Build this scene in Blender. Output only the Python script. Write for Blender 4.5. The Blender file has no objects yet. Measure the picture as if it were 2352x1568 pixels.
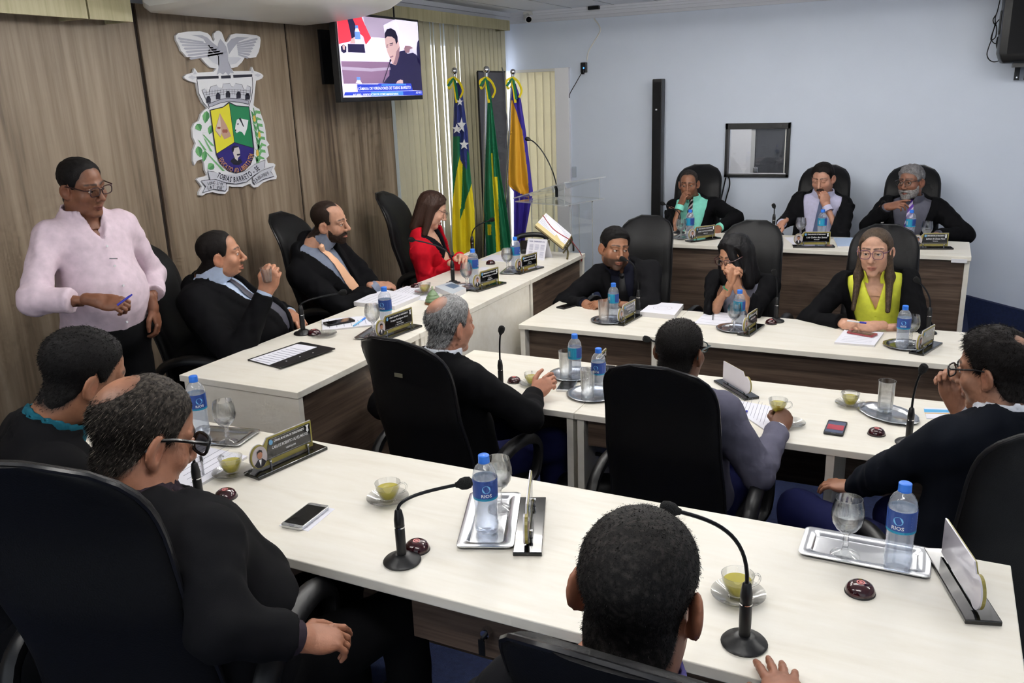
import bpy, bmesh, math, random
import numpy as np
from mathutils import Vector, Matrix

# ------------------------------------------------------------------ camera
SC = bpy.context.scene
COL = SC.collection
random.seed(7); RNG = np.random.default_rng(7)
FPX = 1950.8; YAW, PIT, ROL = -.4646, .28285, .03627
CZ = 2.04
cy_, sy_ = math.cos(YAW), math.sin(YAW); cp_, sp_ = math.cos(PIT), math.sin(PIT)
FW = np.array([sy_*cp_, cy_*cp_, -sp_]); RT = np.array([cy_, -sy_, 0.]); DN = np.cross(FW, RT)
R2 = RT*math.cos(ROL) + DN*math.sin(ROL); D2 = -RT*math.sin(ROL) + DN*math.cos(ROL)
CAM = np.array([0., 0., CZ])
cd = bpy.data.cameras.new('camera'); co = bpy.data.objects.new('camera', cd); COL.objects.link(co)
cd.sensor_width = 36; cd.lens = FPX/2352*36; cd.clip_start = .05; cd.clip_end = 60
co.matrix_world = Matrix(((R2[0], -D2[0], -FW[0], CAM[0]), (R2[1], -D2[1], -FW[1], CAM[1]), (R2[2], -D2[2], -FW[2], CAM[2]), (0, 0, 0, 1)))
SC.camera = co

# ------------------------------------------------------------------ world, exposure
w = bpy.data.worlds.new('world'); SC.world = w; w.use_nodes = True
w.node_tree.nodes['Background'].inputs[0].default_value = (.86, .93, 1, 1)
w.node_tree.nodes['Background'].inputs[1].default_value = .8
SC.view_settings.view_transform = 'Standard'; SC.view_settings.look = 'None'
SC.view_settings.exposure = 0.07; SC.view_settings.gamma = 1; SC.view_settings.use_curve_mapping = False
SC.cycles.use_adaptive_sampling = True; SC.cycles.adaptive_threshold = .09; SC.cycles.adaptive_min_samples = 12; SC.cycles.transparent_max_bounces = 20; SC.cycles.max_bounces = 6; SC.cycles.diffuse_bounces = 3; SC.cycles.glossy_bounces = 3; SC.cycles.transmission_bounces = 7; SC.cycles.caustics_reflective = False; SC.cycles.caustics_refractive = False
LAMP = 31.0          # brightness of the ceiling fluorescents

# ------------------------------------------------------------------ helpers
def ray(px, py): return R2*((px-1176)/FPX) + D2*((py-784)/FPX) + FW
def at(px, py, ax, val):
    d = ray(px, py); return CAM + d*((val-CAM[ax])/d[ax])
def near(px, py, base):
    d = ray(px, py); t = np.dot((np.array(base)-CAM)[:2], d[:2])/np.dot(d[:2], d[:2]); return CAM + d*t
def lin(c):
    return tuple(((v/255)/12.92 if v/255 <= .04045 else ((v/255+.055)/1.055)**2.4) for v in c)
MATS = {}
def nodes_of(name):
    m = bpy.data.materials.new(name); m.use_nodes = True; nt = m.node_tree
    return m, nt, nt.nodes['Principled BSDF']
def mat(name, c, rough=.5, metal=0, bump=None, var=None, spec=.5, coat=0, emit=0, sheen=0, sss=0):
    """plain procedural surface: base colour with noise variation and optional fine relief"""
    if name in MATS: return MATS[name]
    m, nt, b = nodes_of(name); L = nt.links
    b.inputs['Base Color'].default_value = (*lin(c), 1); b.inputs['Roughness'].default_value = rough
    b.inputs['Metallic'].default_value = metal; b.inputs['Specular IOR Level'].default_value = spec
    b.inputs['Coat Weight'].default_value = coat; b.inputs['Sheen Weight'].default_value = sheen
    if sss: b.inputs['Subsurface Weight'].default_value = sss; b.inputs['Subsurface Radius'].default_value = (.01, .004, .002); b.inputs['Subsurface Scale'].default_value = 1
    if emit: b.inputs['Emission Color'].default_value = (*lin(c), 1); b.inputs['Emission Strength'].default_value = emit
    tc = nt.nodes.new('ShaderNodeTexCoord')
    if var:
        n = nt.nodes.new('ShaderNodeTexNoise'); n.inputs['Scale'].default_value = var[0]; n.inputs['Detail'].default_value = 4
        L.new(tc.outputs['Object'], n.inputs['Vector'])
        mx = nt.nodes.new('ShaderNodeMixRGB'); mx.inputs[1].default_value = (*lin([max(0, v*(1-var[1])) for v in c]), 1)
        mx.inputs[2].default_value = (*lin([min(255, v*(1+var[1])) for v in c]), 1)
        L.new(n.outputs['Fac'], mx.inputs[0]); L.new(mx.outputs[0], b.inputs['Base Color'])
    if bump:
        n = nt.nodes.new('ShaderNodeTexNoise'); n.inputs['Scale'].default_value = bump[0]; n.inputs['Detail'].default_value = 3
        L.new(tc.outputs['Object'], n.inputs['Vector'])
        bp = nt.nodes.new('ShaderNodeBump'); bp.inputs['Strength'].default_value = bump[1]; bp.inputs['Distance'].default_value = .01
        L.new(n.outputs['Fac'], bp.inputs['Height']); L.new(bp.outputs[0], b.inputs['Normal'])
    MATS[name] = m; return m
def wood(name, c1, c2, c3, scl, rough=.45, bump=.05):
    if name in MATS: return MATS[name]
    m, nt, b = nodes_of(name); L = nt.links
    tc = nt.nodes.new('ShaderNodeTexCoord'); mp = nt.nodes.new('ShaderNodeMapping'); mp.inputs['Scale'].default_value = scl
    L.new(tc.outputs['Object'], mp.inputs[0])
    n = nt.nodes.new('ShaderNodeTexNoise'); n.inputs['Scale'].default_value = 1; n.inputs['Detail'].default_value = 5; n.inputs['Roughness'].default_value = .62; n.inputs['Distortion'].default_value = .9
    n2 = nt.nodes.new('ShaderNodeTexNoise'); n2.inputs['Scale'].default_value = 5; n2.inputs['Detail'].default_value = 3
    L.new(mp.outputs[0], n.inputs['Vector']); L.new(mp.outputs[0], n2.inputs['Vector'])
    ad = nt.nodes.new('ShaderNodeMath'); ad.operation = 'MULTIPLY_ADD'; ad.inputs[1].default_value = .35; L.new(n2.outputs['Fac'], ad.inputs[0])
    sb = nt.nodes.new('ShaderNodeMath'); sb.operation = 'MULTIPLY'; sb.inputs[1].default_value = .75; L.new(n.outputs['Fac'], sb.inputs[0]); L.new(sb.outputs[0], ad.inputs[2])
    r = nt.nodes.new('ShaderNodeValToRGB'); e = r.color_ramp.elements
    e[0].position = .38; e[0].color = (*lin(c1), 1); e[1].position = .70; e[1].color = (*lin(c3), 1)
    x = e.new(.53); x.color = (*lin(c2), 1)
    L.new(ad.outputs[0], r.inputs[0]); L.new(r.outputs[0], b.inputs['Base Color'])
    b.inputs['Roughness'].default_value = rough
    bp = nt.nodes.new('ShaderNodeBump'); bp.inputs['Strength'].default_value = bump; bp.inputs['Distance'].default_value = .004
    L.new(ad.outputs[0], bp.inputs['Height']); L.new(bp.outputs[0], b.inputs['Normal'])
    MATS[name] = m; return m
def glass(name, tint=(1, 1, 1), milky=0., mcol=(1, 1, 1), ior=1.45, rough=.02, refl=1., bend=0.):
    """thin clear wall: passes light straight through, mirrors at grazing angles, optional milky film"""
    if name in MATS: return MATS[name]
    m = bpy.data.materials.new(name); m.use_nodes = True; nt = m.node_tree; L = nt.links
    for n in list(nt.nodes):
        if n.type != 'OUTPUT_MATERIAL': nt.nodes.remove(n)
    out = [n for n in nt.nodes if n.type == 'OUTPUT_MATERIAL'][0]
    tr = nt.nodes.new('ShaderNodeBsdfTransparent'); tr.inputs[0].default_value = (*tint, 1)
    gl = nt.nodes.new('ShaderNodeBsdfGlossy'); gl.inputs['Roughness'].default_value = rough; gl.inputs[0].default_value = (1, 1, 1, 1)
    fr = nt.nodes.new('ShaderNodeLayerWeight'); fr.inputs[0].default_value = .5
    pw = nt.nodes.new('ShaderNodeMath'); pw.operation = 'POWER'; pw.inputs[1].default_value = 3.6; L.new(fr.outputs['Facing'], pw.inputs[0])
    f0 = ((ior-1)/(ior+1))**2*refl
    ml = nt.nodes.new('ShaderNodeMath'); ml.operation = 'MULTIPLY_ADD'; ml.inputs[1].default_value = .8; ml.inputs[2].default_value = f0; ml.use_clamp = True; L.new(pw.outputs[0], ml.inputs[0])
    cur = tr
    if bend:      # part of the light is refracted like in thick glass
        rf = nt.nodes.new('ShaderNodeBsdfRefraction'); rf.inputs['IOR'].default_value = ior; rf.inputs['Roughness'].default_value = 0; rf.inputs[0].default_value = (*tint, 1)
        mb_ = nt.nodes.new('ShaderNodeMixShader'); mb_.inputs[0].default_value = bend; L.new(tr.outputs[0], mb_.inputs[1]); L.new(rf.outputs[0], mb_.inputs[2]); cur = mb_
    if milky:
        df = nt.nodes.new('ShaderNodeBsdfDiffuse'); df.inputs[0].default_value = (*mcol, 1)
        tl = nt.nodes.new('ShaderNodeBsdfTranslucent'); tl.inputs[0].default_value = (*mcol, 1)
        m0 = nt.nodes.new('ShaderNodeMixShader'); m0.inputs[0].default_value = .5; L.new(df.outputs[0], m0.inputs[1]); L.new(tl.outputs[0], m0.inputs[2])
        m1 = nt.nodes.new('ShaderNodeMixShader'); m1.inputs[0].default_value = milky; L.new(cur.outputs[0], m1.inputs[1]); L.new(m0.outputs[0], m1.inputs[2]); cur = m1
    mx = nt.nodes.new('ShaderNodeMixShader'); L.new(ml.outputs[0], mx.inputs[0]); L.new(cur.outputs[0], mx.inputs[1]); L.new(gl.outputs[0], mx.inputs[2])
    L.new(mx.outputs[0], out.inputs[0]); MATS[name] = m; return m
def vcol(name, rough=.5, sss=0, bump=None, spec=.4, strand=None, stretch=None):
    """colour comes from the mesh's own pigment attribute 'Col'"""
    if name in MATS: return MATS[name]
    m, nt, b = nodes_of(name); L = nt.links
    a = nt.nodes.new('ShaderNodeVertexColor'); a.layer_name = 'Col'
    tc = nt.nodes.new('ShaderNodeTexCoord')
    n = nt.nodes.new('ShaderNodeTexNoise'); n.inputs['Scale'].default_value = strand or 60; n.inputs['Detail'].default_value = 3
    src = tc.outputs['Object']
    if stretch:
        mp = nt.nodes.new('ShaderNodeMapping'); mp.inputs['Scale'].default_value = stretch; L.new(src, mp.inputs[0]); src = mp.outputs[0]
    L.new(src, n.inputs['Vector'])
    hs = nt.nodes.new('ShaderNodeMixRGB'); hs.blend_type = 'MULTIPLY'; hs.inputs[0].default_value = .42 if strand else .22
    L.new(a.outputs[0], hs.inputs[1])
    r = nt.nodes.new('ShaderNodeMapRange'); r.inputs[1].default_value = .3; r.inputs[2].default_value = .7; r.inputs[3].default_value = .55; r.inputs[4].default_value = 1.25
    L.new(n.outputs['Fac'], r.inputs[0]); L.new(r.outputs[0], hs.inputs[2]); L.new(hs.outputs[0], b.inputs['Base Color'])
    b.inputs['Roughness'].default_value = rough; b.inputs['Specular IOR Level'].default_value = spec
    if sss: b.inputs['Subsurface Weight'].default_value = sss; b.inputs['Subsurface Radius'].default_value = (.012, .005, .003); b.inputs['Subsurface Scale'].default_value = 1
    if bump:
        n2 = nt.nodes.new('ShaderNodeTexNoise'); n2.inputs['Scale'].default_value = bump[0]; n2.inputs['Detail'].default_value = 3; L.new(src, n2.inputs['Vector'])
        bp = nt.nodes.new('ShaderNodeBump'); bp.inputs['Strength'].default_value = bump[1]; bp.inputs['Distance'].default_value = .004
        L.new(n2.outputs['Fac'], bp.inputs['Height']); L.new(bp.outputs[0], b.inputs['Normal'])
    MATS[name] = m; return m

class MB:
    def __init__(s): s.v = []; s.f = []; s.m = []
    def add(s, V, F, mi=0):
        o = len(s.v); s.v += [tuple(map(float, p)) for p in V]; s.f += [tuple(i+o for i in f) for f in F]; s.m += [mi]*len(F); return s
    def box(s, x0, x1, y0, y1, z0, z1, mi=0):
        return s.add([(x0, y0, z0), (x1, y0, z0), (x1, y1, z0), (x0, y1, z0), (x0, y0, z1), (x1, y0, z1), (x1, y1, z1), (x0, y1, z1)],
                     [(0, 3, 2, 1), (4, 5, 6, 7), (0, 1, 5, 4), (1, 2, 6, 5), (2, 3, 7, 6), (3, 0, 4, 7)], mi)
    def obox(s, c, R, h, mi=0):
        c = np.array(c); R = np.array(R); V = []
        for k in [(-1, -1, -1), (1, -1, -1), (1, 1, -1), (-1, 1, -1), (-1, -1, 1), (1, -1, 1), (1, 1, 1), (-1, 1, 1)]: V.append(c + R @ (np.array(k)*h))
        return s.add(V, [(0, 3, 2, 1), (4, 5, 6, 7), (0, 1, 5, 4), (1, 2, 6, 5), (2, 3, 7, 6), (3, 0, 4, 7)], mi)
    def lathe(s, prof, n=24, c=(0, 0, 0), mi=0, sx=1, sy=1, wob=None):
        V = []; F = []; k = len(prof)
        for i in range(n):
            a = 2*math.pi*i/n
            for j, (r, z) in enumerate(prof):
                rr = r*(wob(a) if wob and r > .02 else 1)
                V.append((c[0]+rr*math.cos(a)*sx, c[1]+rr*math.sin(a)*sy, c[2]+z))
        for i in range(n):
            i2 = (i+1) % n
            for j in range(k-1):
                if prof[j][0] < 1e-6 and prof[j+1][0] < 1e-6: continue
                F.append((i*k+j, i2*k+j, i2*k+j+1, i*k+j+1))
        return s.add(V, F, mi)
    def tube(s, path, r, n=8, mi=0, closed=False, sq=None):
        P = [np.array(p, float) for p in path]; m = len(P); V = []; F = []
        rs = r if hasattr(r, '__len__') else [r]*m
        up = None
        for i in range(m):
            a = P[(i-1) % m] if closed or i > 0 else P[i]; b = P[(i+1) % m] if closed or i < m-1 else P[i]
            t = b-a; t /= (np.linalg.norm(t)+1e-12)
            if up is None:
                up = np.array([0, 0, 1.]) if abs(t[2]) < .9 else np.array([1., 0, 0])
            sd = np.cross(t, up); sd /= (np.linalg.norm(sd)+1e-12); up = np.cross(sd, t)
            for k in range(n):
                q = 2*math.pi*k/n + (math.pi/4 if n == 4 else 0); V.append(P[i] + rs[i]*((sq or 1)*math.cos(q)*sd + math.sin(q)*up))
        for i in range(m if closed else m-1):
            j = (i+1) % m
            for k in range(n): F.append((i*n+k, i*n+(k+1) % n, j*n+(k+1) % n, j*n+k))
        if not closed: F.append(tuple(range(n-1, -1, -1))); F.append(tuple(range((m-1)*n, m*n)))
        return s.add(V, F, mi)
    def prism(s, poly, z0, z1, mi=0, top=None):
        n = len(poly); V = [(x, y, z0) for x, y in poly]+[(x, y, z1) for x, y in poly]
        s.add(V, [tuple(range(n-1, -1, -1))]+[(i, (i+1) % n, (i+1) % n+n, i+n) for i in range(n)], mi)
        return s.add([(x, y, z1) for x, y in poly], [tuple(range(n))], mi if top is None else top)
    def xf(s, M):
        M = np.array(M, float); s.v = [tuple(M[:3, :3] @ np.array(p) + M[:3, 3]) for p in s.v]; return s
    def build(s, name, mats, parent=None, smooth=False, bevel=0, seg=2, org=None):
        me = bpy.data.meshes.new(name)
        V = s.v if org is None else [(p[0]-org[0], p[1]-org[1], p[2]-org[2]) for p in s.v]
        me.from_pydata(V, [], s.f)
        mats = mats if isinstance(mats, (list, tuple)) else [mats]
        for m in mats: me.materials.append(m)
        if len(mats) > 1: me.polygons.foreach_set('material_index', s.m)
        if bevel:
            bm = bmesh.new(); bm.from_mesh(me); bmesh.ops.remove_doubles(bm, verts=bm.verts, dist=1e-6)
            ed = [e for e in bm.edges if len(e.link_faces) == 2 and e.calc_face_angle(0) > .5]
            bmesh.ops.bevel(bm, geom=ed, offset=bevel, segments=seg, affect='EDGES', profile=.5, clamp_overlap=True)
            bm.to_mesh(me); bm.free()
        if smooth:
            me.polygons.foreach_set('use_smooth', [True]*len(me.polygons)); me.set_sharp_from_angle(angle=.7)
        me.update()
        o = bpy.data.objects.new(name, me); COL.objects.link(o)
        if parent: o.parent = parent
        return o
def tag(o, label=None, cat=None, group=None, kind=None):
    if label: o['label'] = label
    if cat: o['category'] = cat
    if group: o['group'] = group
    if kind: o['kind'] = kind
    return o
def thing(name, label, cat, loc=(0, 0, 0), rz=0, group=None):
    o = bpy.data.objects.new(name, None); COL.objects.link(o); o.empty_display_size = .05
    o.location = tuple(float(v) for v in loc); o.rotation_euler = (0, 0, rz); return tag(o, label, cat, group)
def dup(o, parent=None):
    c = o.copy(); COL.objects.link(c); c.parent = parent
    for ch in o.children: dup(ch, c)
    return c
PROTO = {}
def inst(key, maker, label, cat, loc, rz=0, group=None):
    """first call builds the thing, later calls copy it with its parts"""
    if key not in PROTO: r = PROTO[key] = maker()
    else: r = dup(PROTO[key])
    r.location = tuple(float(v) for v in loc); r.rotation_euler = (0, 0, rz); return tag(r, label, cat, group)
def empty(name):
    o = bpy.data.objects.new(name, None); COL.objects.link(o); o.empty_display_size = .05; return o
def struct(name, mb, m, **k): return tag(mb.build(name, m, **k), kind='structure')
TXT = {}
def textmesh(s, font_shear=0, bold=0):
    k = (s, font_shear, bold)
    if k not in TXT:
        cu = bpy.data.curves.new('t', 'FONT'); cu.body = s; cu.size = 1; cu.align_x = 'CENTER'; cu.align_y = 'CENTER'; cu.shear = font_shear; cu.offset = bold; cu.resolution_u = 2
        o = bpy.data.objects.new('t', cu); COL.objects.link(o); dg = bpy.context.evaluated_depsgraph_get()
        me = bpy.data.meshes.new_from_object(o.evaluated_get(dg)); bpy.data.objects.remove(o); bpy.data.curves.remove(cu)
        V = np.array([v.co[:] for v in me.vertices]); F = [tuple(p.vertices) for p in me.polygons]; bpy.data.meshes.remove(me)
        TXT[k] = (V, F)
    return TXT[k]
def lettering(mb, s, c, ux, uy, width, height, mi=0, shear=0, bold=0):
    """flat letters of string s centred at c, spanning width x height along unit vectors ux, uy"""
    V, F = textmesh(s, shear, bold); lo = V.min(0); hi = V.max(0); c = np.array(c, float); ux = np.array(ux, float); uy = np.array(uy, float)
    q = (V-(lo+hi)/2); q[:, 0] *= width/(hi[0]-lo[0]); q[:, 1] *= height/(hi[1]-lo[1])
    mb.add([c+ux*p[0]+uy*p[1] for p in q], F, mi)
def bez(p0, p1, p2, p3, n=12):
    p0, p1, p2, p3 = [np.array(p, float) for p in (p0, p1, p2, p3)]
    return [((1-t)**3*p0+3*(1-t)**2*t*p1+3*(1-t)*t*t*p2+t**3*p3) for t in [i/n for i in range(n+1)]]
def cat_rom(P, n=6):
    P = [np.array(p, float) for p in P]; Q = [P[0]]+P+[P[-1]]; out = []
    for i in range(1, len(Q)-2):
        for k in range(n):
            t = k/n; a, b, c, d = Q[i-1], Q[i], Q[i+1], Q[i+2]
            out.append(.5*((2*b)+(-a+c)*t+(2*a-5*b+4*c-d)*t*t+(-a+3*b-3*c+d)*t**3))
    return out+[P[-1]]

# ------------------------------------------------------------------ materials
M_WALL = mat('white_wall_paint', (222, 231, 246), .75, bump=(180, .04), var=(3, .015))
M_CEIL = mat('ceiling_pvc', (232, 234, 240), .55, var=(2, .02))
M_WOODW = wood('wall_wood', (92, 76, 61), (134, 117, 97), (160, 143, 123), (7, 7, .42), .5)
M_WOODG = mat('panel_groove', (40, 30, 24), .8)
M_LAM = wood('pale_laminate', (231, 225, 211), (237, 232, 220), (241, 237, 227), (1.6, 9, 9), .38, .01)
M_EDGE = mat('pale_edge', (205, 192, 172), .5, var=(20, .03))
M_DWOOD = wood('desk_dark_wood', (58, 44, 36), (93, 76, 64), (120, 101, 86), (.8, .8, 17), .5)
M_CARPET = mat('blue_carpet', (34, 46, 84), .95, bump=(400, .5), var=(60, .25))
M_TILE = mat('floor_tile', (205, 208, 214), .25, var=(6, .04)); M_GROUT = mat('tile_grout', (110, 112, 116), .8)
M_BLIND = mat('blind_fabric', (222, 216, 190), .8, bump=(300, .1), var=(14, .04))
_nt = M_BLIND.node_tree; _tl = _nt.nodes.new('ShaderNodeBsdfTranslucent'); _tl.inputs[0].default_value = (*lin((232, 226, 204)), 1); _mx = _nt.nodes.new('ShaderNodeMixShader'); _mx.inputs[0].default_value = .22
_o = [n for n in _nt.nodes if n.type == 'OUTPUT_MATERIAL'][0]; _nt.links.new(_nt.nodes['Principled BSDF'].outputs[0], _mx.inputs[1]); _nt.links.new(_tl.outputs[0], _mx.inputs[2]); _nt.links.new(_mx.outputs[0], _o.inputs[0])
M_PELM = wood('pelmet_laminate', (168, 160, 122), (182, 174, 136), (193, 186, 150), (14, 14, .8), .5, .01)
M_BLACK = mat('black_plastic', (20, 20, 22), .4); M_GLOSSB = mat('black_gloss', (12, 12, 14), .12, coat=.4)
M_DKMET = mat('dark_metal', (30, 31, 34), .35, metal=.6)
M_CHROME = mat('chrome', (225, 225, 228), .12, metal=1); M_STEEL = mat('tray_steel', (206, 208, 212), .24, metal=1, bump=(40, .015))
M_LEATH = mat('black_leather', (13, 13, 15), .5, bump=(260, .10), spec=.28)
M_PIPE = mat('chair_piping', (24, 24, 27), .28)
M_SHELL = mat('chair_back_shell', (12, 12, 13), .55, bump=(220, .1))
M_WHITE = mat('white_plastic', (226, 225, 220), .4, var=(5, .02)); M_GREYP = mat('grey_plastic', (120, 122, 128), .5)
M_PAPER = mat('white_paper', (236, 236, 246), .8); M_INK = mat('print_ink', (120, 122, 140), .8); M_LINEN = mat('paper_edge', (214, 212, 214), .8)
M_GLASS = glass('clear_glass', (.98, .985, .985), refl=1.6, bend=.4); M_ACRY = glass('acrylic', (.975, .985, .985), refl=1.0); M_ACRYE = glass('acrylic_edge', (.95, .97, .97), milky=.55, mcol=(.92, .96, .97), refl=1.5)
M_PET = glass('pet_bottle', (.95, .97, 1), milky=.20, mcol=(.9, .94, 1), refl=1.5)
M_WATER = glass('water', (.95, .965, .975), ior=1.33, refl=1.6, bend=.4); M_ICE = glass('icy_water', (.92, .95, 1), milky=.22, mcol=(.92, .95, 1), ior=1.33)
M_TEA = glass('green_tea', (.95, .90, .42), milky=.42, mcol=(.95, .86, .20), ior=1.33)
M_CAPB = mat('blue_cap', (46, 120, 226), .4); M_GOLD = mat('gold_print', (140, 130, 66), .35); M_PLATEB = mat('plate_black_print', (14, 14, 18), .15, coat=.5)
M_LETT = mat('white_lettering', (232, 232, 236), .5); M_PBACK = mat('plate_white_back', (206, 202, 212), .25, coat=.4)
M_DAY = mat('daylight_pane', (235, 240, 255), .5, emit=1.8); M_DAY2 = mat('bright_daylight_pane', (238, 242, 255), .5, emit=5)

XW, YW, ZC_ = -3.8, 7.69, 2.77
T, LO = .95, .75          # desk tops on the raised floor and in the lower middle

# ------------------------------------------------------------------ shell of the room
struct('floor', MB().box(-2.1, 3.2, 2.2, 5.75, -.05, 0), M_CARPET)
struct('floor_left', MB().box(-4.0, -2.1, -1.6, YW+.2, -.05, .2), M_CARPET)
struct('floor_front', MB().box(-2.1, .33, -1.6, 2.2, -.05, .2), M_CARPET)
struct('floor_back', MB().box(-2.1, .33, 5.75, YW+.2, -.05, .2), M_CARPET)
ft = struct('floor_right', MB().box(.33, 3.2, -1.6, 4.6, -.06, .012), M_GROUT)
tile_me = None
for i in range(5):
    for j in range(15):
        x = .34+i*.41; y = -1.58+j*.41
        t = MB().box(.004, .402, .004, .402, .006, .02)
        if tile_me is None: o = t.build('tile', M_TILE, ft, bevel=.0015); tile_me = o.data
        else: o = bpy.data.objects.new('tile', tile_me); COL.objects.link(o); o.parent = ft
        o.location = (x, y, 0)
struct('floor_far', MB().box(.33, 3.2, 4.6, YW+.2, -.06, .01), M_CARPET)
# sloping carpeted kerb of the ramp that runs down along the white wall
rk = MB(); 
for (x0, z0), (x1, z1) in zip([(.2, .36), (1.7, .02)], [(1.7, .02), (1.72, .015)]): pass
rk.add([(.2, YW-.06, 0), (1.75, YW-.06, 0), (1.75, YW-.06, .02), (.2, YW-.06, .365), (.2, YW, 0), (1.75, YW, 0), (1.75, YW, .02), (.2, YW, .365)],
       [(0, 1, 2, 3), (4, 7, 6, 5), (3, 2, 6, 7), (0, 3, 7, 4), (1, 5, 6, 2), (0, 4, 5, 1)])
struct('baseboard_right', rk, M_CARPET)

# white wall with the small control-room window and the tall blind opening by the corner
WX0, WX1, WZ0, WZ1 = -1.675, -1.15, 1.285, 1.71
ww = MB()
ww.box(-3.9, -3.15, YW, YW+.14, 2.26, ZC_); ww.box(-3.15, WX0, YW, YW+.14, 0, ZC_); ww.box(WX0, WX1, YW, YW+.14, 0, WZ0); ww.box(WX0, WX1, YW, YW+.14, WZ1, ZC_); ww.box(WX1, 3.2, YW, YW+.14, 0, ZC_)
struct('wall_right', ww, M_WALL)
struct('wall_side', MB().box(3.2, 3.34, -1.6, YW+.14, -.05, ZC_), M_WALL)
# window in the white wall: black aluminium frame, bright room on the left, grey sliding pane on the right
rm = MB(); A0, A1, B0, B1 = -2.4, -.5, YW+.14, YW+2.0     # lit control room behind the window
rm.box(A0, A1, B1, B1+.05, .2, 2.6); rm.box(A0-.05, A0, B0, B1, .2, 2.6); rm.box(A1, A1+.05, B0, B1, .2, 2.6); rm.box(A0, A1, B0, B1, .15, .2); rm.box(A0, A1, B0, B1, 2.6, 2.65)
struct('wall_far', rm, mat('control_room_wall', (214, 214, 218), .7))
win = struct('window_1', MB().box(WX0-.005, WX1+.005, YW+.062, YW+.14, WZ0-.001, WZ0+.004), M_WHITE)
fr = MB(); b_ = .012
for a in ((WX0-.01, WX0+b_, WZ0-.01, WZ1+.02), (WX1-b_, WX1+.01, WZ0-.01, WZ1+.02), (WX0-.01, WX1+.01, WZ0-.01, WZ0+b_), (WX0-.01, WX1+.01, WZ1-.03, WZ1+.02)):
    fr.box(a[0], a[1], YW-.025, YW+.06, a[2], a[3])
fr.build('window_frame', M_BLACK, win, bevel=.002)
MB().box(WX0+.24, WX1-.02, YW+.03, YW+.038, WZ0+.02, WZ1-.03).build('sliding_pane', glass('smoked_glass', (.30, .31, .33), milky=.25, mcol=(.25, .26, .28)), win)
MB().box(WX0+.02, WX0+.25, YW+.045, YW+.05, WZ0+.02, WZ1-.03).build('pane', M_GLASS, win)
MB().box(WX0+.205, WX0+.24, YW+.02, YW+.04, WZ0+.02, WZ1-.03).build('meeting_stile', mat('aluminium', (176, 178, 180), .35, metal=.8), win)
MB().box(WX0+.235, WX0+.275, YW-.005, YW+.03, WZ0+.025, WZ0+.07).build('latch', M_CHROME, win, bevel=.004)
MB().box(WX1-.036, WX1-.026, YW+.01, YW+.03, WZ0+.02, WZ1-.03).build('pane_edge', M_WHITE, win)

# wood-clad wall behind the main table: three tall boards with dark grooves
wl = struct('wall_left', MB().box(XW-.12, XW-.03, -1.6, YW+.14, 0, ZC_), M_WALL)
MB().box(XW-.03, XW-.012, -1.6, 5.665, .2, 2.56).build('panel_backing', M_WOODG, wl)
for y0, y1 in ((-.2, .98), (.99, 2.18), (2.195, 3.350), (3.376, 4.520), (4.542, 5.67)):
    MB().box(XW-.014, XW, y0, y1, .2, 2.56).build('panel', M_WOODW, wl, bevel=.002)
struct('ceiling', MB().box(-4.0, 3.3, -1.6, YW+.14, ZC_, ZC_+.08), M_CEIL)
cst = MB()
for i in range(18): cst.box(-3.9+i*.4, -3.894+i*.4, -1.6, YW, ZC_-.002, ZC_+.001)
struct('trim_1', cst, mat('ceiling_seam', (150, 151, 158), .6))
cm = MB()   # stepped crown moulding
for k, (d, z0, z1) in enumerate(((.014, 2.675, ZC_), (.026, 2.70, ZC_), (.042, 2.73, ZC_), (.058, 2.75, ZC_))): cm.box(-3.83, 3.2, YW-d, YW, z0, z1)
struct('trim_2', cm, mat('moulding_white', (216, 219, 228), .6))
cm = MB()
for k, (d, z0, z1) in enumerate(((.02, 2.66, ZC_), (.05, 2.70, ZC_), (.075, 2.735, ZC_))): cm.box(XW-.03, XW+d, 3.2, YW, z0, z1)
struct('trim_3', cm, mat('moulding_white', (216, 219, 228), .6))

# bright frosted windows behind the vertical blinds
wn = struct('window_2', MB().box(XW-.028, XW-.018, 5.86, 7.60, .95, 2.45), M_DAY)
wn = struct('window_3', MB().box(-3.80, -3.16, YW+.10, YW+.115, .25, 2.25), M_DAY2)
wf = MB()
wf.box(-3.29, -3.15, YW-.035, YW+.12, .2, 2.262); wf.box(-3.80, -3.29, YW+.02, YW+.10, 2.22, 2.262)
wf.build('window_frame', mat('white_frame', (248, 248, 252), .5), wn, bevel=.003)
def blinds(root, n, p0, step, ang, w_, z0, z1, opened=()):
    me = None
    for i in range(n):
        if me is None: o = MB().box(-w_/2, w_/2, -.001, .001, z0, z1).build('slat', M_BLIND, root); me = o.data
        else: o = bpy.data.objects.new('slat', me); COL.objects.link(o); o.parent = root
        o.location = (p0[0]+step[0]*i, p0[1]+step[1]*i, 0); o.rotation_euler = (0, 0, ang[0]+(opened[i] if i < len(opened) else 0)+random.uniform(-.05, .05))
bl = thing('vertical_blind', 'cream vertical slat blind beside the wood-clad wall behind the flags', 'blind', (0, 0, 0))
op = [0]*24
for i, v in ((5, .06), (7, .30), (9, .32), (10, .12), (12, .18)): op[i] = v
blinds(bl, 24, (XW+.04, 5.70), (0, .08), (math.pi/2+.06,), .095, .28, 2.62, op)
MB().box(XW+.02, XW+.07, 5.66, 7.62, 2.62, 2.66).build('headrail', M_WHITE, bl)
bl2 = thing('vertical_blind', 'cream vertical slat blind in the opening of the white wall', 'blind', (0, 0, 0))
blinds(bl2, 6, (-3.70, YW+.0), (.078, 0), (.12,), .089, .28, 2.245)
MB().box(-3.74, -3.29, YW-.02, YW+.02, 2.235, 2.26).build('headrail', M_WHITE, bl2)

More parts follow.
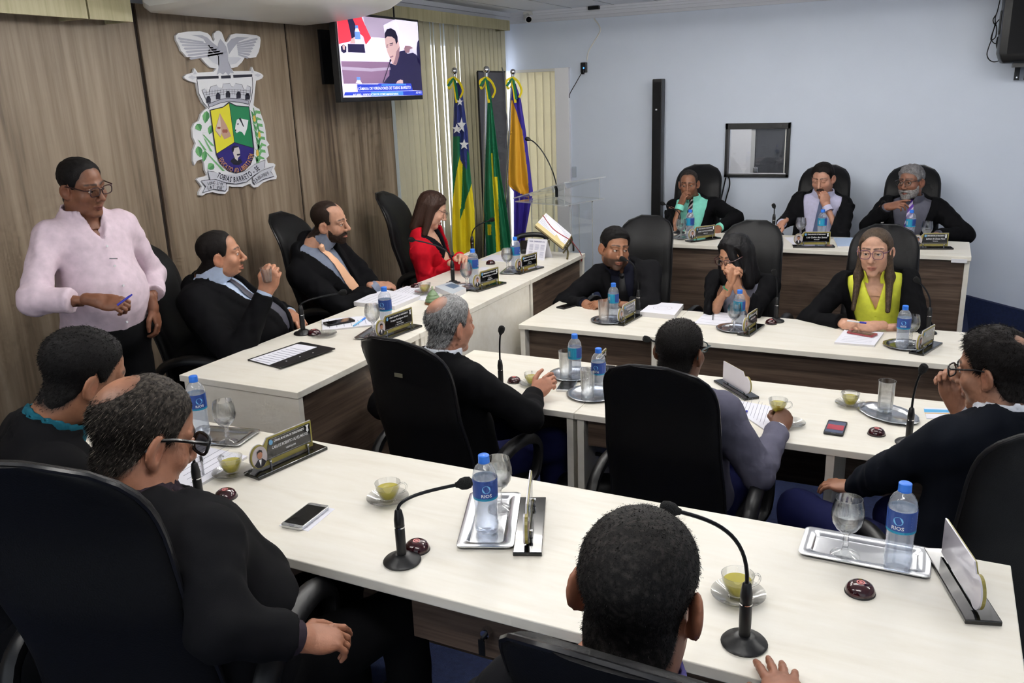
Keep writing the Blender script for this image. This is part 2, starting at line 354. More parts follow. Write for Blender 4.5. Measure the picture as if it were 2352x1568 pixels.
# pelmet boards under the ceiling
def pelmet(label, y0, y1, z0, z1, x=-3.62):
    m = MB().box(x-.018, x, y0, y1, z0, z1).box(XW, x-.018, y0, y1, z1-.018, z1)
    if y1 < 7.5: m.box(XW, x-.018, y1-.018, y1, z0, z1-.018)
    o = tag(m.build('pelmet', M_PELM), label, 'pelmet', 'pelmet boards'); return o
pelmet('pale pelmet board over the blind and television', 4.75, 7.41, 2.6, 2.685)
pelmet('long pale pelmet board in the top left corner of the wood wall', 1.2, 2.935, 2.447, ZC_-.001)
pelmet('short pale pelmet board next to the air conditioner', 2.945, 3.19, 2.447, ZC_-.001)

# ------------------------------------------------------------------ ceiling lamps (out of frame above)
def make_lamp():
    r = empty('ceiling_light')
    MB().box(-.62, .62, -.03, .03, -.16, -.12).build('housing', M_WHITE, r, bevel=.004)
    for x in (-.4, .4): MB().tube([(x, 0, -.12), (x, 0, 0)], .006, 8).build('hanger', M_CHROME, r)
    tm = mat('lamp_tube', (255, 252, 246), .5, emit=LAMP)
    for y in (-.09, .09): MB().tube([(-.58, y, -.165), (.58, y, -.165)], .018, 10).build('tube', tm, r, smooth=True)
    return r
for k, (x, y, nm) in enumerate(((-2.2, .7, 'nearest the left front'), (-.4, .7, 'over the front desk'), (-2.2, 3.2, 'over the main table'), (-.4, 3.2, 'over the lower middle desks'), (-1.95, 4.30, 'beside the air conditioner'), (-1.3, 5.3, 'over the middle row'), (.7, 5.3, 'near the white wall speaker'), (1.4, 3.0, 'over the tiled aisle'))):  # lamp by the air conditioner is added to brighten the back wall corner
    inst('lamp', make_lamp, 'white twin tube ceiling lamp '+nm, 'lamp', (x, y, ZC_-.001), 0, 'ceiling lamps')
inst('lamp', make_lamp, 'white twin tube ceiling lamp in the control room', 'lamp', (-1.5, YW+.9, 2.599), 0, 'ceiling lamps')

# ------------------------------------------------------------------ desks
def desk(label, x0, x1, y0, y1, zt, zf, front, legs, inset=.05, pz=None, pale=False, drawers=(), group=None):
    """front = side on which the wood apron hangs ('-y', '+y', '+x')"""
    o = np.array([(x0+x1)/2, (y0+y1)/2, zf]); d = thing('desk', label, 'desk', o, 0, group); th = .028
    MB().box(x0, x1, y0, y1, zt-th, zt).build('desktop', [M_LAM], d, bevel=.0025, org=o)
    pz = zf+.12 if pz is None else pz; zt2 = zt-th
    for l in legs:
        m = MB()
        if front == '+x': m.box(x0+.02, x1-.004, l, l+.028, zf, zt2)
        else: m.box(l, l+.03, y0+.012, y1-.012, zf, zt2)
        m.build('side_panel', M_LAM if pale != 2 else M_LAM, d, org=o, bevel=.0015)
    a, b = min(legs)+.03, max(legs)
    if front == '-y': m = MB().box(a, b, y0+inset, y0+inset+.018, pz, zt2)
    elif front == '+y': m = MB().box(a, b, y1-inset-.018, y1-inset, pz, zt2)
    else: m = MB().box(x1-inset-.018, x1-inset, a-.002, b, pz, zt2)
    m.build('front_panel', M_LAM if pale else M_DWOOD, d, org=o, bevel=.0015)
    for (dx0, dx1, dy, dz0, dz1) in drawers:
        dr = MB().box(dx0, dx1, dy, dy+.018, dz0, dz1).build('drawer', M_DWOOD, d, org=o, bevel=.0015)
        MB().box(dx0+.012, dx1-.012, dy+.018, dy+.40, dz0+.01, dz1-.004).build('drawer_box', M_BLACK, dr, org=o)
        cx = (dx0+dx1)/2
        lk = MB(); lk.add(*(lambda q: (q.v, q.f))(MB().lathe([(0, .018), (.011, .018), (.013, .012), (.013, 0)], 16).xf(np.array([[1, 0, 0, cx], [0, 0, -1, dy], [0, 1, 0, (dz0+dz1)/2+.012], [0, 0, 0, 1]]))))
        lk.build('lock', M_CHROME, dr, smooth=True, org=o)
        k = MB(); k.obox((cx, dy-.02, (dz0+dz1)/2+.008), np.eye(3), (.003, .012, .004)); k.obox((cx-.004, dy-.026, (dz0+dz1)/2-.018), np.eye(3), (.008, .0015, .020)); k.build('key', M_DKMET, dr, org=o)
    return d
desk('long pale front desk with a wood drawer and key, nearest the camera', -2.62, .24, 1.43, 2.065, T, .2, '+y', (-2.6, .205), .03, drawers=((-1.03, -.62, 1.47, .792, .912),))
desk('left part of the main table with dark wood front', -2.80, -2.165, 2.43, 3.33, T, .2, '+x', (2.435, 3.295), .045, .05)
desk('middle part of the main table with pale front panel', -2.80, -2.165, 3.332, 4.60, T, .2, '+x', (3.345, 4.56), .002, .03, pale=True)
desk('far part of the main table carrying the open book', -2.80, -2.165, 4.602, 5.52, T, .2, '+x', (4.61, 5.485), .03, .05)
desk('middle row desk at the bearded man, its end against the main table', -2.11, -1.272, 4.30, 4.92, LO, 0, '-y', (-2.105, -1.31), .07, .1)
desk('long middle row desk in front of the two women', -1.27, 1.05, 4.30, 4.92, LO, 0, '-y', (-1.262, .2, 1.0), .07, .1)
desk('lower desk at the grey haired man, its end against the main table', -2.11, -1.272, 3.09, 3.76, LO, 0, '+y', (-2.105, -1.31), .03, .3)
desk('long lower desk at the man in the grey suit', -1.27, .95, 3.09, 3.76, LO, 0, '+y', (-1.262, -.27, .91), .03, .3, drawers=((-1.22, -.80, 3.12, .60, .715),))
desk('back row desk with wood front along the white wall', -2.02, .25, 6.04, 6.62, T, .2, '-y', (-2.015, .215), .028, .30)

# ------------------------------------------------------------------ executive chairs
def make_chair():
    r = empty('office_chair')
    H0, H1 = .40, 1.20; nv, nu = 26, 28
    def spine(v): return -.20 - .115*v - .055*max(0, v-.72)/.28*max(0, v-.72)/.28*1.6 + .035*math.sin(min(1, v/.55)*math.pi)
    def half(v):
        w_ = .214 - .026*v
        if v > .80: w_ *= max(.0, 1-((v-.80)/.205)**2.6)**(1/2.6)
        if v < .06: w_ *= .86+.14*v/.06
        return w_
    def shell(front, t0):
        V = []; F = []
        for i in range(nv+1):
            v = i/nv; z = H0+(H1-H0)*v; w_ = half(v); c = spine(v); th = (.034 if v < .8 else .034*(1-.55*((v-.8)/.2)**2))
            for k in range(nu):
                a = 2*math.pi*k/nu; ca, sa = math.cos(a), math.sin(a)
                e = .45; X = math.copysign(abs(ca)**e, ca)*w_; Y = math.copysign(abs(sa)**.8, sa)
                wrap = .035*(X/.23)**2
                V.append((X, c + Y*th*(1.25 if Y > 0 else .9) + wrap, z))
        for i in range(nv):
            for k in range(nu): F.append((i*nu+k, i*nu+(k+1) % nu, (i+1)*nu+(k+1) % nu, (i+1)*nu+k))
        F.append(tuple(range(nu-1, -1, -1))); F.append(tuple(nv*nu+k for k in range(nu))); return V, F
    V, F = shell(1, 0); b = MB().add(V, F).build('backrest', M_LEATH, r, smooth=True)
    # stitched inner cushion on the sitter's side
    m = MB(); Vc = []; Fc = []; n2 = 14; m2 = 16
    for i in range(n2+1):
        v = .30+.58*i/n2; z = H0+(H1-H0)*v; w_ = half(v)*.74*(1-.0*i); c = spine(v)
        for k in range(m2+1):
            u = -1+2*k/m2; X = u*w_*(1-max(0, (i/n2-.86)/.14)**2*.35); e = (1-u**4)*(1-abs(2*i/n2-1)**5)
            Vc.append((X, c+.041+.035*(X/.23)**2+.014*e-.004, z))
    for i in range(n2):
        for k in range(m2): Fc.append((i*(m2+1)+k, i*(m2+1)+k+1, (i+1)*(m2+1)+k+1, (i+1)*(m2+1)+k))
    m.add(Vc, Fc).build('back_cushion', M_LEATH, b, smooth=True)
    # piping along the rim of the back shell
    P = []
    for i in range(25): v = .05+.95*i/24; P.append((-half(v)*1.0, spine(v)-.004+.035*(half(v)/.23)**2, H0+(H1-H0)*v))
    P2 = [(-p[0], p[1], p[2]) for p in P[::-1]]
    MB().tube(P+P2, .0055, 6).build('piping', M_PIPE, b, smooth=True)
    r['tag_y'] = spine(.80)-.0375; r['tag_z'] = H0+.80*(H1-H0)
    MB().box(-.245, .245, -.20, .27, .40, .50).build('seat', M_LEATH, r, smooth=True, bevel=.04, seg=4)
    for s in (-1, 1):
        path = cat_rom([(s*.235, -.10, .43), (s*.285, -.17, .50), (s*.29, -.16, .62), (s*.29, -.04, .675), (s*.29, .12, .665), (s*.29, .20, .60), (s*.285, .17, .48), (s*.235, .09, .42)], 5)
        MB().tube(path, .021, 10, sq=1.35).build('armrest', M_BLACK, r, smooth=True)
    MB().lathe([(.03, .40), (.03, .30), (.025, .30), (.025, .12), (.04, .11), (.04, .07), (0, .07)], 16).build('column', M_DKMET, r, smooth=True)
    m = MB()
    for k in range(5):
        a = 2*math.pi*k/5+.3; m.tube([(0.02*math.cos(a), .02*math.sin(a), .10), (.27*math.cos(a), .27*math.sin(a), .065)], [.026, .016], 8)
    m.build('star_base', M_BLACK, r, smooth=True)
    for k in range(5):
        a = 2*math.pi*k/5+.3; c_, s_ = .28*math.cos(a), .28*math.sin(a)
        MB().tube([(c_-.014*s_/.28, s_+.014*c_/.28, .03), (c_+.014*s_/.28, s_-.014*c_/.28, .03)], .03, 12).build('caster', M_BLACK, r, smooth=True)
    return r
R_ = math.radians
def chair(label, x, y, zf, face): return inst('chair', make_chair, label, 'chair', (x, y, zf), -R_(face), 'black leather office chairs')
# face: 0 looks along +y (away from the camera), 90 along +x
chair('black leather chair of the man lifting a glass', -3.21, 3.05, .2, 70)
chair('black leather chair of the bearded man with the peach tie', -3.17, 4.06, .2, 80)
chair('black leather chair of the woman in red', -3.17, 5.16, .2, 80)
chair('black leather chair behind the bearded man in the middle row', -1.75, 5.30, 0, 180)
chair('black leather chair behind the woman with clasped hands', -1.03, 5.22, 0, 182)
chair('black leather chair behind the woman in yellow', -.24, 5.22, 0, 180)
chair('black leather chair of the man in the mint green shirt', -1.81, 7.02, .2, 178)
chair('black leather chair of the man with a moustache', -.80, 7.02, .2, 180)
chair('black leather chair of the grey bearded man', -.155, 7.02, .2, 180)
chair('black leather chair seen from behind with the grey haired man', -1.72, 2.86, 0, 4)
chair('black leather chair seen from behind with the man in the grey suit', -.755, 2.87, 0, 0)
chair('black leather chair at the right edge with the man in glasses', .20, 2.72, 0, -28)
chair('large black leather chair in the lower left corner', -1.51, 1.19, .2, -17).scale = (1.04, 1.04, 1.06)
chair('black leather chair whose top shows at the bottom edge', -.285, 1.20, .2, 2)
chair('black leather chair of the stooping man at the far left', -2.16, 1.17, .2, -20)

for c_ in COL.objects:
    if c_.get('label', '').endswith('with the grey haired man') and c_.get('category') == 'chair':
        bk = [k for k in c_.children if k.name.startswith('backrest')][0]; MB().obox((-.005, c_['tag_y'], c_['tag_z']), np.eye(3), (.019, .0012, .008)).build('maker_tag', mat('tag_metal', (150, 148, 130), .35, metal=.7), bk, bevel=.0008)
for c_ in COL.objects:
    for k_ in ('tag_y', 'tag_z'):
        if k_ in c_: del c_[k_]

# ------------------------------------------------------------------ air conditioner
ac = thing('air_conditioner', 'white ceiling air conditioner above the wood-clad wall', 'air conditioner', (-3.25, 3.9, 2.5))
prof = [(-3.66, 2.76), (-3.66, 2.52), (-3.62, 2.497), (-3.45, 2.50), (-3.2, 2.515), (-3.0, 2.545), (-2.88, 2.60), (-2.83, 2.66), (-2.85, 2.76)]
m = MB(); n = len(prof); ys = [3.27, 3.29, 3.31, 4.50, 4.54, 4.57]
for y, s in zip(ys, (.90, .97, 1, 1, .97, .90)):
    cz, cx = 2.68, -3.25; m.v += [(cx+(x-cx)*(s if True else 1), y, (z-2.76)*s+2.76) for x, z in prof]
for i in range(len(ys)-1):
    for k in range(n): m.f.append((i*n+k, i*n+(k+1) % n, (i+1)*n+(k+1) % n, (i+1)*n+k)); m.m.append(0)
m.f.append(tuple(range(n))); m.f.append(tuple((len(ys)-1)*n+k for k in range(n-1, -1, -1))); m.m += [0, 0]
m.build('casing', M_WHITE, ac, smooth=True, org=(-3.25, 3.9, 2.5))
for k in range(4):
    x = -2.865+.004*k; z = 2.625+.028*k
    MB().obox((x+.012, 4.06, z), [[.8, 0, .6], [0, 1, 0], [-.6, 0, .8]], (.022, .44, .0025)).build('louvre', M_WHITE, ac, org=(-3.25, 3.9, 2.5))
for k in range(14):
    MB().obox((-3.50+.045*k, 3.262, 2.64), np.eye(3), (.006, .006, .09)).build('grille_rib', M_WHITE, ac, org=(-3.25, 3.9, 2.5))

# ------------------------------------------------------------------ flat prints laid on real surfaces
def flat(name, polys, X, mats, parent, conv, org):
    m = MB(); ms = []
    for mt, P, lay in polys:
        if mt not in ms: ms.append(mt)
        m.add([at(*conv(*p), 0, X+lay*.0006) for p in P], [tuple(range(len(P)))], ms.index(mt))
    return m.build(name, ms, parent, org=org)
CY0 = 0.; CYM = {}
def path_text(mb, s, P, h, conv, X, mi=0, bold=.0, squeeze=.92):
    P = [np.array(p, float) for p in P]; P = cat_rom(P, 8) if len(P) > 2 else P
    seg = [np.linalg.norm(P[i+1]-P[i]) for i in range(len(P)-1)]; tot = sum(seg)
    gw = {}
    for ch in set(s):
        if ch == ' ': gw[ch] = .38
        else: V0 = textmesh(ch, 0, bold)[0]; gw[ch] = V0[:, 0].max()-V0[:, 0].min()+.13
    Hh = textmesh('H', 0, bold)[0]
    for ch in set(s)-{' '}:
        if ch in '.-º': CYM[ch] = {'.': -.31, '-': 0., 'º': .2}[ch]
    y0_, y1_ = Hh[:, 1].min(), Hh[:, 1].max(); wd = [gw[ch] for ch in s]; sc = tot/sum(wd); pos = 0
    for ch, w_ in zip(s, wd):
        mid = pos+w_*sc/2; pos += w_*sc
        if ch == ' ': continue
        a = 0
        for i, g in enumerate(seg):
            if a+g >= mid or i == len(seg)-1: q = P[i]+(P[i+1]-P[i])*((mid-a)/g); t = (P[i+1]-P[i])/g; break
            a += g
        nrm = np.array([-t[1], t[0]]); V, F = textmesh(ch, 0, bold); lo, hi = V.min(0), V.max(0); ky = h/(y1_-y0_)
        pts = []
        for v in V:
            u = (v[0]-(lo[0]+hi[0])/2)*sc; vv = -(v[1]-(y0_+y1_)/2-(CY0-CYM.get(ch, CY0)))*ky
            p2 = q+t*u+nrm*vv; pts.append(at(*conv(p2[0], p2[1]), 0, X))
        mb.add(pts, F, mi)

# ------------------------------------------------------------------ coat of arms on the wood wall
cv1 = lambda x, y: (x/3.3571, y/3.3571)
EX = XW+.016; EO = at(500, 448, 0, XW)
em = thing('coat_of_arms', 'white town coat of arms with eagle, castle and shield on the wood wall', 'emblem', EO)
OUT = [(1355,275),(1375,255),(1450,243),(1540,240),(1600,255),(1625,280),(1640,315),(1650,320),(1655,300),(1648,280),(1652,255),(1670,238),(1690,236),(1710,250),(1722,280),(1735,320),(1750,325),(1765,300),(1780,268),(1820,258),(1900,262),(1980,272),(2005,285),(2010,310),(2005,360),(1995,400),(1975,440),(1930,448),(1890,440),(1865,480),(1830,515),(1800,523),(1780,525),(1800,548),(1935,547),(1945,515),(1960,547),(1990,555),(2020,570),(2032,585),(2020,605),(1990,618),(1975,622),(1965,700),(1960,760),(1955,810),(1970,825),(2000,840),(2020,900),(2040,960),(2048,1010),(2055,1080),(2078,1115),(2060,1130),(2070,1180),(2075,1200),(2055,1220),(2065,1255),(2110,1258),(2125,1270),(2115,1300),(2135,1360),(2130,1380),(2085,1385),(2030,1405),(1990,1440),(1960,1445),(1940,1430),(1930,1415),(1870,1440),(1800,1440),(1765,1435),(1760,1470),(1735,1495),(1690,1493),(1640,1480),(1590,1490),(1560,1508),(1535,1505),(1535,1480),(1560,1440),(1530,1400),(1518,1385),(1530,1370),(1580,1360),(1600,1350),(1580,1310),(1575,1260),(1560,1225),(1520,1240),(1500,1275),(1490,1240),(1490,1160),(1510,1105),(1490,1060),(1483,990),(1500,950),(1535,930),(1550,880),(1575,850),(1600,835),(1560,790),(1530,720),(1515,640),(1460,625),(1425,605),(1420,590),(1440,572),(1490,560),(1500,525),(1525,560),(1650,552),(1670,528),(1620,520),(1580,480),(1550,445),(1500,440),(1440,440),(1420,415),(1395,390),(1390,370),(1360,310)]
m = MB(); n = len(OUT); F3 = [at(*cv1(*p), 0, EX) for p in OUT]
m.add(F3+[p-np.array([.014, 0, 0]) for p in F3], [tuple(range(n)), tuple(range(2*n-1, n-1, -1))]+[(i, i+n, (i+1) % n+n, (i+1) % n) for i in range(n)])
M_EMW = mat('emblem_white', (238, 239, 244), .3)
m.build('board', M_EMW, em, org=EO)
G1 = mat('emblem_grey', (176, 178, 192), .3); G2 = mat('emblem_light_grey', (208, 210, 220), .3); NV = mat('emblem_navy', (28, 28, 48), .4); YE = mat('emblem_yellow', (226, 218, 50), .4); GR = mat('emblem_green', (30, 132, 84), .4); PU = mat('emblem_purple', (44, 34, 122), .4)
BR = mat('emblem_cloth', (186, 150, 132), .5); LG = mat('emblem_leaf', (110, 176, 112), .5); LG2 = mat('emblem_leaf_dark', (70, 140, 84), .5); SKN = mat('emblem_print_skin', (214, 206, 206), .5); OR = mat('emblem_corn', (224, 190, 84), .5); GOL = mat('emblem_gold_letters', (206, 150, 98), .4)
pol = []
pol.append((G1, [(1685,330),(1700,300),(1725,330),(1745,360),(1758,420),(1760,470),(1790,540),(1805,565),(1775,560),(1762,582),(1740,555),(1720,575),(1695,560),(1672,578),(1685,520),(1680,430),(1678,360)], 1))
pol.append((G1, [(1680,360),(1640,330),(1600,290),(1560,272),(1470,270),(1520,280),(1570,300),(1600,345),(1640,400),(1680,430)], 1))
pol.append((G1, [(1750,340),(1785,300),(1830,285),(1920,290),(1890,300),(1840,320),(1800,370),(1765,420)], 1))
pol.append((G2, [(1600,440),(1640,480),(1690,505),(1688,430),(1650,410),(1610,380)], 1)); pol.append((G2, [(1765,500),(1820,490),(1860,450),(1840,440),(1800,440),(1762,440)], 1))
for k in range(7):
    t = k/6; a = (1480+25*k, 290+4*k); b = (1370+15*k, 288+26*k)
    pol.append((G1, [(a[0]+90, a[1]+30+10*k), (b[0]+8, b[1]), (b[0], b[1]+9), (b[0]+14, b[1]+17), (a[0]+90, a[1]+42+10*k)], 1))
    a = (1800+2*k, 330+14*k); b = (1990-12*k, 298+24*k)
    pol.append((G1, [(a[0]+25, a[1]), (b[0]-10, b[1]-6), (b[0], b[1]+3), (b[0]-12, b[1]+11), (a[0]+25, a[1]+12)], 1))
for P in ([(1515,590),(1685,583),(1687,605),(1520,612)], [(1797,578),(1945,572),(1946,592),(1800,600)], [(1703,583),(1778,580),(1780,603),(1706,606)]): pol.append((NV, P, 1))
pol.append((G2, [(1450,595),(1480,580),(1512,597),(1485,612)], 1)); pol.append((G2, [(1960,578),(1985,566),(2015,578),(1990,594)], 1)); pol.append((G2, [(1492,572),(1502,538),(1518,572)], 1)); pol.append((G2, [(1935,560),(1945,528),(1957,560)], 1))
CAS = [(1560,695),(1582,684),(1600,712),(1616,706),(1625,670),(1672,655),(1688,677),(1714,680),(1722,648),(1772,643),(1786,668),(1800,670),(1815,643),(1866,655),(1876,686),(1895,690),(1905,660),(1932,672),(1928,735),(1920,778),(1850,762),(1765,757),(1700,766),(1606,802),(1580,745)]
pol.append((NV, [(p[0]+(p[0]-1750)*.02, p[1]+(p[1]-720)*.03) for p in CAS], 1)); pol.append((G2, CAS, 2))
for cx, by, hh in ((1608, 792, 52), (1682, 765, 52), (1758, 752, 52), (1840, 756, 52), (1908, 768, 52)):
    pol.append((NV, [(cx-17, by+2), (cx-18, by-hh*.6), (cx-8, by-hh), (cx+8, by-hh), (cx+18, by-hh*.55), (cx+17, by)], 3))
for yy in (690, 707, 724): pol.append((NV, [(1575+(yy-690)*.5, yy+22), (1765, yy-5), (1925, yy+10), (1925, yy+12), (1765, yy-3), (1575+(yy-690)*.5, yy+24)], 3))
for xx in range(1590, 1925, 22): pol.append((NV, [(xx, 690), (xx+2, 690), (xx+3, 735), (xx+1, 735)], 3))
pol.append((NV, [(1603,800),(1700,764),(1765,754),(1850,759),(1922,776),(1917,806),(1850,790),(1765,783),(1700,795),(1613,830)], 4)); pol.append((G1, [(1608,803),(1700,768),(1765,758),(1850,763),(1918,779),(1914,801),(1850,786),(1765,779),(1700,791),(1616,825)], 5))
for P in ([(1517,612),(1521,612),(1535,720),(1570,790),(1614,838),(1611,841),(1566,793),(1531,722)], [(1943,595),(1947,595),(1952,680),(1940,760),(1922,818),(1918,816),(1936,758),(1948,680)]): pol.append((NV, P, 1))
pol.append((NV, [(1617,846),(1720,822),(1765,784),(1822,812),(1922,820),(1943,980),(1961,1140),(1959,1202),(1934,1268),(1883,1319),(1820,1338),(1757,1318),(1697,1262),(1666,1192),(1651,1100)], 6))
pol.append((YE, [(1624,852),(1721,829),(1766,796),(1806,1096),(1671,1182)], 7)); pol.append((GR, [(1770,796),(1820,819),(1917,826),(1951,1138),(1810,1096)], 7)); pol.append((PU, [(1672,1187),(1808,1101),(1954,1144),(1952,1200),(1927,1262),(1877,1311),(1820,1329),(1763,1311),(1704,1257)], 7))
pol.append((BR, [(1695,872),(1750,970),(1783,1050),(1730,1075),(1705,1030),(1700,1062),(1659,1008),(1670,960)], 8)); pol.append((mat('emblem_cloth_light', (214,196,184), .5), [(1696,885),(1708,1020),(1700,1050),(1664,1005),(1674,960)], 9))
for cx, cy, r in ((1735,1010,22), (1688,985,14)): pol.append((mat('emblem_print_red', (150, 84, 70), .5), [(cx+r*math.cos(a*.785), cy+r*.9*math.sin(a*.785)*(1 if a % 2 else .6)) for a in range(8)], 10))
pol.append((M_EMW, [(1826,922),(1850,912),(1915,926),(1905,990),(1885,1045),(1866,1018),(1848,1012),(1825,1025),(1811,1008),(1817,960)], 8)); pol.append((NV, [(1840,912),(1856,908),(1872,950),(1882,975),(1874,976),(1862,950)], 9)); pol.append((NV, [(1829,952),(1841,950),(1840,960),(1830,962)], 9)); pol.append((NV, [(1811,1000),(1820,996),(1822,1012),(1812,1012)], 9))
pol.append((NV, [(1776,1242),(1806,1212),(1830,1240),(1852,1222),(1870,1250),(1845,1272),(1800,1268)], 8)); pol.append((SKN, [(1794,1160),(1800,1135),(1840,1132),(1850,1165),(1852,1200),(1836,1215),(1832,1240),(1812,1222),(1800,1190)], 9)); pol.append((NV, [(1790,1172),(1788,1140),(1806,1122),(1836,1126),(1840,1134),(1808,1140),(1800,1172)], 10)); pol.append((NV, [(1826,1188),(1850,1184),(1852,1196),(1828,1200)], 10))
RIB = [[(1605,1320),(1650,1325),(1720,1345),(1820,1345),(1900,1320),(1960,1270),(2043,1235),(2040,1295),(1960,1350),(1900,1400),(1820,1416),(1740,1406),(1660,1380),(1622,1385)], [(1553,1397),(1620,1386),(1700,1383),(1742,1410),(1748,1450),(1738,1470),(1650,1455),(1565,1482),(1590,1437)], [(1950,1368),(2030,1312),(2105,1285),(2086,1325),(2113,1357),(2030,1380),(1965,1420),(1952,1400)]]
for k, P in enumerate(RIB):
    cx = sum(p[0] for p in P)/len(P); cy = sum(p[1] for p in P)/len(P)
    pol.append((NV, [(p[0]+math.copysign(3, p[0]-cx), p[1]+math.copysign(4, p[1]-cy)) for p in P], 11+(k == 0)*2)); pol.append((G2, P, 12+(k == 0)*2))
for cx, cy, w_, h_, a in ((1588,903,28,48,.15), (1533,982,28,30,-.5), (1624,1000,24,38,.3), (1535,1170,28,44,-.2), (1575,1205,22,42,.1), (1625,1284,30,30,.9)):
    c, s = math.cos(a), math.sin(a); L_ = [(0,-1),(.75,-.65),(1,-.1),(.6,.55),(0,1),(-.6,.5),(-1,-.1),(-.7,-.65)]
    pol.append((LG, [(cx+c*u*w_-s*v*h_, cy+s*u*w_+c*v*h_) for u, v in L_], 1)); pol.append((LG2, [(cx+c*u*w_-s*v*h_, cy+s*u*w_+c*v*h_) for u, v in [(0,-1),(.75,-.65),(1,-.1),(.6,.55),(0,1)]], 2))
for P in ([(1560,1035),(1575,1040),(1640,1110),(1655,1130),(1630,1120)], [(1570,1060),(1585,1075),(1640,1170),(1620,1165)], [(1525,1075),(1540,1085),(1595,1160),(1575,1158)], [(1575,1160),(1582,1160),(1735,1318),(1715,1318)]): pol.append((LG, P, 2))
for k in range(8):
    y = 860+k*50; x = 1945+k*9 if k < 6 else 1985-(k-6)*8
    pol.append((LG, [(x, y+40), (x+26, y-10), (x+60, y-4+10*(k % 2)), (x+64, y+18), (x+34, y+14), (x+14, y+52)], 1)); pol.append((LG2, [(x, y+40), (x-8, y), (x-22, y-16), (x+6, y+6), (x+14, y+30)], 2))
pol.append((LG2, [(1950,830),(1956,830),(2010,1040),(1990,1240),(1975,1260),(1998,1040)], 2))
for cx, cy in ((1962,915), (2000,1040), (1985,1180)): pol.append((OR, [(cx-8, cy-26), (cx+6, cy-24), (cx+12, cy+16), (cx, cy+26), (cx-10, cy+10)], 3))
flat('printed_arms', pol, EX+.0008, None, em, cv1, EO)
m = MB(); LX = EX+.0008+16*.0006
path_text(m, 'TOBIAS BARRETO - SE', [(1676,1345),(1740,1372),(1810,1385),(1880,1368),(1940,1330),(1995,1290)], 42, cv1, LX, 0, .02)
path_text(m, 'LONG. 37.99º', [(1602,1415),(1660,1408),(1728,1425)], 25, cv1, LX, 0)
path_text(m, 'LAT. 11.18º', [(1600,1448),(1660,1441),(1726,1454)], 25, cv1, LX, 0)
path_text(m, '23-10-1909', [(1958,1402),(2010,1362),(2072,1332)], 27, cv1, LX, 0)
m.build('lettering', NV, em, org=EO); m = MB()
path_text(m, 'EDUCATIO AD LIBERTATEM', [(1700,1218),(1730,1268),(1775,1303),(1825,1312),(1880,1290),(1920,1245),(1940,1185)], 36, cv1, LX, 0, .015)
m.build('motto_lettering', GOL, em, org=EO)

# ------------------------------------------------------------------ television
TX = -3.45; TO = np.array([TX, 5.1, 2.03])
tv = thing('television', 'flat television on the wall showing a live council broadcast', 'television', TO)
ty0, ty1, tz0, tz1 = 4.585, 5.565, 2.028, 2.578
MB().box(TX-.05, TX, ty0, ty1, tz0, tz1).build('casing', M_BLACK, tv, bevel=.004, org=TO)
MB().box(XW, TX-.05, 4.95, 5.2, 2.2, 2.42).box(XW, XW+.02, 4.85, 5.3, 2.15, 2.5).build('wall_bracket', M_DKMET, tv, org=TO)
MB().tube([(TX-.03, 5.3, tz1), (TX-.05, 5.33, 2.66), (TX-.1, 5.36, 2.74)], .006, 6).build('cable', M_BLACK, tv, smooth=True, org=TO)
sy0, sy1, sz0, sz1 = ty0+.018, ty1-.014, tz0+.03, tz1-.016
def tvp(x, y):
    u = (x-110)/1308.; tp = 62+78*u; bt = 1450-72*u; v = (y-tp)/(bt-tp); return sy0+u*(sy1-sy0), sz1-v*(sz1-sz0)
def scr(name, c): return mat('screen_'+name, c, .35, emit=.72, spec=.3)
def spoly(m, ms, mt, P, lay):
    if mt not in ms: ms.append(mt)
    q = [tvp(*p) for p in P]; m.add([(TX+.0012+lay*.0006, a, b) for a, b in q], [tuple(range(len(P)))], ms.index(mt))
m = MB(); ms = []
sW = scr('white', (222, 216, 238)); sV = scr('violet_grey', (176, 160, 186)); sR = scr('red', (232, 62, 82)); sD = scr('navy', (40, 36, 72)); sS = scr('skin', (206, 172, 172)); sB = scr('banner_blue', (46, 66, 190)); sB2 = scr('banner_light', (76, 140, 236)); sWd = scr('wood', (138, 108, 140)); sP = scr('pale', (238, 232, 250)); sC = scr('bottle_blue', (110, 150, 230)); sH = scr('hair', (30, 26, 50)); sK = scr('shade', (150, 116, 128))
spoly(m, ms, sW, [(110,62),(1418,140),(1418,1378),(110,1450)], 0); spoly(m, ms, sV, [(500,85),(1000,115),(830,210),(830,430),(610,425),(560,420)], 1)
spoly(m, ms, sP, [(1010,110),(1418,140),(1418,620),(1300,600),(1190,180)], 1); spoly(m, ms, sP, [(815,215),(1010,140),(1190,185),(1290,560),(1060,640),(830,420)], 2)
spoly(m, ms, sR, [(110,62),(470,85),(510,200),(600,440),(590,580),(510,570),(480,420),(350,300),(300,500),(110,560)], 2); spoly(m, ms, sD, [(260,140),(340,135),(380,250),(350,440),(300,460),(275,250)], 3)
spoly(m, ms, sP, [(115,560),(520,540),(610,425),(840,430),(880,820),(115,838)], 3); spoly(m, ms, sD, [(235,550),(480,545),(490,690),(230,690)], 4); spoly(m, ms, sD, [(130,600),(175,560),(212,600),(205,690),(165,708),(132,680)], 4); spoly(m, ms, sS, [(155,590),(172,568),(192,590),(185,650),(160,650)], 5)
spoly(m, ms, sC, [(350,345),(430,345),(432,470),(350,472)], 5); spoly(m, ms, sP, [(368,290),(408,290),(428,345),(352,345)], 5); spoly(m, ms, sC, [(365,240),(408,240),(408,288),(365,288)], 5); spoly(m, ms, sP, [(355,472),(430,470),(432,540),(358,540)], 5); spoly(m, ms, sS, [(290,470),(345,430),(350,540),(270,545)], 4)
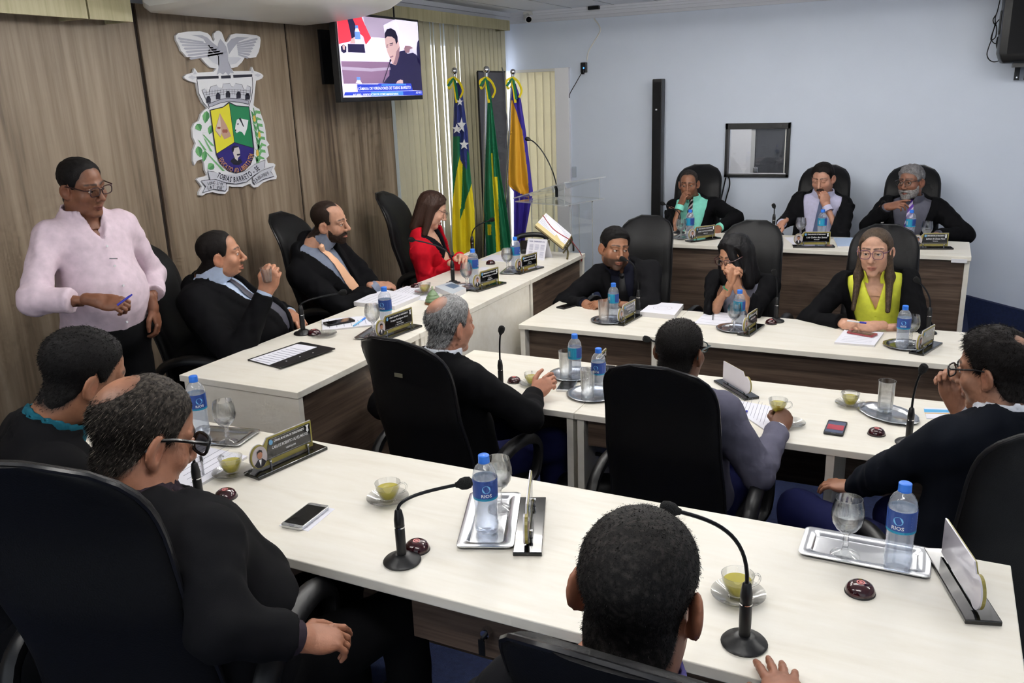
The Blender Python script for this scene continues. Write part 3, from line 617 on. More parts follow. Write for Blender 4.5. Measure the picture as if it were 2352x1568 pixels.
spoly(m, ms, sWd, [(118,840),(880,828),(880,1190),(128,1215)], 4); spoly(m, ms, sV, [(120,930),(560,945),(880,915),(880,960),(560,1000),(122,985)], 5); spoly(m, ms, sP, [(305,1200),(330,1150),(375,1150),(398,1205)], 5); spoly(m, ms, sC, [(325,1100),(377,1100),(377,1150),(325,1150)], 6)
spoly(m, ms, sD, [(740,1195),(800,1110),(850,1060),(870,850),(930,860),(1060,640),(1160,620),(1200,700),(1100,1190)], 5)
spoly(m, ms, sS, [(815,440),(830,400),(940,380),(1010,400),(1045,470),(1060,560),(1030,660),(1010,780),(970,880),(910,860),(885,770),(845,680),(820,560)], 6); spoly(m, ms, sK, [(1000,640),(1060,560),(1040,720),(985,870),(925,860),(960,780)], 7); spoly(m, ms, sK, [(875,740),(935,715),(940,735),(880,765)], 8); spoly(m, ms, sK, [(885,545),(945,525),(945,545),(890,560)], 8); spoly(m, ms, sK, [(825,570),(860,565),(862,585),(828,588)], 8)
spoly(m, ms, sH, [(815,440),(820,350),(860,280),(930,260),(1000,300),(1035,400),(1030,480),(1000,530),(985,440),(930,400),(860,400)], 8); spoly(m, ms, sH, [(835,545),(865,535),(865,545),(838,555)], 8); spoly(m, ms, sH, [(885,520),(950,500),(952,512),(888,530)], 8)
spoly(m, ms, sD, [(1080,900),(1110,760),(1180,680),(1290,655),(1350,690),(1418,800),(1418,1300),(1240,1300),(1200,1190),(1050,1190)], 7); spoly(m, ms, sD, [(1360,600),(1385,470),(1418,430),(1418,900),(1365,800)], 7); spoly(m, ms, sS, [(945,1200),(975,1150),(1030,1120),(1075,1130),(1075,1195)], 8); spoly(m, ms, sK, [(1130,600),(1160,540),(1240,545),(1300,580),(1240,600),(1220,660),(1160,665)], 8)
spoly(m, ms, sH, [(865,800),(885,770),(898,800),(880,835),(862,840)], 9); spoly(m, ms, sH, [(862,835),(872,840),(735,1190),(722,1190)], 9); spoly(m, ms, sP, [(1028,150),(1036,150),(1130,500),(1122,500)], 9)
spoly(m, ms, sB, [(318,1222),(640,1215),(660,1200),(1215,1182),(1240,1302),(322,1348)], 10); spoly(m, ms, sB2, [(700,1212),(1120,1190),(1125,1215),(700,1240)], 11); spoly(m, ms, sB, [(130,1362),(1418,1302),(1418,1378),(110,1420)], 10); spoly(m, ms, sB2, [(520,1348),(1060,1322),(1060,1390),(520,1420)], 11); spoly(m, ms, sP, [(110,1418),(370,1408),(370,1440),(110,1450)], 11)
m.build('screen', ms, tv, org=TO)
m = MB(); sL = scr('letters', (250, 250, 255)); ly = TX+.0012+13*.0006
def tvtext(s, x0, x1, yc, h, slope=0):
    V, F = textmesh(s, 0, .012); lo, hi = V.min(0), V.max(0); pts = []
    for v in V:
        u = (v[0]-lo[0])/(hi[0]-lo[0]); x = x0+u*(x1-x0); y = yc+slope*(x-(x0+x1)/2)-(v[1]-(lo[1]+hi[1])/2)/(hi[1]-lo[1])*h; a, b = tvp(x, y); pts.append((ly, a, b))
    m.add(pts, F)
tvtext('CÂMARA DE VEREADORES DE TOBIAS BARRETO', 325, 1200, 1268, 62, -.055); tvtext('AO VIVO - WWW.FACEBOOK.COM/CAMARATOBIAS', 240, 972, 1385, 38, -.05); tvtext('AO VIVO', 1292, 1395, 1337, 38, -.05)
m.build('screen_lettering', sL, tv, org=TO)

# ------------------------------------------------------------------ flags on poles
def flag_obj(label, base, top, y, rows, colour, stars, nfold, amp, ribbon_px, ballr):
    """rows: (py, left px, right px) outline of the hanging cloth; colour(px,py)->material"""
    B = at(*base, 1, y); Tp = at(*top, 1, y); foot = B + (B-Tp)*((.2-B[2])/(B[2]-Tp[2])); 
    f = thing('flag', label, 'flag', foot, 0, 'flags on poles')
    MB().tube([foot, Tp], .013, 10).build('pole', M_CHROME, f, smooth=True, org=foot)
    MB().lathe([(0, -ballr)]+[(ballr*math.cos(a), ballr*math.sin(a)) for a in np.linspace(-1.4, 1.4, 10)]+[(0, ballr)], 18, Tp).build('finial', M_CHROME, f, smooth=True, org=foot)
    MB().lathe([(0, 0), (.14, 0), (.14, .02), (.05, .05), (.03, .10), (0, .10)], 20, (foot[0], foot[1], .2)).build('foot', M_DKMET, f, smooth=True, org=foot)
    nu, nv = 72, 150; ys = np.linspace(rows[0][0], rows[-1][0], nv+1); lx = np.interp(ys, [r[0] for r in rows], [r[1] for r in rows]); rx = np.interp(ys, [r[0] for r in rows], [r[2] for r in rows])
    m = MB(); ms = []; V = []
    for i in range(nv+1):
        for k in range(nu+1):
            u = k/nu; px = lx[i]+(rx[i]-lx[i])*u; wdt = (rx[i]-lx[i])/260.
            dep = amp*min(1, wdt*3.2)*math.sin(nfold*2*math.pi*u+.6*math.sin(i*.028))+.010*math.sin(5*u+i*.044)
            V.append(at(px, ys[i], 1, y-.03+dep))
    for i in range(nv):
        for k in range(nu):
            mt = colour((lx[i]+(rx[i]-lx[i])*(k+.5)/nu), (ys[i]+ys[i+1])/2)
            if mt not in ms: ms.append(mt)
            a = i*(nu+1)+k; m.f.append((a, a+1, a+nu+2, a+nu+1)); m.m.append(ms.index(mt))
    m.v = [tuple(p) for p in V]; o = m.build('cloth', ms, f, smooth=True, org=foot)
    md = o.modifiers.new('thick', 'SOLIDIFY'); md.thickness = .003
    for (cx, cy, r, sq) in stars:
        i = int(np.clip((cy-ys[0])/(ys[-1]-ys[0])*nv, 0, nv)); P = []
        for q in range(10):
            a = -math.pi/2+q*math.pi/5; rr = r if q % 2 == 0 else r*.42; P.append(at(cx+rr*sq*math.cos(a), cy+rr*math.sin(a), 1, y-.03-amp-.022))
        s = MB(); s.add(P+[p+np.array([0, .002, 0]) for p in P], [tuple(range(10)), tuple(range(19, 9, -1))]+[(q, q+10, (q+1) % 10+10, (q+1) % 10) for q in range(10)]); s.build('star', M_FW, o, org=foot)
    # two-tone bow of ribbon
    rx0, ry0 = ribbon_px; rb = None
    for P, mt in (([(0, 0), (-14, 8), (-10, 26), (-2, 14)], M_FY), ([(0, 0), (12, 10), (20, 30), (14, 46)], M_FY), ([(0, 2), (4, 22), (8, 50)], M_FG), ([(0, 0), (-10, 14), (-14, 20)], M_FG), ([(-2, 4), (2, 30), (6, 58)], M_FY)):
        pts = cat_rom([at(rx0+a, ry0+b, 1, y-.05-.01*k) for k, (a, b) in enumerate(P)], 5)
        r_ = MB().tube(pts, .011, 6, sq=.35).build('ribbon', mt, f, smooth=True, org=foot)
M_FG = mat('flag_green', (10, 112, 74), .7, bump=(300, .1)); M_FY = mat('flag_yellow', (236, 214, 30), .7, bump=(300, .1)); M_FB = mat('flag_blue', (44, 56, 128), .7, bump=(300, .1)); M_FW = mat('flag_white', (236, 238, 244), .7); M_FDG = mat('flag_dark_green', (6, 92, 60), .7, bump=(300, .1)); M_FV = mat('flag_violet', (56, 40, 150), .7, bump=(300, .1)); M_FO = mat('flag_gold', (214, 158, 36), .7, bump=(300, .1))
def c1(px, py):
    u = px; q = (px-1040)/45.
    edge = 322+ (45 if 1056 < px < 1072 else 0) - (8 if px < 1056 else 0)
    if py < edge + (px-1056)*1.4*(px > 1056): return M_FB
    if px < 1057:      # left lobe: green, then yellow wedge growing from the right
        return M_FY if px > 1056-(py-355)*.16 and py > 355 and px > 1040-max(0, (py-440))*.9 else M_FG
    if px < 1068 and py < 480: return M_FY if (py > 365 and px < 1064-(py-365)*.05) else M_FG
    return M_FY if py > 405+(1088-px)*3.2 else M_FG
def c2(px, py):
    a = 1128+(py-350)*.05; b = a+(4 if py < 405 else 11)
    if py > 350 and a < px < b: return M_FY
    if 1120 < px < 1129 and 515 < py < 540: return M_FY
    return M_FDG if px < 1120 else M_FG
def c3(px, py):
    r_ = np.interp(py, [195, 230, 250, 300, 350, 400, 455], [1176, 1178, 1184, 1200, 1206, 1212, 1216])
    if py < 229: return M_FV
    return M_FO if px < r_ and py < 430+(px-1170)*.55 else M_FV
flag_obj('blue, green and yellow flag with white stars beside the blind', (1056, 560), (1043, 163), 6.2, [(190,1046,1060),(215,1044,1062),(300,1041,1074),(400,1040,1081),(480,1039,1090),(540,1039,1091),(575,1040,1090),(600,1052,1082)], c1, [(1056,234,10,.8),(1060,288,19,.55),(1049,296,12,.95),(1066,332,13,.9)], 2.2, .035, (1043, 178), .028)
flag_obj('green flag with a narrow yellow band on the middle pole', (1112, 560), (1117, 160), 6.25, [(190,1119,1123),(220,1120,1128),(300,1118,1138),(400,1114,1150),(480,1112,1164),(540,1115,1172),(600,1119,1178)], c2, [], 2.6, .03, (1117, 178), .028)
flag_obj('purple and gold flag on the pole nearest the lectern', (1158, 560), (1178, 165), 6.3, [(192,1176,1184),(230,1174,1196),(300,1172,1207),(350,1170,1213),(400,1168,1219),(425,1168,1222),(440,1180,1224),(540,1180,1206),(600,1180,1203)], c3, [], 2.0, .025, (1178, 178), .022)

# grey board standing in the corner behind the flags
b0 = at(1098, 164, 0, -3.60); b1 = at(1160, 168, 0, -3.60); zb = (b0[2]+b1[2])/2
bd = thing('grey_board', 'dark grey board standing upright in the corner behind the flags', 'board', (-3.61, (b0[1]+b1[1])/2, .2))
MB().box(-3.610, -3.60, b0[1], b1[1], .2, zb).build('sheet', mat('board_grey', (104, 104, 112), .7), bd, bevel=.003, org=(-3.61, (b0[1]+b1[1])/2, .2))
MB().box(-3.612, -3.597, b0[1]-.008, b0[1], .2, zb+.004).box(-3.612, -3.597, b0[1], b1[1], zb, zb+.012).build('edge_strip', M_BLACK, bd, org=(-3.61, (b0[1]+b1[1])/2, .2))

# ------------------------------------------------------------------ clear acrylic lectern with its own microphone
c0 = np.array([-2.868, 5.861]); ux = np.array([.40, -.134]); ux /= np.linalg.norm(ux); uy = np.array([-ux[1], ux[0]])
lec = thing('lectern', 'clear acrylic lectern at the far end of the main table', 'lectern', (*(c0+ux*.25+uy*.2), .2)); LOrg = (*(c0+ux*.25+uy*.2), .2)
def lp(a, b, z): p = c0+ux*a+uy*b; return np.array([p[0], p[1], z])
def sheet(P, t, name):
    P = [np.array(p) for p in P]; nn = np.cross(P[1]-P[0], P[2]-P[0]); nn = nn/np.linalg.norm(nn)*t; n = len(P)
    MB().add(P+[p+nn for p in P], [tuple(range(n-1, -1, -1)), tuple(range(n, 2*n))]).add(P+[p+nn for p in P], [(i, (i+1) % n, (i+1) % n+n, i+n) for i in range(n)], 1).build(name, [M_ACRY, M_ACRYE], lec, org=LOrg)
sheet([lp(0, 0, 1.25), lp(.50, 0, 1.25), lp(.50, .46, 1.25), lp(0, .46, 1.25)], .008, 'shelf')
sheet([lp(-.01, -.01, 1.275), lp(.51, -.01, 1.415), lp(.51, .47, 1.415), lp(-.01, .47, 1.275)], .008, 'reading_top')
for b in (.03, .43): sheet([lp(.02, b, 1.258), lp(.48, b, 1.258), lp(.48, b, 1.405), lp(.02, b, 1.282)], .008, 'cheek')
for a in (.05, .44): sheet([lp(a, .12, .24), lp(a, .38, .24), lp(a, .38, 1.25), lp(a, .12, 1.25)], .012, 'upright')
sheet([lp(.06, .25, .24), lp(.43, .25, .24), lp(.43, .25, 1.24), lp(.06, .25, 1.24)], .008, 'front_sheet')
sheet([lp(-.02, .02, .212), lp(.52, .02, .212), lp(.52, .48, .212), lp(-.02, .48, .212)], .018, 'foot_plate')
for a in (.05, .44):
    for b in (.12, .38): MB().lathe([(0, .014), (.008, .014), (.008, 0), (0, 0)], 10, lp(a+.006, b, 1.236)).build('bolt', M_CHROME, lec, org=LOrg)
h3 = at(1210, 319, 1, lp(.25, .3, 0)[1]); b3 = lp(.22, .22, 1.34)
b3 = at(1278, 425, 1, lp(.25, .3, 0)[1])
lm = thing('gooseneck_microphone', 'black gooseneck microphone curving up from the clear lectern', 'microphone', b3, 0, 'gooseneck microphones')
MB().tube([b3+np.array([.0, 0, -.09]), b3], .012, 8).build('stem', M_DKMET, lm, smooth=True, org=b3)
pth = bez(b3, b3+np.array([-.03, 0, .16]), h3+np.array([.10, 0, -.03]), h3+np.array([.03, 0, -.008]), 14)
MB().tube(pth, .005, 8).build('gooseneck', M_DKMET, lm, smooth=True, org=b3)
MB().tube([h3+np.array([.03, 0, -.008]), h3+np.array([.015, 0, -.002]), h3, h3+np.array([-.012, 0, .004])], [.007, .015, .018, .010], 10).build('capsule', M_BLACK, lm, smooth=True, org=b3)
ph = thing('smartphone', 'phone lying on the top of the clear lectern', 'phone', lp(.36, .30, 1.385)); PHO = lp(.36, .30, 1.385)
MB().obox(lp(.36, .30, 1.3885), np.column_stack(([uy[0], uy[1], 0], [ux[0]*.966, ux[1]*.966, .26], [-.26*ux[0], -.26*ux[1], .966])), (.036, .07, .004)).build('body', M_GLOSSB, ph, org=PHO, bevel=.002)

# ------------------------------------------------------------------ wall-mounted things on the white wall
sp = thing('line_speaker', 'tall slim black column speaker against the white wall', 'speaker', (-2.27, 7.60, .2))
MB().box(-.044, .044, -.05, .05, .02, 1.925).build('cabinet', M_BLACK, sp, bevel=.006)
MB().box(-.036, .036, -.054, -.05, 1.02, 1.90).build('grille', mat('speaker_grille', (24, 24, 27), .6, bump=(700, .6)), sp)
MB().box(-.036, .036, -.054, -.05, .06, .98).build('lower_grille', MATS['speaker_grille'], sp)
MB().box(-.012, .004, -.056, -.053, 1.66, 1.672).build('badge', M_LETT, sp)
MB().box(-.12, .12, -.07, .07, 0, .02).build('foot', M_DKMET, sp, bevel=.004)
ps = thing('loudspeaker', 'large black loudspeaker on a bracket at the top right of the white wall', 'speaker', (.52, 7.35, 2.13))
m = MB(); prof = [(-.20, -.12), (-.21, .05), (-.17, .24), (.17, .24), (.21, .05), (.20, -.12)]
lv = [(0, .84, .80), (.03, .93, .93), (.07, 1, 1), (.50, 1, 1), (.56, .94, .94), (.585, .85, .82)]
for z, sx, sy in lv: m.v += [(x*sx, y*sy, z) for x, y in prof]
for i in range(len(lv)-1):
    for k in range(6): m.f.append((i*6+k, i*6+(k+1) % 6, i*6+6+(k+1) % 6, i*6+6+k)); m.m.append(0)
m.f += [(5, 4, 3, 2, 1, 0), tuple(30+k for k in range(6))]; m.m += [0, 0]
m.build('cabinet', M_BLACK, ps, smooth=True, bevel=.012)
MB().box(-.15, .15, -.128, -.118, .06, .52).build('grille', MATS['speaker_grille'], ps, bevel=.004)
MB().box(-.215, -.205, -.03, .06, .2, .36).build('handle', M_DKMET, ps, bevel=.003)
MB().box(-.10, .10, -.06, .08, -.03, .0).build('socket', M_BLACK, ps)
m = MB().box(-.065, -.03, .28, .30, -.12, .10).box(.0, .035, .28, .30, -.12, .10).box(-.05, .03, .20, .335, -.02, .0)
m.build('bracket', M_DKMET, ps)
for x in (-.047, .018): MB().lathe([(0, 0), (.006, 0), (.006, .004), (0, .004)], 8).xf([[1, 0, 0, x], [0, 0, -1, .28], [0, 1, 0, -.10], [0, 0, 0, 1]]).build('screw', M_CHROME, ps)
cb = thing('speaker_cable', 'thin black cable looped beside the loudspeaker', 'cable', at(2286, 130, 1, 7.5)); CO_ = at(2286, 130, 1, 7.5)
for P, r in (([(2297,0),(2291,25),(2286,40),(2286,52),(2284,62),(2279,80),(2277,92),(2271,108),(2267,125),(2272,137),(2283,142),(2297,138),(2305,128)], .004), ([(2286,36),(2281,45),(2283,54),(2288,58),(2289,72),(2286,86),(2277,92),(2277,84),(2283,66),(2289,52),(2295,45)], .004), ([(2292,85),(2289,100),(2292,115),(2304,126)], .005), ([(2277,92),(2283,99),(2291,100)], .0035)):
    MB().tube(cat_rom([at(a, b, 1, 7.5+.02*(i % 2)) for i, (a, b) in enumerate(P)], 5), r, 6).build('strand', M_BLACK, cb, smooth=True, org=CO_)
sc_ = thing('security_camera', 'small white bullet security camera in the ceiling corner', 'camera', at(1212, 42, 1, 7.55)); so = at(1212, 42, 1, 7.55)
d_ = np.array([.55, -.75, -.28]); d_ /= np.linalg.norm(d_)
MB().tube([so-d_*.05, so-d_*.045, so+d_*.05, so+d_*.052], [.02, .032, .032, .028], 16).build('body', M_WHITE, sc_, smooth=True, org=so)
MB().tube([so+d_*.0525, so+d_*.056], [.026, .024], 16).build('lens', M_GLOSSB, sc_, smooth=True, org=so)
MB().tube([so-d_*.03, so+np.array([-.02, .05, .03]), so+np.array([-.03, .08, .085])], .012, 8).build('arm', M_WHITE, sc_, smooth=True, org=so)
MB().box(so[0]-.07, so[0]+.01, so[1]+.05, so[1]+.11, so[2]+.075, 2.742).build('mount', M_WHITE, sc_, bevel=.003, org=so)
ap = at(1341, 155, 1, YW-.02); apt = thing('wall_adapter', 'small black plug box with a blue light on the white wall', 'adapter', ap)
MB().box(ap[0]-.028, ap[0]+.028, YW-.035, YW, ap[2]-.045, ap[2]+.045).build('body', M_BLACK, apt, bevel=.004, org=ap)
MB().box(ap[0]-.008, ap[0]+.012, YW-.06, YW-.035, ap[2]-.06, ap[2]-.02).build('plug', M_DKMET, apt, bevel=.003, org=ap)
MB().lathe([(0, 0), (.007, 0), (0, .006)], 10).xf([[1, 0, 0, ap[0]+.004], [0, 0, -1, YW-.036], [0, 1, 0, ap[2]-.005], [0, 0, 0, 1]]).build('light', mat('blue_led', (60, 120, 255), .4, emit=4), apt, org=ap)
MB().tube(cat_rom([at(*p, 1, YW-.03) for p in ((1337,166),(1331,176),(1322,192),(1309,215),(1308,225))], 5), .0035, 6).build('lead', M_BLACK, apt, smooth=True, org=ap)
MB().tube(cat_rom([at(*p, 1, YW-.006) for p in ((1364,24),(1365,42),(1374,55),(1379,70),(1367,92),(1352,118),(1348,141))], 5), .006, 6).build('conduit', M_WHITE, apt, smooth=True, org=ap)
q = at(1364, 18, 1, YW-.08); MB().box(q[0]-.05, q[0]+.05, q[1]-.02, q[1]+.02, ZC_-.03, ZC_-.002).build('ceiling_clip', M_DKMET, apt, org=ap)
q = at(1317, 396, 1, YW-.004); o = tag(MB().box(q[0]-.012, q[0]+.03, YW-.012, YW, q[2]-.045, q[2]+.055).build('wall_plate', mat('cover_plate', (186, 196, 210), .5), bevel=.002), 'small grey cover plate on the white wall above the lectern', 'plate')
P = [(1667,408),(1660,440),(1655,470),(1660,490)]; o = MB().tube(cat_rom([at(a, b, 1, YW-.02) for a, b in P], 6), .006, 6).tube(cat_rom([at(a, b, 1, YW-.02) for a, b in ((1674,405),(1676,425),(1668,455),(1660,492))], 6), .006, 6)
tag(o.build('window_cable', M_BLACK, smooth=True), 'pair of black cables hanging from the control room window', 'cable')
q0 = at(1143, 160, 0, -3.58); tag(MB().tube(cat_rom([at(a, b, 0, -3.58) for a, b in ((1153,155),(1158,175),(1160,210),(1161,250),(1166,290),(1160,340))], 6), .005, 6).build('blind_cord', M_GREYP, smooth=True), 'grey cord hanging beside the corner behind the flags', 'cord')

# ------------------------------------------------------------------ table ware prototypes
M_LBT = mat('label_teal', (24, 140, 176), .45); M_LBB = mat('label_blue', (44, 76, 150), .45); M_LBL = mat('label_light', (120, 190, 235), .45); M_LBG = mat('label_lilac', (150, 142, 180), .5)
def make_bottle():
    r = empty('water_bottle')
    prof = [(0, .002), (.020, .001), (.028, .004), (.031, .012), (.0315, .03)]
    for k in range(6): prof += [(.0292+.0012*(k % 2), .036+k*.009)]
    prof += [(.031, .094), (.0318, .098), (.0318, .156), (.0312, .162), (.0285, .174), (.022, .185), (.0145, .192), (.0125, .196), (.0125, .205)]
    MB().lathe(prof, 28).build('bottle_body', M_PET, r, smooth=True)
    MB().lathe([(0, .003)]+[(a-.0015, z) for a, z in prof[2:14] if z < .16]+[(.030, .150), (0, .150)], 24).build('water', M_ICE, r, smooth=True)
    m = MB(); n = 40
    for i in range(n):
        a, b = 2*math.pi*i/n, 2*math.pi*(i+1)/n
        for z0, z1, mi in ((.100, .106, 0), (.106, .146, 1 if n*.30 < i < n*.95 else 0), (.146, .154, 1 if n*.30 < i < n*.95 else 0)):
            m.add([(.0323*math.cos(a), .0323*math.sin(a), z0), (.0323*math.cos(b), .0323*math.sin(b), z0), (.0323*math.cos(b), .0323*math.sin(b), z1), (.0323*math.cos(a), .0323*math.sin(a), z1)], [(0, 1, 2, 3)], mi)
    lb = m.build('label', [M_LBT, M_LBB], r, smooth=True)
    def wrap(pts, rad): return [(rad*math.cos(a), rad*math.sin(a), z) for a, z in pts]
    m = MB()
    m.add(wrap([(3.6+.34*math.cos(t), .132+.0105*math.sin(t)) for t in np.linspace(0, 2*math.pi, 16, False)], .0326), [tuple(range(16))], 0)
    V, F = textmesh('RIOS', 0, .02); lo, hi = V.min(0), V.max(0)
    m.add(wrap([(3.6-(.42-.84*(v[0]-lo[0])/(hi[0]-lo[0])), .110+.009*(v[1]-lo[1])/(hi[1]-lo[1])) for v in V], .0328), F, 1)
    for k in range(9): a0 = .75+.04*k; m.add(wrap([(a0, .112), (a0+.022, .112), (a0+.022, .138), (a0, .138)], .0326), [(0, 1, 2, 3)], 1 if k % 3 != 1 else 2)
    for k in range(6): m.add(wrap([(1.22, .114+.006*k), (1.62, .114+.006*k), (1.62, .1155+.006*k), (1.22, .1155+.006*k)], .0326), [(0, 1, 2, 3)], 0)
    for k in range(5): m.add(wrap([(4.5, .112+.007*k), (5.3, .112+.007*k), (5.3, .1155+.007*k), (4.5, .1155+.007*k)], .0326), [(0, 1, 2, 3)], 3)
    tag(m.build('label_print', [M_LBL, M_LETT, M_BLACK, M_LBG], lb), kind='stuff')
    MB().lathe([(0, .215), (.0125, .215), (.0143, .2135), (.0145, .199), (.0143, .1965), (.012, .1965)], 24, wob=lambda a: 1).build('cap', M_CAPB, r, smooth=True)
    MB().lathe([(.0128, .1945), (.0148, .1945), (.0148, .1962), (.0128, .1962)], 20).build('collar_ring', M_CAPB, r, smooth=True)
    return r
def goblet_maker(level):
    def f():
        r = empty('goblet')
        out = [(0, .001), (.032, .001), (.0335, .003), (.026, .008), (.010, .014), (.0065, .022), (.0085, .028), (.006, .036), (.0088, .043), (.006, .052), (.009, .060), (.024, .072), (.034, .088), (.0375, .104), (.0365, .122), (.0325, .142), (.0312, .150)]
        inn = [(.0297, .150), (.031, .142), (.035, .122), (.036, .104), (.0325, .089), (.022, .075), (.004, .066), (0, .066)]
        MB().lathe(out+inn, 28).build('glass_body', M_GLASS, r, smooth=True)
        if level:
            w_ = [(0, .0665)]+[(a-.0006, z) for a, z in inn[::-1][1:] if z < level]; e = w_[-1][0]; MB().lathe(w_+[(e+.001, level), (0, level)], 24).build('water', M_WATER, r, smooth=True)
        return r
    return f
def make_tumbler():
    r = empty('tumbler')
    MB().lathe([(0, .001), (.027, .001), (.0285, .004), (.033, .128), (.0335, .130), (.032, .130), (.0272, .016), (.020, .013), (0, .013)], 28).build('glass_body', M_GLASS, r, smooth=True)
    MB().lathe([(0, .002), (.026, .002), (.0268, .012), (0, .012)], 20).build('thick_base', glass('base_glass', (.80, .83, .86), refl=2.4), r, smooth=True); return r
def make_cup():
    r = empty('tea_cup')
    MB().lathe([(0, .002), (.018, .002), (.019, .004), (.026, .016), (.0335, .034), (.0365, .052), (.035, .052), (.032, .034), (.0245, .017), (.017, .006), (0, .006)], 26).build('glass_body', M_GLASS, r, smooth=True)
    MB().lathe([(0, .0065), (.0165, .0065), (.024, .0172), (.0305, .032), (.0315, .036), (0, .036)], 24).build('tea', M_TEA, r, smooth=True)
    MB().tube(cat_rom([(.033, 0, .044), (.045, 0, .046), (.052, 0, .036), (.047, 0, .022), (.030, 0, .016)], 5), .0028, 8).build('handle', M_GLASS, r, smooth=True); return r
def make_saucer():
    r = empty('saucer')
    MB().lathe([(0, .002), (.030, .001), (.038, .004), (.056, .012), (.060, .014), (.0595, .0155), (.055, .0142), (.036, .0065), (.022, .004), (.020, .0055), (0, .0045)], 30).build('glass_dish', M_GLASS, r, smooth=True); return r
def make_buzzer():
    r = empty('call_button')
    MB().lathe([(0, 0), (.031, 0), (.032, .004), (.031, .010), (.026, .019), (.017, .0245), (0, .0255)], 28).build('dome', mat('maroon_gloss', (52, 10, 18), .12, coat=.6), r, smooth=True)
    MB().lathe([(.006, .0262), (.009, .0262), (.009, .0254), (.006, .0256)], 20).lathe([(0, .0266), (.004, .0262), (.004, .0255)], 12).build('button_mark', mat('button_ring', (205, 120, 120), .4), r, smooth=True)
    MB().lathe([(0, 0), (.033, 0), (.033, .003), (.0315, .0045)], 28).build('foot_ring', M_BLACK, r, smooth=True); return r
def tray_rect(label, P, z):
    """stainless tray with raised rim from its four corner pixels"""
    Q = [at(*p, 2, z) for p in P]; c = sum(Q)/4; a = ((Q[1]-Q[0])+(Q[2]-Q[3]))/2; b = ((Q[3]-Q[0])+(Q[2]-Q[1]))/2; la, lb = np.linalg.norm(a)/2, np.linalg.norm(b)/2
    t = thing('serving_tray', label, 'tray', c, math.atan2(a[1], a[0]), 'steel serving trays')
    def ring(s, z, rad):
        o = []
        for k in range(4):
            sx, sy = ((1, 1), (-1, 1), (-1, -1), (1, -1))[k]
            for q in range(5): an = math.pi/2*(k+q/4); o.append((sx*(la-s-rad)+rad*math.cos(an), sy*(lb-s-rad)+rad*math.sin(an), z))
        return o
    rings = [ring(0, .007, .015), ring(0, .009, .015), ring(.004, .0105, .014), ring(.022, .0095, .012), ring(.030, .003, .010), ring(.034, .0035, .009), ring(.031, .0, .010), ring(.02, .006, .012)]
    m = MB(); n = len(rings[0])
    for r_ in rings: m.v += r_
    for i in range(len(rings)-1):
        if i == 5: continue
        for k in range(n): m.f.append((i*n+k, i*n+(k+1) % n, (i+1)*n+(k+1) % n, (i+1)*n+k)); m.m.append(0)
    m.f.append(tuple(5*n+k for k in range(n))); m.f.append(tuple(6*n+k for k in range(n-1, -1, -1))); m.m += [0, 0]
    m.build('tray_sheet', M_STEEL, t, smooth=True); return t
def tray_round(label, px, z, r, sx=1, sy=1, rz=0, ornate=False):
    t = thing('serving_tray', label, 'tray', at(*px, 2, z), rz, 'steel serving trays')
    wob = (lambda a: 1+.035*abs(math.sin(5*a))) if ornate else None
    MB().lathe([(0, .003), (r*.68, .0035), (r*.74, .009), (r*.86, .0115), (r*.97, .0125), (r, .011), (r*.96, .0095), (r*.74, .0065), (r*.68, .0), (0, 0)], 60 if ornate else 40, sx=sx, sy=sy, wob=wob).build('tray_sheet', M_STEEL, t, smooth=True)
    return t
def mic(label, base, head, z, bend=.6, group='gooseneck microphones'):
    B = at(*base, 2, z); H = near(*head, B)
    d = H-B; hd = d.copy(); hd[2] = 0; L_ = np.linalg.norm(hd)
    t = thing('gooseneck_microphone', label, 'microphone', B, 0, group)
    MB().lathe([(0, 0), (.045, 0), (.047, .004), (.043, .009), (.027, .014), (.022, .020), (.014, .022), (0, .022)], 28).build('base', M_BLACK, t, smooth=True)
    MB().lathe([(.0115, .018), (.0125, .05), (.0125, .092), (.0118, .094), (.0118, .097), (.0125, .099), (.0125, .115), (.009, .138), (.006, .142), (0, .142)], 16).build('stem', M_BLACK, t, smooth=True)
    MB().lathe([(.0128, .0935), (.0128, .0965)], 16).build('stem_ring', M_CHROME, t)
    s = np.array([0, 0, .14]); e = np.array(d); hh = max(.05, e[2]-.14)
    c1 = s+np.array([0, 0, hh*bend]); c2 = e-(hd*.55+np.array([0, 0, hh*(1-bend)*.5])); tip = e-c2; tip /= np.linalg.norm(tip)
    MB().tube(bez(s, c1, c2, e-tip*.02, 16), .0042, 8).build('gooseneck', M_DKMET, t, smooth=True)
    MB().tube([e-tip*.026, e-tip*.020, e-tip*.012, e, e+tip*.011, e+tip*.016], [.006, .008, .014, .0155, .0135, .007], 12).build('windscreen', mat('foam', (16, 16, 17), .95, bump=(500, .7)), t, smooth=True)
    return t
M_PHOTO = mat('portrait_backdrop', (176, 168, 172), .4); M_PSK = mat('portrait_skin', (168, 116, 92), .5); M_PSU = mat('portrait_suit', (34, 32, 40), .5); M_PHR = mat('portrait_hair', (26, 20, 18), .5)
M_EMB = mat('seal_blue', (96, 150, 190), .5)
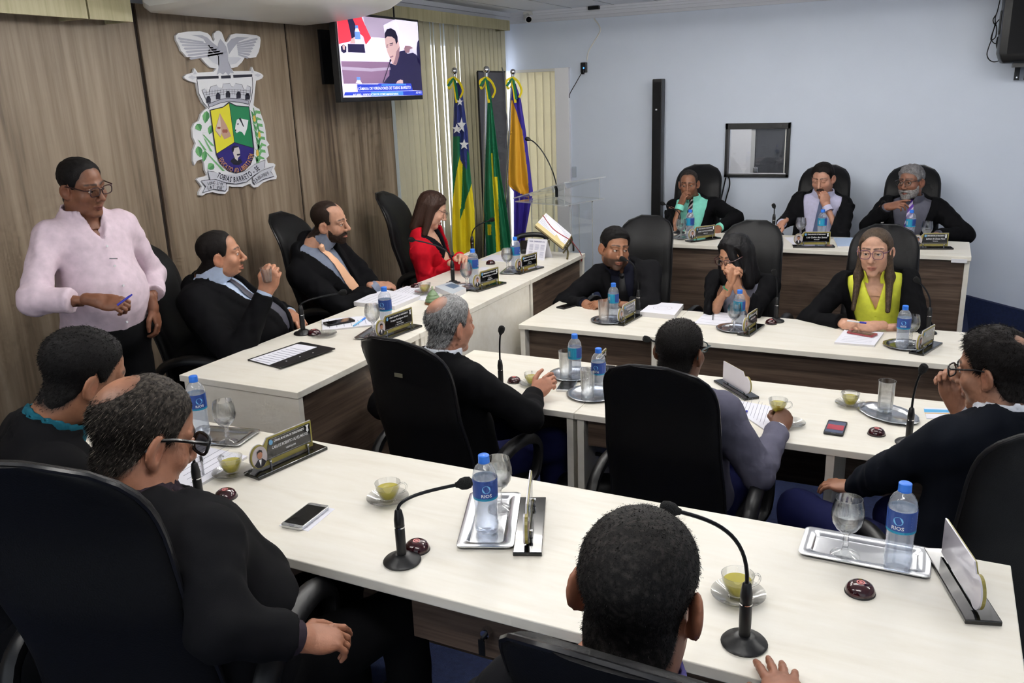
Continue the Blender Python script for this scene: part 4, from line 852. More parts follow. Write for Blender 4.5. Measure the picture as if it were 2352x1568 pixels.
def nameplate(label, p_oval, p_end, z, lines, z_off=0, female=False, shear=0):
    """p_oval / p_end: pixels of the base slab's two short ends (portrait end first)"""
    A = at(*p_oval, 2, z); B = at(*p_end, 2, z); r = B-A; L_ = np.linalg.norm(r); L_ = min(max(L_, .24), .30); a = math.atan2(r[1], r[0]); c = (A+B)/2
    t = thing('name_plate', label, 'name plate', c, a, 'name plates on the desks')
    # local frame: x from portrait end to far end, front faces -y
    h = L_/2
    MB().box(-h, h, -.036, .036, 0, .011).build('base', M_GLOSSB, t, bevel=.002)
    x0, x1 = -h+.062, h-.03; th = .0025
    def card(P, y, name, m_, par, dep):
        n = len(P); mm = MB(); mm.add([(x, y-dep, zz) for x, zz in P]+[(x, y, zz) for x, zz in P], [tuple(range(n)), tuple(range(2*n-1, n-1, -1))]+[(i, i+n, (i+1) % n+n, (i+1) % n) for i in range(n)], 0); return mm.build(name, m_, par)
    plate = card([(x0-.012, .018), (x1, .018), (x1, .105), (x0+.012, .105), (x0-.004, .085)], .0015, 'plate', [M_GOLD], t, th)
    card([(x0-.013, .017), (x1+.001, .017), (x1+.001, .106), (x0+.011, .106), (x0-.005, .086)], .0055, 'plate_back', M_PBACK, plate, .0032)
    card([(x0-.003, .034), (x1-.006, .034), (x1-.006, .099), (x0+.014, .099)], -.0012, 'name_field', M_PLATEB, plate, .0006)
    m = MB(); yy = -.0022; ctr = (x0+x1)/2+.004; W = x1-x0
    lettering(m, 'CÂMARA MUNICIPAL DE TOBIAS BARRETO', (ctr-.002, yy, .0885), (1, 0, 0), (0, 0, 1), W*.66, .0095, 0, 0, .02)
    for k, (s, wd, hh, zz) in enumerate(lines): lettering(m, s, (ctr, yy, zz), (1, 0, 0), (0, 0, 1), W*wd, hh, 0, shear, .008)
    m.build('lettering', M_LETT, plate); m = MB()
    n = 14; m.add([(x0+.022+.0075*math.cos(q), yy, .087+.0085*math.sin(q)) for q in np.linspace(0, 2*math.pi, n, False)], [tuple(range(n-1, -1, -1))], 1)
    m.add([(x1-.024, yy, .095), (x1-.010, yy, .096), (x1-.014, yy, .089), (x1-.012, yy, .076), (x1-.017, yy, .072), (x1-.022, yy, .077), (x1-.020, yy, .089)], [tuple(range(7))], 0)
    m.build('seals', [M_LETT, M_EMB], plate); m = MB()
    for P in (((x0+.002, .0375), (x1-.009, .0375), (x1-.009, .038), (x0+.002, .038)), ((x0+.016, .0965), (x1-.009, .0965), (x1-.009, .097), (x0+.016, .097))): m.add([(x, yy, q) for x, q in P], [(0, 1, 2, 3)], 0)
    m.build('border_line', M_LETT, plate)
    ox = -h+.038; oz = .055; N = 28
    oval = card([(ox+.031*math.cos(q), oz+.038*math.sin(q)) for q in np.linspace(0, 2*math.pi, N, False)], .0055, 'portrait_disc', [M_GOLD], t, .007)
    card([(ox+.0315*math.cos(q), oz+.0385*math.sin(q)) for q in np.linspace(0, 2*math.pi, N, False)], .0095, 'disc_back', M_PBACK, oval, .0038)
    m = MB(); e = lambda cx, cz, rx, rz, n=16: [(cx+rx*math.cos(q), cz+rz*math.sin(q)) for q in np.linspace(0, 2*math.pi, n, False)]
    def lay(P, y, mi): m.add([(x, y, zz) for x, zz in P], [tuple(range(len(P)))], mi)
    lay(e(ox, oz, .028, .035, 24), -.0022, 0)
    lay([(ox-.022, oz-.020), (ox-.008, oz-.006), (ox+.008, oz-.006), (ox+.022, oz-.020), (ox+.012, oz-.031), (ox, oz-.0345), (ox-.012, oz-.031)], -.0028, 2)
    lay([(ox-.005, oz-.008), (ox+.005, oz-.008), (ox, oz-.030)], -.0032, 4)
    if female: lay(e(ox, oz+.004, .0135, .022), -.0032, 3)
    lay(e(ox, oz+.008, .0095, .0135), -.0036, 1)
    lay([(ox-.010, oz+.010), (ox-.009, oz+.020), (ox, oz+.0245), (ox+.009, oz+.020), (ox+.010, oz+.010), (ox+.005, oz+.0165), (ox-.005, oz+.0165)], -.0040, 3)
    m.build('portrait', [M_PHOTO, M_PSK, M_PSU, M_PHR, M_LETT], oval)
    for x in (-h+.072, h-.055):
        MB().lathe([(0, .034), (.0045, .033), (.005, .029), (.003, .025), (.003, .011), (.0045, .011)], 10, (x, -.006, 0)).build('peg', M_CHROME, t, smooth=True)
    return t
def slab(name, label, cat, P, z, th, mats, edge=None, lines=0, group=None, lm=None, round_=0):
    """sheet or stack whose four corners are given as pixels on the plane z"""
    Q = [at(*p, 2, z) for p in P]; c = sum(Q)/4; t = thing(name, label, cat, c, 0, group); n = 4
    up = np.array([0, 0, th]); m = MB(); nrm = np.cross(Q[1]-Q[0], Q[2]-Q[0])
    if nrm[2] < 0: Q = Q[::-1]
    m.add(Q+[q+up for q in Q], [(3, 2, 1, 0)]+[(i, (i+1) % 4, (i+1) % 4+4, i+4) for i in range(4)], 1 if edge else 0); m.add([q+up for q in Q], [(0, 1, 2, 3)], 0)
    o = m.build('sheet' if th < .003 else 'stack', [mats]+([edge] if edge else []), t, org=c)
    if lines:
        a, b = Q[1]-Q[0], Q[3]-Q[0]
        if np.linalg.norm(a) > np.linalg.norm(b): a, b, o_ = b, a, Q[0]
        else: o_ = Q[0]
        l = MB()
        for k in range(lines):
            v = .12+.76*k/max(1, lines-1); u1 = .88-.3*((k*37 % 10)/10. > .75)
            q0 = o_+a*.12+b*v; q1 = o_+a*u1+b*v; bb = b*(.008); h_ = np.array([0, 0, th+.0005]); l.add([q0+h_, q1+h_, q1+bb+h_, q0+bb+h_], [(0, 1, 2, 3)])
        l.build('print', lm or M_INK, t, org=c)
    return t, Q, c
def phone(label, c, d, z, mats, L_=.15, W=.074, screen=None, th=.0085):
    C_ = at(*c, 2, z); D_ = at(*d, 2, z)-C_; t = thing('smartphone', label, 'phone', C_, math.atan2(D_[1], D_[0]), 'smartphones')
    MB().prism([(x, y) for x, y in [(sx*(L_/2-.009)+.009*math.cos(q), sy*(W/2-.009)+.009*math.sin(q)) for (sx, sy, q0) in ((1, 1, 0), (-1, 1, 1.571), (-1, -1, 3.142), (1, -1, 4.712)) for q in np.linspace(q0, q0+1.571, 5)]], 0, th).build('body', mats, t, bevel=.0012)
    MB().box(-L_/2+.014, L_/2-.014, -W/2+.004, W/2-.004, th, th+.0005).build('screen', screen or M_GLOSSB, t)
    MB().box(L_/2-.009, L_/2-.007, -.008, .008, th, th+.0006).build('earpiece', M_GREYP, t)
    MB().box(-L_/2+.004, -L_/2+.010, -.008, .008, th, th+.0006).build('home_button', M_GREYP, t, bevel=.0002); return t
def pen(label, a, b, z, mt, cap):
    A = at(*a, 2, z+.004); B = at(*b, 2, z+.004); d = B-A; L_ = np.linalg.norm(d); d /= L_; t = thing('ballpoint_pen', label, 'pen', A-np.array([0, 0, .004]), 0, 'pens')
    o = A-np.array([0, 0, .004]); MB().tube([A, A+d*L_*.68], .004, 8).build('barrel', mt, t, smooth=True, org=o); MB().tube([A+d*L_*.66, A+d*L_*.93, A+d*L_], [.0048, .0048, .003], 8).build('cap', cap, t, smooth=True, org=o); return t
bott = lambda where, p, z, rz=0: inst('bottle', make_bottle, 'water bottle with blue cap '+where, 'bottle', at(*p, 2, z), rz, 'water bottles')
gob = lambda where, p, z, full=.105: inst('gob%s' % full, goblet_maker(full), 'stemmed water glass '+where, 'glass', at(*p, 2, z), 0, 'stemmed glasses')
tum = lambda where, p, z: inst('tum', make_tumbler, 'plain glass tumbler '+where, 'glass', at(*p, 2, z), 0, 'tumblers')
cup = lambda where, p, z, rz=0: inst('cup', make_cup, 'glass cup of green tea '+where, 'cup', at(*p, 2, z+.006), rz, 'glass tea cups')
sau = lambda where, p, z: inst('sau', make_saucer, 'clear glass saucer '+where, 'saucer', at(*p, 2, z), 0, 'glass saucers')
buz = lambda where, p, z: inst('buz', make_buzzer, 'dark red dome call button '+where, 'button', at(*p, 2, z), 0, 'call buttons')

# ------------------------------------------------------------------ front desk (nearest)
tray_rect('steel tray at the left end of the front desk', [(430,1008),(474,972),(592,1000),(522,1040)], T); zt = T+.004
bott('on the left tray of the front desk', (463, 999), zt, 2.2); gob('on the left tray of the front desk', (524, 1017), zt, .084)
tray_rect('steel tray in the middle of the front desk', [(1078,1136),(1195,1136),(1182,1264),(1050,1263)], T); bott('on the middle tray of the front desk', (1119, 1219), zt, 1.7); gob('behind the bottle on the middle tray', (1148, 1168), zt, .10)
tray_rect('steel tray at the right end of the front desk', [(1832,1278),(1850,1217),(2139,1262),(2136,1334)], T); bott('on the right tray of the front desk', (2060, 1302), zt, .9); gob('half full on the right tray of the front desk', (1940, 1275), zt, .112)
VR = [('VEREADOR', .22, .0065, .050)]
nameplate('black and gold name plate on the front desk, facing the camera', (577,1098), (736,1027), T, [('CARLOS ROBERTO ALVES MATOS', .78, .010, .068)]+VR)
nameplate('black name plate beside the middle tray, seen edge on', (1211,1280), (1225,1147), T, [('VEREADOR', .5, .010, .068)])
nameplate('name plate seen from its white back at the right end', (2259,1436), (2157,1268), T, [('VEREADOR', .5, .010, .068)])
mic('gooseneck microphone partly behind the balding man at the left', (462,1168), (436,1010), T, .35)
mic('gooseneck microphone beside the cup in the middle of the front desk', (924,1289), (1070,1109), T, .55)
mic('gooseneck microphone in front of the man at the bottom edge', (1709,1478), (1534,1168), T, .75)
buz('next to the left cup on the front desk', (519, 1142), T); buz('behind the middle microphone base', (958, 1262), T); buz('in front of the right tray', (1975, 1360), T)
sau('under the cup by the left name plate', (534, 1090), T); cup('by the left name plate', (533, 1084), T, math.pi*.95)
sau('under the cup near the phone on the front desk', (891, 1150), T); cup('near the phone on the front desk', (893, 1146), T, .6)
sau('under the cup behind the right microphone', (1695, 1372), T); cup('behind the right microphone', (1693, 1365), T, .6)
slab('paper_note', 'small white note under the cracked phone', 'paper', [(641,1207),(716,1156),(769,1169),(708,1220)], T, .001, M_PAPER, lines=5)
phone('cracked silver phone on a white note', (702,1188), (728,1168), T+.0015, M_STEEL, .135, .068)
t, Q, c = slab('spiral_notebook', 'spiral notebook under a pen beside the left name plate', 'notebook', [(400,1100),(430,1035),(442,1022),(568,1052)][::1], T, .008, M_PAPER, M_LINEN) if False else slab('spiral_notebook', 'open spiral notebook beside the balding man with glasses', 'notebook', [(360,1060),(448,1024),(569,1052),(430,1136)], T, .008, M_PAPER, M_LINEN, 8)
m = MB()
for k in range(13):
    p = at(448-k*6.5, 1024+k*2.6, 2, T+.006); m.lathe([(.0045, 0), (.0058, 0), (.0058, .0014), (.0045, .0014)], 8, p)
m.build('spiral', M_DKMET, t, org=c)
pen('black pen lying on the open spiral notebook', (467,1088), (461,1046), T+.009, glass('clear_pen', (.75, .77, .8), milky=.4, mcol=(.7, .7, .72)), M_BLACK)

# ------------------------------------------------------------------ main table
t, Q, c = slab('ring_binder', 'black folder with clipped sheet on the main table', 'folder', [(569,828),(691,787),(770,802),(642,847)], T, .006, M_BLACK, M_BLACK)
pp = [at(*p, 2, T+.0065) for p in ((574,826),(683,790),(728,797),(618,838))]; MB().add(pp+[p+np.array([0, 0, .001]) for p in pp], [(3, 2, 1, 0), (4, 5, 6, 7), (0, 1, 5, 4), (1, 2, 6, 5), (2, 3, 7, 6), (3, 0, 4, 7)]).build('paper', M_PAPER, t, org=c)
pp = [at(*p, 2, T+.009) for p in ((642,838),(752,799),(768,802),(643,846))]; MB().add(pp+[p+np.array([0, 0, .002]) for p in pp], [(3, 2, 1, 0), (4, 5, 6, 7), (0, 1, 5, 4), (1, 2, 6, 5), (2, 3, 7, 6), (3, 0, 4, 7)]).build('clamp_strip', M_BLACK, t, org=c)
for q in ((658,829), (689,819), (719,810)): MB().lathe([(.004, .0005), (0, .0008)], 10, at(*q, 2, T+.0115)).build('rivet', M_LETT, t, org=c)
m = MB()
for k in range(9):
    a0 = np.array([583., 826.])+np.array([12.2, 0.3])*0+np.array([11.5, -3.8])*k*.9; a1 = a0+np.array([38, 8]); qa = [at(*a0, 2, T+.008), at(*a1, 2, T+.008), at(a1[0]+1.6, a1[1]-.5, 2, T+.008), at(a0[0]+1.6, a0[1]-.5, 2, T+.008)]; m.add(qa, [(0, 1, 2, 3)])
m.build('print', M_INK, t, org=c)
mic('gooseneck microphone in front of the man lifting a glass', (697,766), (789,671), T, .5)
mic('gooseneck microphone pointing at the bearded man with the peach tie', (1041,652), (944,550), T, .55)
mic('gooseneck microphone in front of the woman in red', (1086,588), (1131,504), T, .6)
buz('beside the empty saucer on the main table', (722, 768), T); buz('at the bearded man with the peach tie', (955, 661), T); buz('near the woman in red', (1127, 606), T)
sau('standing empty on the main table', (746, 771), T)
t, Q, c = slab('spiral_notebook', 'spiral notebook under a black phone on the main table', 'notebook', [(739,737),(843,728),(874,747),(741,762)], T, .008, M_PAPER, M_LINEN, 7)
m = MB()
for k in range(18): m.lathe([(.0045, 0), (.0058, 0), (.0058, .0014), (.0045, .0014)], 8, at(741+k*6, 736.8-k*.55, 2, T+.006))
m.build('spiral', M_DKMET, t, org=c)
phone('black phone on the spiral notebook of the main table', (779,741), (812,735), T+.009, M_BLACK, .15, .072)
pen('blue pen on the spiral notebook of the main table', (812,748), (840,729), T+.009, M_LBL, M_CAPB)
tray_rect('steel tray behind the nearest name plate of the main table', [(818,777),(868,746),(912,757),(872,786)], T); gob('on the nearest tray of the main table', (859, 768), zt, 0); bott('on the nearest tray of the main table', (889, 757), zt, 1.2)
nameplate('name plate on the main table at the man lifting a glass', (862,785), (960,748), T, [('Yerepe Rodrigues Alves', .62, .0115, .070), ('Vereador', .2, .006, .056), ('1º SECRETÁRIO', .3, .006, .046)], shear=.25)
slab('paper_stack', 'thick white paper stack at the bearded man with the peach tie', 'paper', [(813,702),(876,672),(966,687),(907,712)], T, .022, M_PAPER, M_LINEN, 7)
slab('paper_stack', 'printed sheets half under the tea cup on the main table', 'paper', [(890,676),(935,659),(985,666),(955,685)], T, .007, M_PAPER, M_LINEN, 9)
sau('under the tea cup on the main table', (976, 672), T+.008); cup('on the printed sheets of the main table', (976, 670), T+.008, 2.6)
slab('paper_sheet', 'loose white sheet under the green bell side of the cup', 'paper', [(953,688),(985,669),(1012,672),(990,692)], T, .0015, M_PAPER)
bp = at(995, 697, 2, T); bl_ = thing('desk_bell', 'old green enamel desk bell on a round wooden foot', 'bell', bp)
MB().lathe([(0, 0), (.046, 0), (.048, .004), (.045, .012), (0, .012)], 28).build('wooden_foot', mat('bell_wood', (126, 84, 46), .5), bl_, smooth=True)
MB().lathe([(.042, .012), (.043, .022), (.036, .032), (.037, .038), (.028, .048), (.029, .053), (.020, .064), (.012, .074), (.005, .079), (0, .080)], 28).build('bell_dome', mat('green_enamel', (104, 128, 92), .35, var=(40, .1)), bl_, smooth=True)
MB().lathe([(.003, .078), (.003, .088), (.006, .091), (.004, .097), (0, .098)], 12).build('knob', mat('bell_knob', (150, 168, 130), .3, metal=.5), bl_, smooth=True)
t, Q, c = slab('paperback_book', 'thick white book with a blue grey cover on the main table', 'book', [(1000,669),(1036,658),(1071,673),(1040,687)], T, .03, mat('book_cover', (190, 198, 206), .4), M_LINEN, 0)
pp = [at(*p, 2, T+.0308) for p in ((1022,655),(1037,650.5),(1058,656),(1042,663))]; MB().add(pp, [(0, 1, 2, 3)]).build('cover_picture', mat('cover_blue', (96, 116, 142), .4), t, org=c)
slab('leather_notebook', 'slim dark red notebook beside the middle microphone', 'notebook', [(1001,664),(1041,652),(1057,649),(1024,660)], T, .008, mat('dark_red_cover', (66, 16, 28), .4), M_BLACK)
tray_round('round steel tray behind the middle name plate of the main table', (1060, 662), T, .10)
gob('reflecting red on the round tray of the main table', (1073, 662), zt, .11); bott('on the round tray of the main table', (1089, 653), zt, 3.0)
nameplate('middle name plate of the main table', (1087,670), (1153,650), T, [('Benildo Rodrigues de Oliveira', .76, .0115, .070), ('Vereador', .2, .006, .056), ('PRESIDENTE', .26, .006, .046)], shear=.25)
slab('paper_stack', 'spread white sheets in front of the woman in red', 'paper', [(1105,598),(1130,585),(1172,587),(1175,602)], T, .002, M_PAPER, None, 5)
slab('paper_note', 'small white note between the call button and name plates', 'paper', [(1098,618),(1108,613),(1124,614),(1114,621)], T, .001, M_PAPER)
tray_rect('dark steel tray in front of the calendar', [(1146,630),(1168,614),(1200,614),(1182,632)], T); gob('beside the calendar on the main table', (1166, 624), zt, .115); bott('beside the desk calendar', (1185, 620), zt, 2.9)
nameplate('farthest name plate on the main table, in front of the calendar', (1184,630), (1240,614), T, [('Elisângela da Silva Campos Leal', .78, .0115, .070), ('Vereadora', .2, .006, .056), ('1º SECRETÁRIA', .3, .006, .046)], female=True, shear=.25)
# tent calendar
A = at(1206, 594, 2, T); B = at(1250, 598, 2, T); ca = thing('desk_calendar', 'white tent calendar on the far end of the main table', 'calendar', (A+B)/2); CA = (A+B)/2
rr = (B-A); rr[2] = 0; W = np.linalg.norm(rr); rr /= W; dd = np.array([-rr[1], rr[0], 0]); hgt = .135
def tent(s):
    P = [A+dd*0, B, B+dd*.045+np.array([0, 0, hgt]), A+dd*.045+np.array([0, 0, hgt])] if s else [A+dd*.11, B+dd*.11, B+dd*.045+np.array([0, 0, hgt]), A+dd*.045+np.array([0, 0, hgt])]
    nrm = np.array([0, 0, .001])+dd*.001*(1 if s else -1); return MB().add(P+[p+nrm for p in P], [(0, 1, 2, 3), (7, 6, 5, 4), (0, 4, 5, 1), (1, 5, 6, 2), (2, 6, 7, 3), (3, 7, 4, 0)])
tent(1).build('front_leaf', M_PAPER, ca, org=CA); tent(0).build('back_leaf', M_PAPER, ca, org=CA)
m = MB(); up_ = (dd*.045+np.array([0, 0, hgt])); ul = np.linalg.norm(up_); up_ /= ul; nf = np.cross(rr, up_)*.0016
lettering(m, 'CAIXA   CALENDÁRIO 2019', A+rr*W*.5+up_*ul*.88+nf, rr, up_, W*.8, .010, 0, 0, .02)
for k in range(3):
    for j in range(2):
        for q in range(5):
            o_ = A+rr*(W*(.14+.29*k))+up_*(ul*(.70-.34*j)-q*.008)+nf; m.add([o_, o_+rr*W*.2, o_+rr*W*.2+up_*.003, o_+up_*.003], [(0, 1, 2, 3)], 1)
m.build('calendar_print', [mat('calendar_blue', (70, 66, 130), .6), mat('calendar_grey', (176, 176, 200), .7)], ca, org=CA)
# telephone
tp = at(1222, 577, 2, T); te = thing('desk_telephone', 'black desk telephone behind the tent calendar', 'telephone', tp, .5)
MB().add([(-.085, -.09, 0), (.085, -.09, 0), (.085, .09, 0), (-.085, .09, 0), (-.08, -.085, .03), (.08, -.085, .03), (.08, .085, .07), (-.08, .085, .07)], [(3, 2, 1, 0), (4, 5, 6, 7), (0, 1, 5, 4), (1, 2, 6, 5), (2, 3, 7, 6), (3, 0, 4, 7)]).build('base', M_BLACK, te, bevel=.006)
MB().tube(cat_rom([(-.105, .03, .075), (-.10, .035, .10), (-.04, .05, .112), (.04, .05, .112), (.10, .035, .10), (.105, .03, .075)], 4), [.018]*21, 10).build('handset', M_BLACK, te, smooth=True)
for i in range(3):
    for j in range(4): MB().box(-.035+.026*i, -.018+.026*i, -.07+.024*j, -.055+.024*j, .036+.0105*j, .042+.0105*j).build('key', M_GREYP, te)
# open bible on a metal stand
bA, bB, bC, bD = [np.array(p) for p in (at(1228, 521, 1, 5.33), at(1253, 493, 1, 5.42), at(1314, 545, 1, 5.40), at(1294, 574, 1, 5.30))]
bo = thing('open_book', 'large open holy book tilted on a bronze stand', 'book', (bA+bC)/2*[1, 1, 0]+np.array([0, 0, T])); BO = (bA+bC)/2*[1, 1, 0]+np.array([0, 0, T])
nb = np.cross(bB-bA, bD-bA); nb /= np.linalg.norm(nb); nb *= (1 if nb[1] < 0 else -1)
def hexa(P, t0, t1, name, m_, par):
    P = list(P); return MB().add([p+nb*t0 for p in P]+[p+nb*t1 for p in P], [(0, 1, 2, 3), (7, 6, 5, 4), (0, 4, 5, 1), (1, 5, 6, 2), (2, 6, 7, 3), (3, 7, 4, 0)]).build(name, m_, par, org=BO)
cvr = hexa([bA, bB, bC, bD], -.006, 0, 'cover', mat('bible_cover', (40, 30, 30), .5), bo)
ins = lambda P, f: [p+(sum(P)/4-p)*f for p in P]
hexa(ins([bA, bB, bC, bD], .03), 0, .028, 'page_block', mat('gilt_edge', (214, 196, 140), .5), bo)
a2 = bA+(bB-bA)*.22; d2 = bD+(bC-bD)*.22
hexa(ins([a2, bB, bC, d2], .045), .028, .030, 'page', M_PAPER, bo)
m = MB()
for k in range(26):
    for c0_, c1_ in ((.28, .58), (.64, .94)):
        v = .06+.88*k/25; q0 = bA+(bD-bA)*v; q1 = bB+(bC-bB)*v; e0 = q0+(q1-q0)*c0_+nb*.0308; e1 = q0+(q1-q0)*c1_+nb*.0308; w_ = (bD-bA)*.012; m.add([e0, e1, e1+w_, e0+w_], [(0, 1, 2, 3)])
m.build('page_print', mat('fine_print', (196, 198, 210), .8), bo, org=BO)
rb = [bB+(bA-bB)*.25+nb*.033, (bA+bB+bC+bD)/4+nb*.036, bC+(bD-bC)*.35+nb*.033]
rbn = [bC+(bD-bC)*.2+nb*.02, at(1318, 560, 1, 5.36), at(1334, 582, 1, 5.44), at(1336, 600, 1, 5.46)]
m = MB().tube(cat_rom(rb, 6), .0035, 5, sq=.3); m.tube(cat_rom(rbn, 6), .0035, 5, sq=.3); m.build('ribbon_marker', mat('red_ribbon', (176, 30, 46), .6), bo, smooth=True, org=BO)
st = thing('book_stand', 'bronze easel stand holding the open book', 'stand', BO); MBZ = mat('bronze', (110, 100, 72), .4, metal=.7)
fy = [at(1303, 597, 2, T), at(1317, 577, 2, T), at(1254, 583, 2, T)]
for k, (tp_, ft_) in enumerate(((bD+(bC-bD)*.3-nb*.015, fy[0]), (bC+(bD-bC)*.2-nb*.015, fy[1]), ((bA+bD)/2-nb*.03, fy[2]))):
    MB().tube(cat_rom([tp_, (tp_+ft_)/2+np.array([.01, 0, .012]), ft_+np.array([0, 0, .008])], 5), [.006]*5+[.007]*5+[.008], 8).build('foot', MBZ, st, smooth=True, org=BO)
MB().tube([bD-nb*.02+np.array([0, 0, -.01]), bC-nb*.02+np.array([0, 0, -.01])], .006, 8).build('ledge', MBZ, st, smooth=True, org=BO)
for q in (bD+(bC-bD)*.25, bD+(bC-bD)*.8): MB().tube(cat_rom([q-nb*.02+np.array([0, 0, -.012]), q+nb*.03+np.array([.012, 0, -.02]), q+nb*.045+np.array([.006, 0, .0])], 5), .005, 8).build('hook', MBZ, st, smooth=True, org=BO)

# ------------------------------------------------------------------ middle row
z4 = LO+.004
phone('black phone at the left hand end of the middle row', (1304,704), (1326,698), LO, M_BLACK, .145, .07)
tray_round('round steel tray at the bearded man in the middle row', (1398, 737), LO, .105); tum('beside the bottle of the bearded man in the middle row', (1387, 740), z4); bott('in front of the bearded man in the middle row', (1409, 732), z4, 3.3)
nameplate('blue tinted name plate of the bearded man in the middle row', (1420,748), (1464,724), LO, [('VEREADOR', .5, .010, .068)]+VR)
mic('gooseneck microphone at the mouth of the bearded man', (1466,718), (1429,594), LO, .8)
t, Q, c = slab('paper_stack', 'thick paper stack with a printed seal beside the bearded man', 'paper', [(1470,726),(1499,703),(1570,708),(1549,734)], LO, .028, M_PAPER, M_LINEN)
m = MB(); ce = c+np.array([0, 0, .0288]); 
for r0, r1 in ((.055, .058), (.030, .032)): m.add([ce+np.array([r0*math.cos(q), r0*math.sin(q)*.9, 0]) for q in np.linspace(0, 6.283, 24, False)]+[ce+np.array([r1*math.cos(q), r1*math.sin(q)*.9, 0]) for q in np.linspace(0, 6.283, 24, False)], [(k, (k+1) % 24, (k+1) % 24+24, k+24) for k in range(24)])
m.build('printed_seal', mat('seal_grey', (200, 196, 206), .7), t, org=c)
slab('paper_stack', 'white sheets under a pen at the woman with clasped hands', 'paper', [(1594,744),(1623,717),(1690,722),(1674,751)], LO, .006, M_PAPER, M_LINEN, 4)
pen('slim pen on the sheets of the woman with clasped hands', (1637,733), (1638,719), LO+.007, M_GREYP, M_BLACK)
tray_round('round steel tray at the woman with clasped hands', (1687, 756), LO, .10); gob('on the tray of the woman with clasped hands', (1685, 758), z4, .10); bott('in front of the woman with clasped hands', (1696, 752), z4, 3.4)
nameplate('name plate of the woman with clasped hands, seen edge on', (1707,772), (1742,747), LO, [('VEREADORA', .5, .010, .068)], female=True)
buz('beside the microphone of the woman with clasped hands', (1771, 743), LO); mic('gooseneck microphone between the two women', (1782,738), (1778,624), LO, .6)
slab('paper_stack', 'white sheets under the phone of the woman in yellow', 'paper', [(1916,790),(1940,760),(2030,767),(2008,797)], LO, .010, M_PAPER, M_LINEN, 8)
phone('white rimmed phone on the sheets of the woman in yellow', (1980,767), (2003,771), LO+.011, mat('rose_phone', (150, 60, 66), .4), .14, .068, mat('phone_white_glass', (40, 44, 40), .1, coat=.5))
tray_round('scalloped steel tray at the woman in yellow', (2077, 795), LO, .10, ornate=True); bott('in front of the woman in yellow', (2071, 797), z4, 1.1); gob('behind the bottle of the woman in yellow', (2091, 789), z4, .095)
nameplate('name plate of the woman in yellow, seen edge on', (2104,815), (2148,788), LO, [('VEREADORA', .5, .010, .068)], female=True)
mic('gooseneck microphone of the woman in yellow', (2130,765), (2105,642), LO, .45)

# ------------------------------------------------------------------ lower desks
mic('upright gooseneck microphone at the grey haired man', (1151,894), (1152,756), LO, .6); buz('at the grey haired man', (1181, 877), LO)
sau('under the cup at the hand of the grey haired man', (1222, 884), LO); cup('at the hand of the grey haired man', (1222, 881), LO, 2)
tray_round('round steel tray far from the grey haired man', (1314, 862), LO, .11); tum('on the farther round tray of the lower desk', (1300, 866), z4); bott('on the farther round tray of the lower desk', (1321, 868), z4, 3.3)
phone('grey phone between the two round trays', (1303,887), (1312,872), LO, M_STEEL, .15, .075)
tray_round('round steel tray at the desk joint', (1361, 907), LO, .115); tum('on the round tray at the desk joint', (1350, 912), z4); bott('on the round tray at the desk joint', (1375, 906), z4, 1.1)
nameplate('black name plate half hidden behind the bottles at the desk joint', (1362,880), (1397,843), LO, [('VEREADOR', .5, .010, .068)])
mic('gooseneck microphone half hidden by the man in the grey suit', (1530,868), (1484,778), LO, .4)
nameplate('name plate seen from its white back at the man in the grey suit', (1727,918), (1655,875), LO, [('VEREADOR', .5, .010, .068)])
slab('paper_stack', 'white sheets in front of the man in the grey suit', 'paper', [(1676,935),(1688,921),(1778,937),(1762,993)], LO, .006, M_PAPER, M_LINEN, 10)
pen('blue pen on the sheets of the man in the grey suit', (1703,953), (1716,943), LO+.007, M_LBL, mat('pen_blue', (30, 40, 170), .4))
sau('beside the hand of the man in the grey suit', (1814, 976), LO)
sau('under the lone cup on the lower desk', (1952, 931), LO); cup('standing alone on the lower desk', (1952, 929), LO, 2.4)
tray_round('ornate oval silver tray on the lower desk', (2039, 953), LO, .115, 1.15, .78, -.75, True); tum('on the ornate oval tray', (2032, 944), z4)
t = phone('black phone with a red wallpaper on the lower desk', (1919,985), (1924,972), LO, M_BLACK, .145, .072, mat('wallpaper_dark', (70, 76, 104), .15, coat=.5)); MB().box(-.03, .022, -.03, .03, .0092, .0096).build('wallpaper', mat('wallpaper_red', (176, 44, 62), .2, coat=.5), t)
buz('below the ornate oval tray', (2013, 997), LO); mic('gooseneck microphone at the man with his hand on his chin', (2086,1018), (2121,845), LO, .5)
t, Q, c = slab('booklet', 'blue and white booklet beside the man in glasses', 'booklet', [(2128,962),(2122,938),(2190,940),(2196,962)], LO, .004, M_PAPER)
pp = [at(*p, 2, LO+.0046) for p in ((2123,946),(2122,939),(2190,941),(2192,947))]; MB().add(pp, [(0, 1, 2, 3)]).build('cover_picture', mat('booklet_blue', (80, 164, 214), .5), t, org=c)
pp = [at(*p, 2, LO+.0046) for p in ((2124,949),(2123.4,947.5),(2192,948.5),(2192.5,950))]; MB().add(pp, [(0, 1, 2, 3)]).build('cover_band', mat('booklet_gold', (214, 170, 90), .5), t, org=c)

